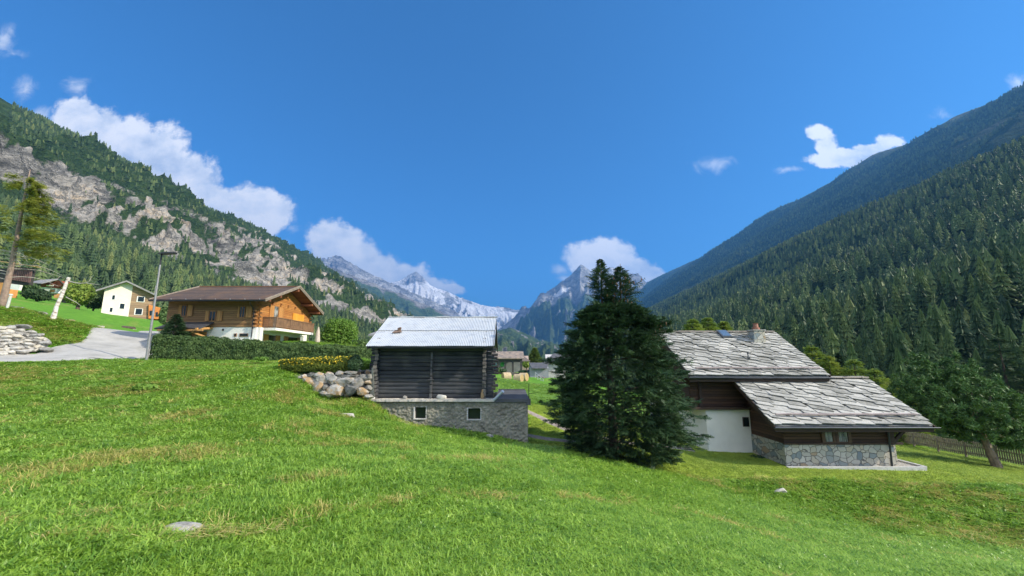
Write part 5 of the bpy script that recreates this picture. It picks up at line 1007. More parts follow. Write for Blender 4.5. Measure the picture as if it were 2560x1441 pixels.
g = MB(); a_ = P(117, 737, Y=Y - 5); b_ = P(156, 737, Y=Y - 5); g.box(a_.x, b_.x, Y - 5, Y, a_.z - .1, a_.z + .35); g.box(a_.x + 2, b_.x - .5, Y - 2, Y - .5, a_.z - 2.2, a_.z - .1); tag(g.build('garage', plain('dark_flat_roof', (.06, .06, .06), None, 3, .8), None, a_), 'low dark flat-roofed garage below the red chalet', 'garage')
g = MB(); a_ = P(134, 745, Y=Y - 8); g.box(a_.x, a_.x + 2.6, Y - 8, Y - 5, a_.z, a_.z + 1.0); g.box(a_.x + .3, a_.x + 2.2, Y - 7.6, Y - 5.3, a_.z + 1.0, a_.z + 1.3); tag(g.build('woodpile', plain('fresh_orange_timber', (.75, .38, .12), (.5, .24, .08), 1.5, .7), None, a_), 'stack of fresh orange timber in front of the dark garage', 'wood pile')
# slatted dark barn far left
Y = 105.0; a_ = P(15, 702, Y=Y); b_ = P(76, 690, Y=Y); root = thing('slatted_barn', ((a_.x + b_.x) / 2, Y, a_.z), 'dark slatted wooden barn half hidden behind the larch, far left', 'barn')
g = MB()
for i in range(26): x_ = a_.x + (b_.x - a_.x) * i / 26; g.box(x_, x_ + .20, Y + .1 * (i % 2), Y + .2 + .1 * (i % 2), P(20 + i * 2.2, 698 + i * .35, Y=Y).z, P(20 + i * 2.2, 666 + i * .2, Y=Y).z)
g.build('slats', plain('reddish_slats', (.22, .12, .10), (.10, .06, .055), 1.5, .8), root)
g = MB(); l_ = P(-20, 652, Y=Y - 1); r_ = P(84, 667, Y=Y - 1); g.prism([l_, r_, r_ + Vector((0, 0, .22)), l_ + Vector((0, 0, .22))], (0, 1.6, 0)); g.build('roof', plain('ochre_roof_edge', (.50, .34, .15), (.35, .22, .1), 2, .7), root)
g = MB(); g.box(a_.x - 3, b_.x - .5, Y + .5, Y + 1.4, a_.z - 1, P(40, 670, Y=Y).z); g.build('wall', plain('dark_back_boards', (.05, .045, .04), None, 2, .8), root)  # plain dark wall behind the slats
g = MB(); a_ = P(-6, 720, Y=96); b_ = P(11, 707, Y=96); g.box(a_.x - 3, b_.x, 96, 99, a_.z - 2, b_.z); tag(g.build('shed', plain('orange_shed_boards', (.70, .33, .09), (.5, .22, .06), 1, .7), None, a_), 'small orange wooden shed cut by the left edge behind the larch', 'shed')
g = MB(); a_ = P(22, 716, Y=92); b_ = P(52, 720, Y=92); g.beam(a_, b_, .5, 1.2); tag(g.build('garden_wall', white, None, a_), 'short white garden wall behind the larch trunk', 'wall')
# houses glimpsed between chalet and barn
root = thing('grey_roofed_house', tuple(P(935, 870, Y=62)), 'house with pale grey slab roof peeping over the barn roof on its left', 'house')
g = MB(); a_ = P(920, 841, Y=60); b_ = P(950, 824, Y=64); g.prism([(a_.x, 60, a_.z), (a_.x, 60, a_.z + .25), (a_.x + .6, 64, b_.z), (a_.x + .6, 64, b_.z - .25)], (3.6, 0, 0)); g.build('roof', slat, root)
g = MB(); g.box(a_.x + .5, a_.x + 3.6, 61, 66, a_.z - 3, a_.z + .0); g.build('wall', dkwood, root)
root = thing('low_shed', tuple(P(903, 870, Y=55)), 'low shed with a light flat roof edge behind the hedge left of the barn', 'shed')
g = MB(); a_ = P(891, 868, Y=54); b_ = P(925, 862, Y=54); g.box(a_.x, b_.x, 54, 57, a_.z, b_.z); g.build('roof', plain('beige_roof', (.5, .42, .36), None, 3, .7), root); g = MB(); g.box(a_.x + .1, b_.x, 54.3, 56.9, a_.z - 1.5, a_.z); g.build('wall', dkwood, root)
g = MB(); a_ = P(886, 866, Y=57); b_ = P(897, 852, Y=57); g.box(a_.x, b_.x, 57, 58, a_.z - .4, b_.z); g.build('chimney', plain('mauve_grey', (.34, .30, .32), None, 3, .8), root)
# open shed and houses in the village centre
Y = 92.0
root = thing('open_timber_shed', tuple(P(1272, 925, Y=Y)), 'open timber shed with a mottled slate roof behind the hay bales', 'shed')
a_ = P(1228, 898, Y=Y); b_ = P(1310, 898, Y=Y); c_ = P(1302, 878.5, Y=Y + 5); g = MB(); g.prism([(a_.x, Y, a_.z), (a_.x, Y, a_.z + .2), (a_.x, Y + 5, c_.z), (a_.x, Y + 5, c_.z - .2)], (b_.x - a_.x, 0, 0)); g.prism([(a_.x, Y + 10, a_.z), (a_.x, Y + 10, a_.z + .2), (a_.x, Y + 5.01, c_.z), (a_.x, Y + 5.01, c_.z - .2)], (b_.x - a_.x, 0, 0))
g.build('roof', plain('mottled_slate', (.26, .21, .17), (.09, .08, .075), 1.3, .85, .8, 3, third=(.38, .28, .20)), root)
g = MB(); zb = P(1270, 927, Y=Y).z
for px in (1244, 1263, 1282, 1303): q_ = P(px, 925, Y=Y + .6); g.box(q_.x - .22, q_.x + .22, Y + .5, Y + .9, zb - .5, a_.z + .3)
g.box(P(1240, 905, Y=Y).x, P(1305, 905, Y=Y).x, Y + .55, Y + .8, P(1270, 906, Y=Y).z, a_.z + .3); g.build('post', plain('dark_shed_post', (.07, .065, .06), None, 2, .8), root)
g = MB(); g.box(P(1240, 905, Y=Y).x, P(1303, 905, Y=Y).x, Y + 6, Y + 9, zb - .5, a_.z + 1); g.build('back_wall', plain('grey_shed_wall', (.30, .29, .30), (.2, .2, .21), 1, .9), root)
g = MB(); a_ = P(1251, 917, Y=Y + 2); b_ = P(1262, 909, Y=Y + 2); g.box(a_.x, b_.x, Y + 2, Y + 3, a_.z, b_.z); g.box(a_.x + .2, b_.x - .2, Y + 1.8, Y + 2, a_.z + .1, b_.z - .2); g.prism([(a_.x, Y + 2, b_.z), (b_.x, Y + 2, b_.z), (b_.x - .3, Y + 2, b_.z + .25), (a_.x + .3, Y + 2, b_.z + .25)], (0, 1, 0)); tag(g.build('hay_trailer', plain('bright_green_paint', (.10, .55, .12), None, 3, .5), None, a_), 'bright green machine parked inside the open shed', 'machine')
g = MB(); q0 = P(1236, 931, Y=88); q1 = P(1322, 938, Y=84); g.beam(q0, q1, .4, .5); q2 = P(1362, 948, Y=76); g.beam(q1, q2, .4, .5); tag(g.build('low_wall', plain('brown_low_wall', (.26, .20, .17), None, 2, .9), None, q0), 'long low brown wall between the bale meadow and the shed', 'wall')
def small_house(name, Y, roofpx, wallpx, label, rm, wm, dp=6.0, cat='house'):
    (xl, xr, ye, xl2, xr2, yr) = roofpx; a_ = P(xl, ye, Y=Y); b_ = P(xr, ye, Y=Y); c_ = P(xl2, yr, Y=Y + dp / 2); d_ = P(xr2, yr, Y=Y + dp / 2); root = thing(name, (a_.x, Y, P(xl, wallpx[2], Y=Y).z), label, cat)
    g = MB(); t = Vector((0, 0, .15)); g.add([a_, b_, d_, c_, a_ - t, b_ - t, d_ - t, c_ - t], [(0, 1, 2, 3), (7, 6, 5, 4), (0, 4, 5, 1), (1, 5, 6, 2), (2, 6, 7, 3), (3, 7, 4, 0)]); e_ = Vector((a_.x, Y + dp, a_.z)); f_ = Vector((b_.x, Y + dp, b_.z)); g.add([c_, d_, f_, e_, c_ - t, d_ - t, f_ - t, e_ - t], [(0, 1, 2, 3), (7, 6, 5, 4), (0, 4, 5, 1), (1, 5, 6, 2), (2, 6, 7, 3), (3, 7, 4, 0)]); g.build('roof', rm, root)
    w0, w1 = P(wallpx[0], ye, Y=Y).x, P(wallpx[1], ye, Y=Y).x; zb = P(xl, wallpx[2], Y=Y).z - 1; g = MB(); g.prism([(w0, Y + .6, zb), (w0, Y + dp - .6, zb), (w0, Y + dp - .6, a_.z), (w0, Y + dp / 2, c_.z - .2), (w0, Y + .6, a_.z)], (w1 - w0, 0, 0)); g.build('wall', wm, root); return root
grw = plain('cottage_grey_wall', (.34, .34, .36), (.26, .26, .28), 1, .9); dkr = plain('dark_slate_roof', (.12, .12, .125), (.07, .07, .075), 1.5, .7, .3, 8)  # plain grey for the cottage wall, dark slate for the roofs
small_house('grey_cottage', 78, (1329, 1367, 920.5, 1322, 1372, 907), (1326, 1372, 940), 'low grey cottage with a dark slate roof right of the open shed', dkr, grw)
small_house('brown_roofed_house', 104, (1300, 1326, 903, 1296, 1306, 888), (1304, 1322, 915), 'brown roofed house partly behind the open timber shed', plain('brown_roof_far', (.16, .13, .11), None, 2, .8), plain('tan_wall', (.42, .32, .26), None, 2, .9))
small_house('dark_roofed_house', 84, (1360, 1420, 907, 1384, 1440, 884), (1366, 1415, 940), 'dark roofed house half hidden behind the big spruce', dkr, plain('white_far_wall', (.55, .52, .5), None, 2, .9))
g = MB(); a_ = P(1338, 931, Y=74); b_ = P(1358, 948, Y=70)
for k in range(4): t = k / 3; q_ = a_.lerp(b_, t); g.tube([q_ + Vector((0, 0, -1)), q_], .05, 5)
g.tube([a_, b_], .05, 5); g.tube([a_ + Vector((0, 0, -.45)), b_ + Vector((0, 0, -.45))], .04, 5); tag(g.build('handrail', plain('galvanised_rail', (.5, .5, .5), None, 2, .4), None, a_), 'grey metal handrail beside the grey cottage', 'railing')
# hay bales
straw = plain('straw_bale', (0.50, 0.36, 0.17), (0.32, 0.22, 0.10), 6, .95, .6, 12); wrap = plain('pale_bale_side', (0.56, 0.44, 0.27), (0.40, 0.30, 0.17), 4, .9, .6, 20)
for k, (px, py, yaw, lab) in enumerate(((1266, 949, -.35, 'leftmost of the three round straw bales lying on the green field'), (1296, 951, .45, 'middle round straw bale with its pale side towards the barn'), (1309, 949, .5, 'rightmost of the three round straw bales, behind the middle one'))):
    Yb = 66 + (3 if k == 2 else 0); q_ = P(px, py, Y=Yb); z_ = gz(q_.x, Yb); d_ = Vector((math.cos(yaw), -math.sin(yaw), 0)); r_ = .66; c_ = Vector((q_.x, Yb, z_ + r_ - .05)); g = MB()
    g.tube([c_ - d_ * .62, c_ - d_ * .58, c_ + d_ * .58, c_ + d_ * .62], [r_ * .95, r_, r_, r_ * .95], 26); o = g.build('hay_bale', wrap, None, (c_.x, c_.y, z_), smooth=False)
    o.data.materials.append(straw); [setattr(f__, 'material_index', 1) for f__ in o.data.polygons if len(f__.vertices) > 4]; tag(o, lab, 'hay bale', 'round straw bales on the field')

# ------------------------------------------------------------------ small things
b_ = P(367, 893, Y=28); t_ = P(408, 636, Y=28); zt = t_.z; lp = thing('street_lamp', (b_.x, 28, b_.z), 'tall slim grey street lamp with flat dark head at the road edge', 'street lamp')
galv = plain('galvanised_steel', (0.36, 0.35, 0.34), (0.27, 0.26, 0.25), 3, .4, metal=.5); blk = plain('black_lamp_paint', (0.03, 0.032, 0.036), None, 3, .4)
g = MB(); g.tube([(b_.x, 28, b_.z - .6), (b_.x, 28, b_.z + 1.8), (b_.x, 28, zt - .75)], [.085, .075, .05], 12); g.build('pole', galv, lp, smooth=False)
g = MB(); g.tube([(b_.x, 28, zt - .75), (b_.x, 28, zt)], [.052, .052], 10); g.build('pole_top', blk, lp)
g = MB(); g.prism([(b_.x - .1, 27.82, zt - .03), (b_.x + .45, 27.75, zt + .02), (b_.x + .95, 27.85, zt + .03), (b_.x + .95, 28.15, zt + .03), (b_.x + .45, 28.25, zt + .02), (b_.x - .1, 28.18, zt - .03)], (0, 0, .09)); g.build('lamp_head', blk, lp)
for k, (px, py, lab) in enumerate(((424 + 35, 853, 'white globe garden lamp above the hedge, nearer the small fir'), (531, 853, 'white globe garden lamp above the hedge, below the chalet front'))):
    q_ = P(px, py, Y=32.5); g = MB(); bm = bmesh.new(); bmesh.ops.create_uvsphere(bm, u_segments=12, v_segments=8, radius=.14); g.add([v.co + q_ for v in bm.verts], [tuple(v.index for v in f__.verts) for f__ in bm.faces]); bm.free()
    r_ = thing('garden_lamp', (q_.x, 32.5, q_.z - 1.2), lab, 'garden lamp', 'white globe garden lamps'); g.build('globe', plain('opal_globe', (.82, .82, .80), None, 3, .3), r_, smooth=True); g = MB(); g.tube([(q_.x, 32.5, q_.z - 1.2), (q_.x, 32.5, q_.z - .12)], .03, 8); g.build('post', galv, r_)
q_ = P(793, 862, Y=42); r_ = thing('parasol', (q_.x, 42, q_.z - .6), 'closed beige parasol between the chalet balcony and the round tree', 'parasol'); g = MB(); g.tube([(q_.x, 42, q_.z), (q_.x, 42, q_.z + .4), (q_.x, 42, q_.z + 1.2), (q_.x, 42, q_.z + 1.75)], [.22, .24, .17, .05], 9); g.build('canopy', plain('beige_canvas', (.62, .52, .42), (.5, .42, .34), 4, .9), r_); g = MB(); g.tube([(q_.x, 42, q_.z - .6), (q_.x, 42, q_.z + .1)], .03, 6); g.build('pole', galv, r_)
a_, t_ = P(132, 792, Y=33.5), P(172, 694, Y=33.5); r_ = thing('dead_birch_trunk', tuple(a_), 'leaning snapped birch trunk with white peeling bark on the hillock', 'tree trunk')
birch = plain('peeling_birch_bark', (0.68, 0.62, 0.55), (0.20, 0.13, 0.09), 3.2, .85, .6, 12, (1, 1, 2.2), third=(0.78, 0.74, 0.68)); g = MB(); n_ = 8; rg = random.Random(2); g.tube([a_.lerp(t_, i / n_) + Vector((rg.uniform(-.03, .03), 0, 0)) + (Vector((0, 0, -.4)) if i == 0 else Vector()) for i in range(n_ + 1)], [.2, .15, .13, .125, .12, .115, .12, .11, .115], 9); g.build('trunk', birch, r_)
g = MB(); pp = [P(x_, y_, Y=33.5) for x_, y_ in ((171, 703), (185, 707), (200, 709), (215, 708), (224, 703), (228, 693))]; g.tube(pp, [.05, .045, .04, .035, .025, .012], 6); g.tube([pp[3], P(235, 711, Y=33.6), P(252, 713, Y=33.4)], [.025, .02, .008], 5); g.tube([pp[5], P(234, 690, Y=33.5)], [.014, .005], 4); pb = [P(x_, y_, Y=33.5) for x_, y_ in ((165, 743), (178, 750), (192, 757), (202, 765))]; g.tube(pb, [.03, .025, .02, .008], 5); g.build('dead_branch', plain('bleached_branch', (.48, .44, .38), (.3, .27, .23), 6, .8), r_)
a_, t_ = P(18, 767, Y=33), P(27, 739, Y=33); g = MB(); g.tube([a_ + Vector((0, 0, -.3)), t_], [.09, .09], 8); g.tube([t_, t_ + Vector((.0, 0, .12))], [.13, .10], 8); tag(g.build('marker_post', plain('off_white_paint', (.62, .62, .55), (.5, .5, .44), 5, .7), None, a_), 'short white post with a brown cap beside the larch trunk', 'post')
a_ = P(240, 834, Y=39.5); g = MB(); g.box(a_.x - .32, a_.x + .32, 39.3, 39.9, a_.z - .6, a_.z + .72); tag(g.build('stone_pillar', M_PALE, None, a_), 'pale square stone pillar where the road bends behind the hillock', 'pillar')
a_ = P(322, 829, Y=47); r_ = thing('log_bench', tuple(a_), 'log lying on white supports on the green verge by the road', 'bench'); g = MB(); g.tube([P(307, 819, Y=47), P(322, 821, Y=47), P(336, 822, Y=47)], [.2, .22, .2], 8); g.build('log', bark, r_); g = MB(); q_ = P(329, 828, Y=47); g.box(q_.x - .55, q_.x + .35, 46.8, 47.2, q_.z - .4, q_.z + .2); g.build('support', white, r_)
# picket fence right
fa, fb_ = P(2236, 1112, Y=38.5), P(2620, 1186, Y=27.0); L = (fb_.xy - fa.xy).length; root = thing('picket_fence', (fa.x, fa.y, gz(fa.x, fa.y)), 'long brown picket fence behind the lawn right of the house', 'fence')
fw = plain('brown_fence_wood', (.34, .27, .19), (.20, .155, .11), 4, .85); g = MB(); n_ = int(L / .155); dd = (fb_ - fa).normalized(); dd.z = 0; dd.normalize()
def fz(t): return gz(fa.x + (fb_.x - fa.x) * t, fa.y + (fb_.y - fa.y) * t)
zs_ = [fz(i / 20) for i in range(21)]
def fzi(t): return float(np.interp(t, np.linspace(0, 1, 21), zs_))
for i in range(n_ + 1):
    t = i / n_; q_ = fa.lerp(fb_, t); z_ = fzi(t) + .22; h_ = .98 + random.Random(i).uniform(-.03, .03); w_ = dd * .05; tk = Vector((-dd.y, dd.x, 0)) * .012
    g.hexa([Vector((q_.x, q_.y, z_)) + u for u in (-w_ - tk, w_ - tk, w_ + tk, -w_ + tk)] + [Vector((q_.x, q_.y, z_ + h_)) + u for u in (-w_ - tk, w_ - tk, w_ + tk, -w_ + tk)])
g.build('pickets', fw, root); g = MB()
for h_ in (.38, .85):
    for i in range(20): p0 = fa.lerp(fb_, i / 20); p1 = fa.lerp(fb_, (i + 1) / 20); off = Vector((-dd.y, dd.x, 0)) * .04; g.beam(Vector((p0.x, p0.y, zs_[i] + h_)) + off, Vector((p1.x, p1.y, zs_[i + 1] + h_)) + off, .04, .08)
g.build('rail', fw, root)
for i in range(int(L / 2.2) + 1):
    t = i * 2.2 / L; q_ = fa.lerp(fb_, t); z_ = fzi(t); g = MB(); g.box(q_.x - .055, q_.x + .055, q_.y + .05, q_.y + .16, z_ - .3, z_ + 1.12); g.build('post', fw, root)

# ------------------------------------------------------------------ leafy plants
def leaf_quads(pts, nrm, size, rg, aspect=0.5, tilt=0.7, along=None):
    """one pointed leaf (two triangles as a quad) at each point, roughly facing along nrm"""
    n = len(pts); a = rg.normal(size=(n, 3)) * tilt + nrm; a /= np.linalg.norm(a, axis=1)[:, None] + 1e-9
    t = rg.normal(size=(n, 3)) if along is None else along + rg.normal(size=(n, 3)) * .35
    t -= a * (t * a).sum(1)[:, None]; t /= np.linalg.norm(t, axis=1)[:, None] + 1e-9; b_ = np.cross(a, t)
    s = size * rg.uniform(.6, 1.3, n)[:, None] if np.isscalar(size) else (size * rg.uniform(.6, 1.3, n))[:, None]
    V = np.stack([pts - t * s * .5, pts + b_ * s * .5 * aspect, pts + t * s * .6, pts - b_ * s * .5 * aspect], 1).reshape(-1, 3)
    return V, np.arange(4 * n).reshape(-1, 4)
def sprays(P0, dirs, length, rg, nt_=9, wid=0.05, droop=0.25, side=0.42):
    """flat fishbone twigs: P0 roots, dirs unit directions"""
    n = len(P0); L = length[:, None]; up = np.array([0, 0, 1.0]); s = np.cross(dirs, up); s /= np.linalg.norm(s, axis=1)[:, None] + 1e-9
    roll = rg.normal(size=(n, 1)) * .45; nn = np.cross(s, dirs); s = s * np.cos(roll) + nn * np.sin(roll)
    Vs = []; w_ = wid
    tip = P0 + dirs * L; tip[:, 2] -= droop * length * .5
    Vs.append(np.stack([P0 - s * w_, P0 + s * w_, tip + s * w_ * .3, tip - s * w_ * .3], 1))
    for k in range(nt_):
        u = (k + .6) / nt_; base = P0 + dirs * L * u; base[:, 2] -= droop * length * .5 * u * u
        for sg in (-1, 1):
            l_ = L * side * (1.05 - u * .75) * rg.uniform(.7, 1.25, (n, 1)); d_ = dirs * .75 + s * sg + nn * rg.normal(size=(n, 1)) * .25; d_ /= np.linalg.norm(d_, axis=1)[:, None]
            e_ = base + d_ * l_; e_[:, 2] -= .18 * l_[:, 0]; o_ = dirs * w_ * .75
            Vs.append(np.stack([base - o_, base + o_, e_ + o_ * .5, e_ - o_ * .5], 1))
    V = np.concatenate(Vs, 0).reshape(-1, 3); return V, np.arange(len(V)).reshape(-1, 4)
def plant(name, loc, label, cat, parts, group=None):
    r_ = thing(name, loc, label, cat, group)
    for nm, V, F, mt in parts: o = link(nm, npmesh(nm, V, F, mt, False), (0, 0, 0), r_)
    return r_
def trunk_part(root, pts, rs, mat=None, name='trunk', n=9):
    g = MB(); g.tube(pts, rs, n); return g.build(name, mat or bark, root, smooth=True)
R_ = np.random.default_rng(21)
M_SPR = leafmat('spruce_needles', (0.052, 0.100, 0.040), (0.020, 0.044, 0.022), (0.095, 0.160, 0.058), 0.9, 0.15, 0.55, 0.0)
M_HEDGE = leafmat('thuja_green', (0.10, 0.165, 0.05), (0.04, 0.075, 0.028), (0.19, 0.27, 0.085), 2.2, 0.2, 0.6, 0.0)
M_BROAD = leafmat('fresh_green_leaves', (0.17, 0.30, 0.045), (0.08, 0.17, 0.03), (0.26, 0.40, 0.07), 1.2, 0.4, 0.5, 0.0)
M_PINE = leafmat('pine_needles', (0.09, 0.17, 0.045), (0.035, 0.08, 0.028), (0.15, 0.25, 0.06), 2.0, 0.12, 0.55, 0.0)
M_LAR2 = leafmat('yellow_green_larch', (0.25, 0.34, 0.055), (0.12, 0.20, 0.04), (0.40, 0.43, 0.07), 0.5, 0.35, 0.6, 0.0)
# the big double-topped spruce
sx0 = P(1535, 1135, Y=20.0); sz = gz(sx0.x, 20.0); SPR = (sx0.x, 20.0, sz)
def prof(py_list, Yd=20.0): return [(P(1280, py, Y=Yd).z, P(l, py, Y=Yd).x, P(r, py, Y=Yd).x) for py, l, r in py_list]
PR = sorted(prof([(1128, 1480, 1690), (1105, 1412, 1712), (1070, 1392, 1722), (1040, 1376, 1728), (1000, 1368, 1728), (960, 1370, 1712), (925, 1378, 1700), (890, 1384, 1690), (860, 1392, 1668), (835, 1412, 1660), (815, 1420, 1655), (797, 1436, 1640), (785, 1450, 1612), (772, 1464, 1594), (762, 1474, 1588)]))
pz = np.array([a[0] for a in PR]); plft = np.array([a[1] for a in PR]); prgt = np.array([a[2] for a in PR])
cxz = lambda z: (np.interp(z, pz, plft) + np.interp(z, pz, prgt)) / 2
def body_r(th, z):
    l, r = np.interp(z, pz, plft), np.interp(z, pz, prgt); rad = (r - l) / 2
    lob = 1 + 0.20 * (vnoise(th * 2.2 + 9, z * 1.5, 4) - .5) + 0.22 * (vnoise(th * 4.5, z * 2.8 + th, 6) - .5) - .04
    return rad * lob
z01 = lambda z: (z - pz[0]) / (pz[-1] - pz[0])
n = 7000; z = pz[0] + (pz[-1] - pz[0]) * R_.random(n) ** .95; th = R_.random(n) * 6.2832; fr = R_.uniform(.45, .84, n); rw = body_r(th, z) * fr
P0 = np.stack([cxz(z) + np.cos(th) * rw, 20.0 + np.sin(th) * rw * .92, z - .1], 1)
dirs = np.stack([np.cos(th + R_.normal(size=n) * .4), np.sin(th + R_.normal(size=n) * .4), R_.normal(size=n) * .3], 1); dirs /= np.linalg.norm(dirs, axis=1)[:, None]; LN = R_.uniform(.25, .5, n)
nb = 430; zb_ = pz[0] + (pz[-1] - pz[0]) * (np.floor(R_.random(nb) * 15) / 15 + R_.normal(size=nb) * .012) ; zb_[:90] = pz[-1] - (pz[-1] - pz[0]) * R_.uniform(0, .14, 90); zb_ = np.clip(zb_, pz[0], pz[-1]); tb_ = R_.random(nb) * 6.2832; rb = body_r(tb_, zb_); ext = R_.uniform(.90, 1.10, nb) + .12 * (R_.random(nb) > .86); up_ = .02 + .22 * z01(zb_) ** 2
ax = np.stack([np.cos(tb_), np.sin(tb_) * .92, up_], 1); m_ = 34; u = R_.random((nb, m_)) ** .8; u0 = .60
rad = rb[:, None] * (u0 + (ext[:, None] - u0) * u); wd_ = (.30 - .22 * u)
ctr = np.stack([cxz(zb_)[:, None] + ax[:, None, 0] * rad, 20 + ax[:, None, 1] * rad, zb_[:, None] - .10 + ax[:, None, 2] * (rad - rb[:, None] * .75) - .32 * (u - .3) ** 2 + .35 * np.maximum(0, u - .7)], -1) + R_.normal(size=(nb, m_, 3)) * wd_[..., None] * np.array([.62, .62, .34])
db = ax[:, None, :] + R_.normal(size=(nb, m_, 3)) * np.array([.42, .42, .25]) + np.array([0, 0, .12]); db /= np.linalg.norm(db, axis=2)[..., None]
P0 = np.concatenate([P0, ctr.reshape(-1, 3)]); dirs = np.concatenate([dirs, db.reshape(-1, 3)]); LN = np.concatenate([LN, R_.uniform(.18, .40, nb * m_)])
Vb, Fb = sprays(P0, dirs, LN, R_, 6, .024, .30)
# two leaders
Vt, Ft = [Vb], [Fb]; off = len(Vb)
for (px, ptop, hw, pb) in ((1503, 648, 24, 800), (1551, 668, 36, 800), (1632, 792, 24, 830)):
    a_, t_ = P(px, pb, Y=20.0), P(px, ptop, Y=20.0); a_.x = t_.x = (P(px, (pb + ptop) / 2, Y=20).x); m_n = 900 if pb == 800 else 260; u = R_.random(m_n) ** 1.0; th = R_.random(m_n) * 6.283; rr_ = hw * 20 / 1050 * (np.minimum(1, (1 - u) * 2.6 + .10)) * (1 + .35 * np.sin(u * 46 + th * .6)); f_ = R_.uniform(.15, .75, m_n)
    p0 = np.stack([a_.x + np.cos(th) * rr_ * f_, 20 + np.sin(th) * rr_ * f_, a_.z + (t_.z - a_.z) * u], 1); dd_ = np.stack([np.cos(th), np.sin(th), .25 + R_.normal(size=m_n) * .25], 1); dd_ /= np.linalg.norm(dd_, axis=1)[:, None]
    V, F = sprays(p0, dd_, (rr_ * .55 + .07), R_, 5, .022, .1); Vt.append(V); Ft.append(F + off); off += len(V)
Vt = np.concatenate(Vt); Ft = np.concatenate(Ft)
spr = plant('spruce_tree', SPR, 'big dark spruce with two pointed tops between the log barn and the house', 'tree', [('crown', Vt - np.array(SPR), Ft, M_SPR)])
g = MB(); g.tube([(SPR[0], 20, sz - .5), (SPR[0], 20, sz + .8), (SPR[0] - .05, 20, sz + 4), (P(1503, 720, Y=20).x, 20, 3.0), (P(1503, 650, Y=20).x, 20, P(1503, 648, Y=20).z)], [.26, .2, .14, .05, .012], 9); g.tube([(SPR[0] - .02, 20, 1.2), (P(1551, 740, Y=20).x, 20, 2.6), (P(1551, 668, Y=20).x, 20, P(1551, 660, Y=20).z)], [.10, .05, .01], 7)
rg = random.Random(4)
for i in range(60):
    z_ = rg.uniform(sz + .4, 1.6); th_ = rg.uniform(0, 6.283); l_ = float(body_r(np.array([th_]), np.array([z_]))[0]) * .8; cx0 = float(cxz(z_)); g.tube([(SPR[0], 20, z_ - .15), (cx0 + math.cos(th_) * l_, 20 + math.sin(th_) * l_ * .9, z_ + .1)], [.035, .012], 5, cap=False)
g.build('trunk', bark, spr)
conem = plain('brown_cone', (.26, .14, .075), (.15, .08, .045), 9, .7); cme = MB().tube([(0, 0, 0), (0, 0, -.03), (0, 0, -.09), (0, 0, -.14)], [.012, .028, .026, .01], 7); cm_ = bpy.data.meshes.new('cone'); cm_.from_pydata(cme.v, [], cme.f); cm_.materials.append(conem)
for i in range(95):
    rg = random.Random(i)
    if i < 55: px, py = rg.gauss(1552, 22), rg.uniform(690, 790); yy_ = 20 - rg.uniform(.2, .55)
    elif i < 78: px, py = rg.gauss(1640, 12), rg.uniform(798, 850); yy_ = 19.5
    else: px, py = rg.gauss(1530, 14), rg.uniform(770, 850); yy_ = 19.1
    q_ = P(px, py, Y=yy_); o = bpy.data.objects.new('cone', cm_); col.objects.link(o); o.parent = spr; o.location = q_ - Vector(SPR)

def branch_conifer(px, py_base, py_top, hw_px, Y, mat, label, name='conifer_tree', cat='tree', whorls=16, per=7, nn=1, droop=.15, seed=0, shape=.8, group=None, sp_len=.5, dens=1.0, base=.08, squash=1.0, wid=.03):
    b_ = P(px, py_base, Y=Y); t_ = P(px, py_top, Y=Y); H = t_.z - b_.z; Rm = hw_px * Y / 1050; rg = np.random.default_rng(seed + 500); n = int(1500 * dens)
    u = rg.random(n) ** 1.35; th = rg.random(n) * 6.283; rr_ = Rm * np.maximum(.06, (1 - u) ** shape) * (.82 + .36 * vnoise(th * 1.8, u * whorls * .8, seed)) ; f_ = np.where(rg.random(n) < .75, rg.uniform(.6, .95, n), rg.uniform(.2, .6, n))
    zz_ = H * (base + (1 - base) * u); zz_ = zz_ + .3 * H / whorls * np.sin(u * whorls * 6.283); p0 = np.stack([np.cos(th) * rr_ * f_, np.sin(th) * rr_ * f_, zz_], 1); dd_ = np.stack([np.cos(th), np.sin(th), rg.normal(size=n) * .3 + .12], 1); dd_ /= np.linalg.norm(dd_, axis=1)[:, None]
    V, F = sprays(p0, dd_, rr_ * .30 + sp_len * .5, rg, 6, wid, droop * 2)
    r_ = plant(name, tuple(b_), label, cat, [('crown', V, F, mat)], group); g = MB(); g.tube([b_ + Vector((0, 0, -.8)), b_ + Vector((0, 0, H * .5)), b_ + Vector((0, 0, H * .97))], [Rm * .09 + .05, Rm * .05 + .02, .01], 7); g.build('trunk', bark, r_); return r_
# small fir beside the chalet, far conifer behind the village
branch_conifer(434, 852, 786, 30, 33.0, M_SPR, 'small young fir standing in front of the chalet left of the porch', seed=1, sp_len=.3, wid=.02)
branch_conifer(1337, 912, 870, 15, 110, M_LARCH, 'lone light green conifer rising behind the grey cottage', seed=2, sp_len=1.0, wid=.07)
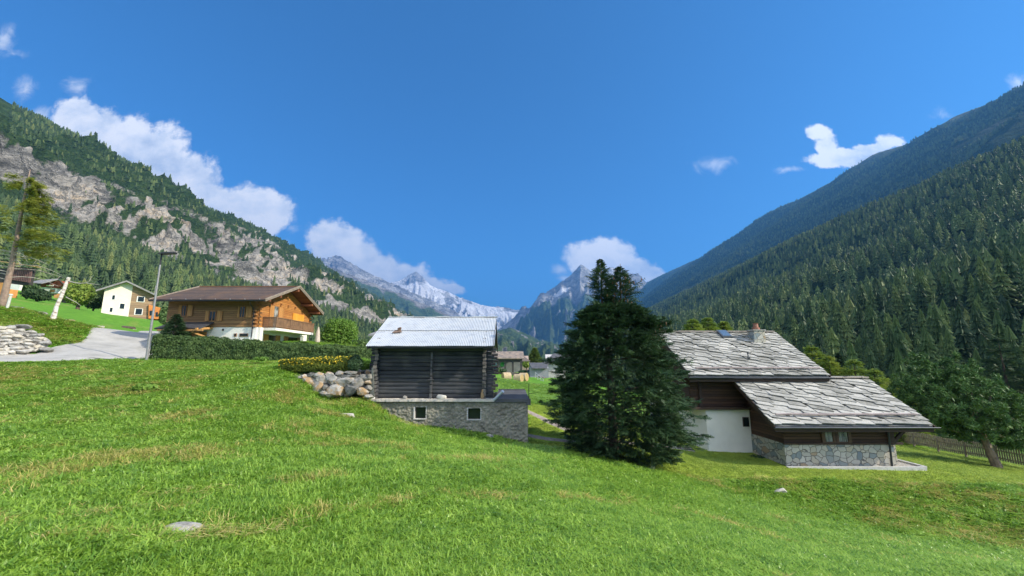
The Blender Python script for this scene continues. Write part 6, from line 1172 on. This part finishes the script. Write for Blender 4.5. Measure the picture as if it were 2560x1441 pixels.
# larches and firs behind the stone roofed house
for k, (px, pb, pt_, hw, Y, mt, lab) in enumerate([
    (1738, 900, 798, 46, 66, M_LAR2, 'yellow green larch top just behind the upper roof ridge, left one'), (1776, 900, 794, 46, 68, M_LAR2, 'yellow green larch top behind the upper roof ridge, middle one'), (1816, 900, 804, 40, 70, M_LAR2, 'yellow green larch top behind the upper roof ridge, right one by the skylight'),
    (2045, 1010, 864, 60, 46, M_LAR2, 'bright larch rising behind the right slope of the upper roof'), (2085, 1010, 890, 44, 44, M_LAR2, 'slim larch behind the lower end of the upper roof'), (2112, 1010, 884, 22, 50, M_DARK, 'narrow dark fir between the bright larches behind the roofs'),
    (2158, 1080, 898, 62, 42, M_LAR2, 'pointed light green larch behind the lower roof ridge'), (2208, 1090, 922, 66, 40, M_LAR2, 'bushy yellowish larch behind the right edge of the lower roof'), (2252, 1100, 955, 56, 39.8, M_LAR2, 'low yellowish larch above the right end of the lower roof'), (2135, 1080, 925, 44, 47, M_LAR2, 'low larch behind the lower roof ridge'), (2185, 1080, 960, 34, 44, M_LAR2, 'low bushy larch hugging the lower roof'),
    (2325, 1110, 886, 52, 40, M_PINE, 'tall pointed green conifer left of the stone pine'), (2540, 1080, 838, 60, 62, M_MIXED, 'tall blue green conifer cut by the right edge above the fence'), (2275, 1100, 1000, 36, 46, M_MIXED, 'dark low conifer behind the fence end')]):
    branch_conifer(px, pb, pt_, hw, Y, mt, lab, 'larch_tree' if mt is M_LAR2 else 'conifer_tree', seed=10 + k, sp_len=.5 * Y / 50, dens=1.7, shape=.66, base=0.0, wid=.035 * Y / 45, whorls=9)
# leaning stone pine by the fence
tb = P(2492, 1170, Y=27); tb.z = gz(tb.x, 27)
pn = thing('stone_pine', tuple(tb), 'broad tufted stone pine with a leaning trunk on the lawn beside the picket fence', 'tree')
cl = []; rg = np.random.default_rng(3)
LB = [(2330, 985, 42), (2376, 958, 34), (2414, 912, 20), (2418, 893, 11), (2396, 925, 20), (2438, 938, 26), (2470, 922, 15), (2472, 905, 8), (2505, 955, 20), (2532, 978, 18), (2350, 935, 18), (2326, 912, 18), (2322, 893, 10), (2303, 955, 20), (2455, 965, 40), (2400, 950, 34), (2400, 985, 60), (2350, 1028, 50), (2430, 1035, 62), (2490, 1010, 60), (2530, 1010, 45), (2560, 1060, 55), (2500, 1072, 50), (2440, 1078, 40), (2385, 1055, 42), (2575, 1100, 36), (2545, 1108, 26), (2325, 1045, 32), (2540, 1000, 30), (2600, 1070, 50)]
for (px, py, r_) in LB:
    m_n = int(19 * (r_ / 30) ** 2); c0 = P(px, py, Y=26.6); rw = r_ * 26.6 / 1050; d_ = rg.normal(size=(m_n, 3)); d_ /= np.linalg.norm(d_, axis=1)[:, None]; cl.append(np.array(c0) + d_ * rw * rg.uniform(.45, 1.0, (m_n, 1)) * np.array([1, 2.3, .8]))
cl = np.concatenate(cl); cl += np.array([0, .9, 0]); m_n = len(cl); k = 54
d_ = rg.normal(size=(m_n, k, 3)); d_[..., 2] += .55; d_ /= np.linalg.norm(d_, axis=2)[..., None]; c_ = cl[:, None, :] + d_ * .15; V, F = leaf_quads(c_.reshape(-1, 3), rg.normal(size=(m_n * k, 3)), .27, rg, .26, .3, d_.reshape(-1, 3)); link('crown', npmesh('crown', V - np.array(tb), F, M_PINE, False), (0, 0, 0), pn)
t1_ = P(2470, 1120, Y=27); t2_ = P(2440, 1050, Y=27.2); t3_ = P(2425, 960, Y=27.3)
g = MB(); g.tube([tb + Vector((.1, 0, -.5)), tb + Vector((.0, 0, .15)), t1_, t2_, t3_], [.34, .26, .20, .14, .04], 10)
for (px, py) in ((2350, 1010), (2390, 930), (2540, 1040), (2560, 1090), (2480, 960), (2360, 1070)): q_ = P(px, py, Y=27.4); g.tube([t1_.lerp(t2_, .6), t1_.lerp(q_, .55) + Vector((0, 0, .2)), q_], [.10, .06, .015], 6, cap=False)
g.build('trunk', plain('pale_pine_bark', (.30, .22, .16), (.12, .09, .07), 4, .9, .8, 16), pn)
# larch at the far left
lb = P(3, 776, Y=34); lz = lb.z; lt = thing('larch_tree', tuple(lb), 'tall yellow-tipped larch with bare lower trunk at the left edge', 'tree')
LP = []; LD = []; LL_ = []; rg = np.random.default_rng(8)
for k in range(84):
    u = k / 84; zc = lz + 4.4 + 6.9 * u; th = rg.uniform(0, 6.283); Lb = 3.9 * (1 - u * .72) * rg.uniform(.6, 1.15); th = th if rg.random() < .35 else rg.uniform(-.5, .5)
    for s_ in range(54):
        f_ = .22 + .75 * rg.random(); LP.append((lb.x + math.cos(th) * Lb * f_, lb.y + math.sin(th) * Lb * f_, zc + .28 * math.sin(f_ * 3) * Lb * .3 + rg.normal() * .13)); a2 = th + rg.normal() * .7; LD.append((math.cos(a2), math.sin(a2), rg.normal() * .12 - .05)); LL_.append(rg.uniform(.18, .42))
LD = np.array(LD); LD /= np.linalg.norm(LD, axis=1)[:, None]; V, F = sprays(np.array(LP), LD, np.array(LL_), rg, 6, .022, .25, .5); link('crown', npmesh('crown', V - np.array(lb), F, leafmat('airy_larch', (0.30, 0.34, 0.06), (0.14, 0.20, 0.04), (0.48, 0.45, 0.07), 0.9, 0.4, 0.6, 0.0), False), (0, 0, 0), lt)
trunk_part(lt, [lb + Vector((-.1, 0, -.6)), lb + Vector((0, 0, 1)), lb + Vector((.1, 0, 4)), lb + Vector((0, 0, 8.5)), lb + Vector((0, 0, 12.2))], [.33, .23, .18, .12, .03], plain('warm_larch_bark', (.36, .27, .20), (.20, .14, .11), 3, .9, .6, 10))
g = MB(); rg2 = random.Random(6)
for k in range(16):
    z_ = lz + rg2.uniform(2.4, 5.2); th_ = rg2.choice([rg2.uniform(-.5, .5), rg2.uniform(2.6, 3.6)]); L_ = rg2.uniform(1.5, 3.6); p_ = [Vector((lb.x, lb.y, z_))]
    for s_ in range(1, 5): f_ = s_ / 4; p_.append(Vector((lb.x + math.cos(th_) * L_ * f_, lb.y + math.sin(th_) * L_ * f_, z_ + .25 * L_ * f_ * (1 - f_ * 1.6) + rg2.uniform(-.08, .08))))
    g.tube(p_, [.04, .032, .024, .016, .006], 5, cap=False)
    for s_ in range(6): q_ = p_[2].lerp(p_[4], rg2.random()); g.tube([q_, q_ + Vector((rg2.uniform(-.4, .4), rg2.uniform(-.4, .4), rg2.uniform(-.5, .1)))], [.012, .004], 4, cap=False)
g.build('dead_branches', MATS['bleached_branch'], lt)
# shrubs between the red chalet and the dead trunk
def bush(name, px, py, rxp, ryp, Y, mat, label, cat='shrub', size=.1, n=2500, seed=0, lobes=9, trunk=True, flat=.9, group=None):
    c0 = P(px, py, Y=Y); rx = rxp * Y / 1050; rz = ryp * Y / 1050; rg = np.random.default_rng(seed + 70); pts = []; nr = []
    for k in range(lobes):
        d_ = rg.normal(size=3); d_ /= np.linalg.norm(d_); lc = d_ * .42 if k else np.zeros(3); lr = rg.uniform(.45, .62) if k else .72; m_n = n // lobes; e_ = rg.normal(size=(m_n, 3)); e_ /= np.linalg.norm(e_, axis=1)[:, None]; rr_ = lr * rg.uniform(.55, 1.0, (m_n, 1)) ** .5; rr_ = rr_ * (1 + .25 * (vnoise(e_[:, 0] * 3 + k, e_[:, 2] * 3 + e_[:, 1] * 2, seed)[:, None] - .5)); pts.append(lc + e_ * rr_); nr.append(e_)
    pts = np.concatenate(pts) * np.array([rx, rx * flat, rz]); nr = np.concatenate(nr); V, F = leaf_quads(pts, nr + np.array([0, 0, .35]), size, rg, .6, .6); base = c0 + Vector((0, 0, -rz)); r_ = plant(name, tuple(base), label, cat, [('crown', V + np.array([0, 0, rz]), F, mat)], group)
    if trunk: g = MB(); g.tube([base + Vector((0, 0, -.5)), base + Vector((.03, 0, rz * .5)), c0 + Vector((0, 0, rz * .3))], [.1 * rx + .03, .07 * rx + .02, .02], 7); [g.tube([base + Vector((0, 0, rz * .4)), c0 + Vector((math.cos(q) * rx * .5, math.sin(q) * rx * .5, rz * .2))], [.04 * rx + .01, .01], 5) for q in (0, 1.3, 2.6, 3.9, 5.2)]; g.build('trunk', bark, r_)
    return r_
bush('round_tree', 850, 834, 51, 56, 46, M_BROAD, 'bright green round leafy tree right of the chalet above the hedge', 'tree', .20, 15000, 1, 16)
bush('shrub', 95, 737, 32, 18, 100, M_MIXED, 'dark rounded shrub in front of the red chalet', 'shrub', .5, 2600, 2)
bush('shrub', 60, 716, 30, 12, 112, M_MIXED, 'low dark shrub left of the red chalet below the slatted barn', 'shrub', .5, 2400, 3)
bush('shrub', 200, 735, 40, 34, 90, M_LAR2, 'tall yellow green willow shrub between the dead trunk and the cream house', 'shrub', .5, 5200, 4)
bush('shrub', 236, 755, 22, 26, 96, M_MIXED, 'olive shrub touching the left wall of the cream house', 'shrub', .5, 2400, 5)
bush('shrub', 410, 790, 12, 26, 70, M_HEDGE, 'dark green shrub between the cream house and the chalet', 'shrub', .35, 1600, 6)
bush('shrub', 800, 862, 14, 14, 44, M_HEDGE, 'dark shrub behind the closed parasol', 'shrub', .16, 1500, 7)
bush('shrub', 1247, 925, 9, 6, 86, M_HEDGE, 'small green bush at the left foot of the open shed', 'shrub', .3, 700, 8)
bush('shrub', 1259, 927, 9, 5, 86, M_SPR, 'second small bush at the foot of the open shed', 'shrub', .3, 700, 9)
bush('shrub', 1307, 931, 12, 6, 84, M_SPR, 'dark low bush right of the open shed', 'shrub', .3, 900, 10)
bush('shrub', 1316, 912, 11, 12, 86, M_LAR2, 'olive bush between open shed and grey cottage', 'shrub', .3, 1100, 11)
bush('shrub', 888, 911, 20, 24, 20.95, M_SPR, 'dark clipped conifer bush at the right end of the flowering hedge', 'shrub', .06, 8000, 12)
bush('shrub', 918, 916, 26, 16, 22.6, M_BROAD, 'fresh green leafy bush above the dark corner of the boulder wall', 'shrub', .09, 2400, 13, trunk=False)
bush('shrub', 1895, 1146, 26, 8, 24.0, M_SPR, 'very dark low plant at the foot of the flagstone side wall', 'shrub', .08, 1400, 14, trunk=False)
bush('weed', 362, 972, 28, 11, 17.6, M_BROAD, 'clump of broad green dock leaves on the left meadow', 'plant', .26, 420, 15, trunk=False)
bush('weed', 655, 897, 20, 5, 24.5, M_BROAD, 'fresh green clump in front of the hedge', 'plant', .14, 300, 16, trunk=False)
bush('shrub', 905, 862, 26, 14, 48, M_HEDGE, 'dark hedge bush beside the low shed', 'shrub', .2, 1800, 17)
# hedges
def hedge(name, A_, B_, hA, hB, thick, mat, label, size, n, seed, extra=None, cat='hedge'):
    rg = np.random.default_rng(seed); A_, B_ = np.array(A_, float), np.array(B_, float); t = rg.random(n); h_ = hA + (hB - hA) * t; dd_ = (B_ - A_); L = np.linalg.norm(dd_[:2]); e_ = dd_ / L; sd_ = np.array([-e_[1], e_[0], 0])
    s = rg.uniform(-1, 1, n); v = rg.random(n); m_ = rg.random(n); s = np.where(m_ < .42, -1 + .25 * rg.random(n), np.where(m_ < .55, 1 - .25 * rg.random(n), s)); v = np.where(m_ > .62, 1 - .16 * rg.random(n), v)
    bump_ = 1 + .42 * (vnoise(t * L * 1.6, v * 3, seed) - .5) + .16 * (vnoise(t * L * 5, v * 7, seed + 1) - .5); s = s * bump_ * (1 - .28 * sstep(.75, 1, v)); hz = h_ * v * (1 + .22 * (vnoise(t * L * 1.1, s * 2 + 5, seed + 2) - .5) * (v > .5) + .20 * (vnoise(t * L * 4, s * 4 + 5, seed + 3) - .5) * (v > .5))
    endf = np.minimum(1, np.minimum(t, 1 - t) * L / .35) ** .5; s = s * (.4 + .6 * endf)
    p_ = A_ + dd_ * t[:, None] + sd_ * (s * thick / 2)[:, None]; p_[:, 2] += hz; nr = sd_ * s[:, None] + np.array([0, 0, 1]) * (v[:, None] ** 4 * 1.4 + .25)
    al = np.tile(np.array([[.3, -.2, 1.0]]), (n, 1)); V, F = leaf_quads(p_, nr, size, rg, .34, .7, al); r_ = plant(name, tuple(A_), label, cat, [('foliage', V - A_, F, mat)])
    g = MB()
    for k in range(int(L / .6)): q_ = A_ + dd_ * ((k + .5) * .6 / L); h0 = (hA + (hB - hA) * (k + .5) * .6 / L) * .8; g.tube([Vector(q_) + Vector((0, 0, -.3)), Vector(q_) + Vector((.03, 0, h0))], [.03, .01], 5)
    g.build('stem', bark, r_)
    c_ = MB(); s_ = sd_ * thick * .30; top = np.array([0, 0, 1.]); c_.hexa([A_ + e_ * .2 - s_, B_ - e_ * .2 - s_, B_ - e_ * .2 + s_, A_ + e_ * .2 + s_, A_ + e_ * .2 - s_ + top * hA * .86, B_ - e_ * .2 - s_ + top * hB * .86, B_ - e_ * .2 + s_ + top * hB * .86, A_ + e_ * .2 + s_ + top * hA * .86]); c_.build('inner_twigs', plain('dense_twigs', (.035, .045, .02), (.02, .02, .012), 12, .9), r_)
    if extra: extra(r_, A_, p_, s, v, rg)
    return r_
hA_ = P(380, 896, Y=28.6); hB_ = P(940, 904, Y=30.5)
hedge('evergreen_hedge', tuple(hA_), tuple(hB_), P(380, 838, Y=28.6).z - hA_.z, P(940, 871, Y=30.5).z - hB_.z, 1.1, M_HEDGE, 'long trimmed dark green evergreen hedge running below the chalet', .13, 60000, 31)
def flowers(r_, A_, p_, s, v, rg):
    k = np.where((v > .45))[0]; k = rg.choice(k, 420, replace=False); V, F = leaf_quads(p_[k] + np.array([0, -.03, .03]), np.tile(np.array([[0, -1, 1.0]]), (len(k), 1)), .05, rg, 1.0, .4); o = link('flowers', npmesh('flowers', V - A_, F, plain('yellow_petals', (.85, .62, .03), None, 4, .6), False), (0, 0, 0), r_); o['kind'] = 'stuff'
f0 = P(698, 927, Y=20.9); f1 = P(876, 930, Y=21.1)
hedge('flowering_hedge', tuple(f0), tuple(f1), P(698, 900, Y=20.9).z - f0.z, P(876, 891, Y=21.1).z - f1.z, .7, leafmat('olive_leaves', (.13, .17, .025), (.05, .08, .02), (.24, .25, .035), 2.0, .25, .6, 0), 'low hedge dotted with yellow flowers above the boulder wall', .075, 16000, 33, flowers)

# ------------------------------------------------------------------ grass
gm = leafmat('grass_blades', (0.27, 0.45, 0.05), (0.11, 0.25, 0.03), (0.44, 0.62, 0.10), 1.4, 0.42, 0.42, 0.6, 0.6)
gmd = leafmat('dry_grass_blades', (0.52, 0.46, 0.12), (0.28, 0.34, 0.06), (0.68, 0.58, 0.22), 0.9, 0.35, 0.6, 1.0)
gml = leafmat('mown_lawn_blades', (0.34, 0.44, 0.07), (0.22, 0.33, 0.05), (0.46, 0.55, 0.11), 0.8, 0.4, 0.6, 1.0)
def tuft(seed, nb, h, w_, spread, lean, mat):
    rg = random.Random(seed); V = []; F = []
    for i in range(nb):
        th = rg.uniform(0, 6.283); r0 = rg.uniform(0, spread); bx, by = math.cos(th) * r0, math.sin(th) * r0; ph = rg.uniform(0, 6.283); L = h * rg.uniform(.6, 1.2); ln = lean * rg.uniform(.3, 1.3); ww = w_ * rg.uniform(.7, 1.3)
        dx, dy = math.cos(ph), math.sin(ph); sx_, sy_ = -dy * ww, dx * ww; k = len(V)
        V += [(bx - sx_ * .5, by - sy_ * .5, -.02), (bx + sx_ * .5, by + sy_ * .5, -.02), (bx + sx_ * .5 + dx * ln * L * .35, by + sy_ * .5 + dy * ln * L * .35, L * .55), (bx - sx_ * .5 + dx * ln * L * .35, by - sy_ * .5 + dy * ln * L * .35, L * .55), (bx + dx * ln * L, by + dy * ln * L, L * (1 - .35 * ln)), (bx + dx * ln * L + sx_ * .1, by + dy * ln * L + sy_ * .1, L * (1 - .35 * ln))]
        F += [(k, k + 1, k + 2, k + 3), (k + 3, k + 2, k + 5, k + 4)]
    return V, F, mat
gp = [tuft(i, 14, .105, .010, .09, .7, gm) for i in range(4)] + [tuft(20 + i, 9, .085, .030, .07, 1.0, gm) for i in range(2)] + [tuft(40 + i, 13, .15, .006, .08, 1.2, gmd) for i in range(3)] + [tuft(60 + i, 16, .04, .007, .09, .7, gml) for i in range(2)]
GC = proto_coll('grass_tuft', gp)
R_ = np.random.default_rng(99); n = 240000; a_ = np.radians(R_.uniform(-56, 55, n)); r_ = 4.2 + 52 * R_.random(n) ** 1.3; gx, gy = r_ * np.sin(a_), r_ * np.cos(a_)
ok = (seg_dist(gx, gy, [tuple(p[:2]) for p in road_pts[::3]]) > 3.0) | (gy < 22.5); ok &= seg_dist(gx, gy, [tuple(p[:2]) for p in road_pts[::2]]) > 2.15
for pp in (path_pts, path2): ok &= seg_dist(gx, gy, [tuple(p[:2]) for p in pp[::3]]) > .5
for (x0, x1, y0, y1) in ((-7.2, .8, 20.95, 27.4), (10.2, 17.8, 24.9, 33), (13.3, 20.1, 21.45, 25.3), (-29, -20.3, 34.7, 44.5)): ok &= ~((gx > x0) & (gx < x1) & (gy > y0) & (gy < y1))
bare = [P(450, 1380, Y=6.35), P(862, 1030, Y=17.4)]
for q_ in bare: ok &= np.hypot((gx - q_.x) / 1.0, (gy - q_.y) / .8) > .30
gx, gy, r_ = gx[ok], gy[ok], r_[ok]; gzv = GZ(gx, gy); lawn = inside(gx, gy, LAWN); dry = dryness(gx, gy); n = len(gx); rn = R_.random(n)
idx = np.where(rn < .80, R_.integers(0, 4, n), R_.integers(4, 6, n)); near_ = vnoise(gx * .5, gy * .5, 71) > .5; hv = fbm(gx * .35, gy * .35, 3, 123); idx = np.where(near_ & (rn > .55) & (gx < 4) & (r_ < 12), R_.integers(4, 6, n), idx)
isd = R_.random(n) < dry * .42 * (.35 + 1.1 * vnoise(gx * 2.3, gy * 2.3, 55)); idx = np.where(isd, R_.integers(6, 9, n), idx); idx = np.where(lawn, R_.integers(9, 11, n), idx)
hs = R_.uniform(.7, 1.25, n) * (1 + .35 * vnoise(gx * .8, gy * .8, 12)) * (.75 + .4 * sstep(3, -6, gx)); hs = hs * (1 + .35 * hv); hs = np.where(lawn, R_.uniform(.7, 1.2, n), hs); wd = 1 + r_ / 14
scl = np.stack([wd, wd, hs * (1 - .35 * sstep(16, 27, r_))], 1); rot = np.zeros((n, 3)); rot[:, 2] = R_.random(n) * 6.283; rot[:, 0] = R_.normal(size=n) * .12; rot[:, 1] = R_.normal(size=n) * .12
scatter('grass', np.stack([gx, gy, gzv], 1), GC, idx, scl, rot, 'stuff', 'green meadow grass with dry yellow patches in the foreground', 'grass')
# long straw tussocks lying in the meadow
for k, (px, py, Y, nb, lab) in enumerate([(510, 1400, 6.1, 90, 'yellow straw tussock right of the grey rock, near the camera'), (440, 1255, 7.6, 70, 'slanting streak of dry straw in the middle of the left meadow'), (480, 1045, 14, 90, 'pale dry straw patch below the lamp, on the upper meadow'), (360, 1100, 11.5, 80, 'dry straw tuft left of the small white stone'), (110, 1140, 10.3, 80, 'dry straw tuft near the left edge of the meadow'), (170, 1075, 12.8, 60, 'thin dry straw tuft on the upper left meadow'), (2100, 1330, 12.0, 80, 'streak of pale straw in the right meadow'), (560, 985, 16, 80, 'yellow straw patch under the hedge, left of the boulder wall')]):
    q_ = P(px, py, Y=Y); rg = random.Random(k + 3); V = []; F = []; ang = .6 if px < 1280 else 2.4
    for i in range(nb):
        u, v_ = rg.gauss(0, .40), rg.gauss(0, .09); bx = q_.x + math.cos(ang) * u - math.sin(ang) * v_; by = q_.y + math.sin(ang) * u + math.cos(ang) * v_; z_ = gz(bx, by); ph = ang + rg.gauss(0, .35); L_ = rg.uniform(.2, .42); dx, dy = math.cos(ph), math.sin(ph); ww = .005 + Y * .0004; j = len(V); sx_, sy_ = -dy * ww, dx * ww; hh_ = rg.uniform(.06, .2)
        V += [(bx - sx_, by - sy_, z_), (bx + sx_, by + sy_, z_), (bx + dx * L_ * .6 + sx_, by + dy * L_ * .6 + sy_, z_ + hh_), (bx + dx * L_ * .6 - sx_, by + dy * L_ * .6 - sy_, z_ + hh_), (bx + dx * L_, by + dy * L_, z_ + hh_ * .8)]
        F += [(j, j + 1, j + 2, j + 3), (j + 3, j + 2, j + 4, j + 4)]
    g = MB(); g.v = [tuple(a) for a in V]; g.f = [tuple(dict.fromkeys(f__)) for f__ in F]; g.m = [0] * len(F); o = g.build('straw_tussock', gmd, None, (q_.x, q_.y, gz(q_.x, q_.y))); tag(o, lab, 'grass tuft', 'dry straw tussocks in the meadow')

# ------------------------------------------------------------------ haze: one closed box of pale air round everything
g = MB(); g.box(-17500, 17500, -17500, 17500, -240, 2650); hm = bpy.data.materials.new('valley_haze'); hm.use_nodes = True; nt = NT(hm.node_tree); nt.n.clear()
pv = nt.new('ShaderNodeVolumePrincipled'); pv.inputs['Color'].default_value = (0.12, 0.42, 1.0, 1); pv.inputs['Density'].default_value = 9.5e-5; pv.inputs['Anisotropy'].default_value = 0.25
oo = nt.new('ShaderNodeOutputMaterial'); nt.l.new(pv.outputs[0], oo.inputs['Volume']); tag(g.build('haze', hm), kind='stuff')
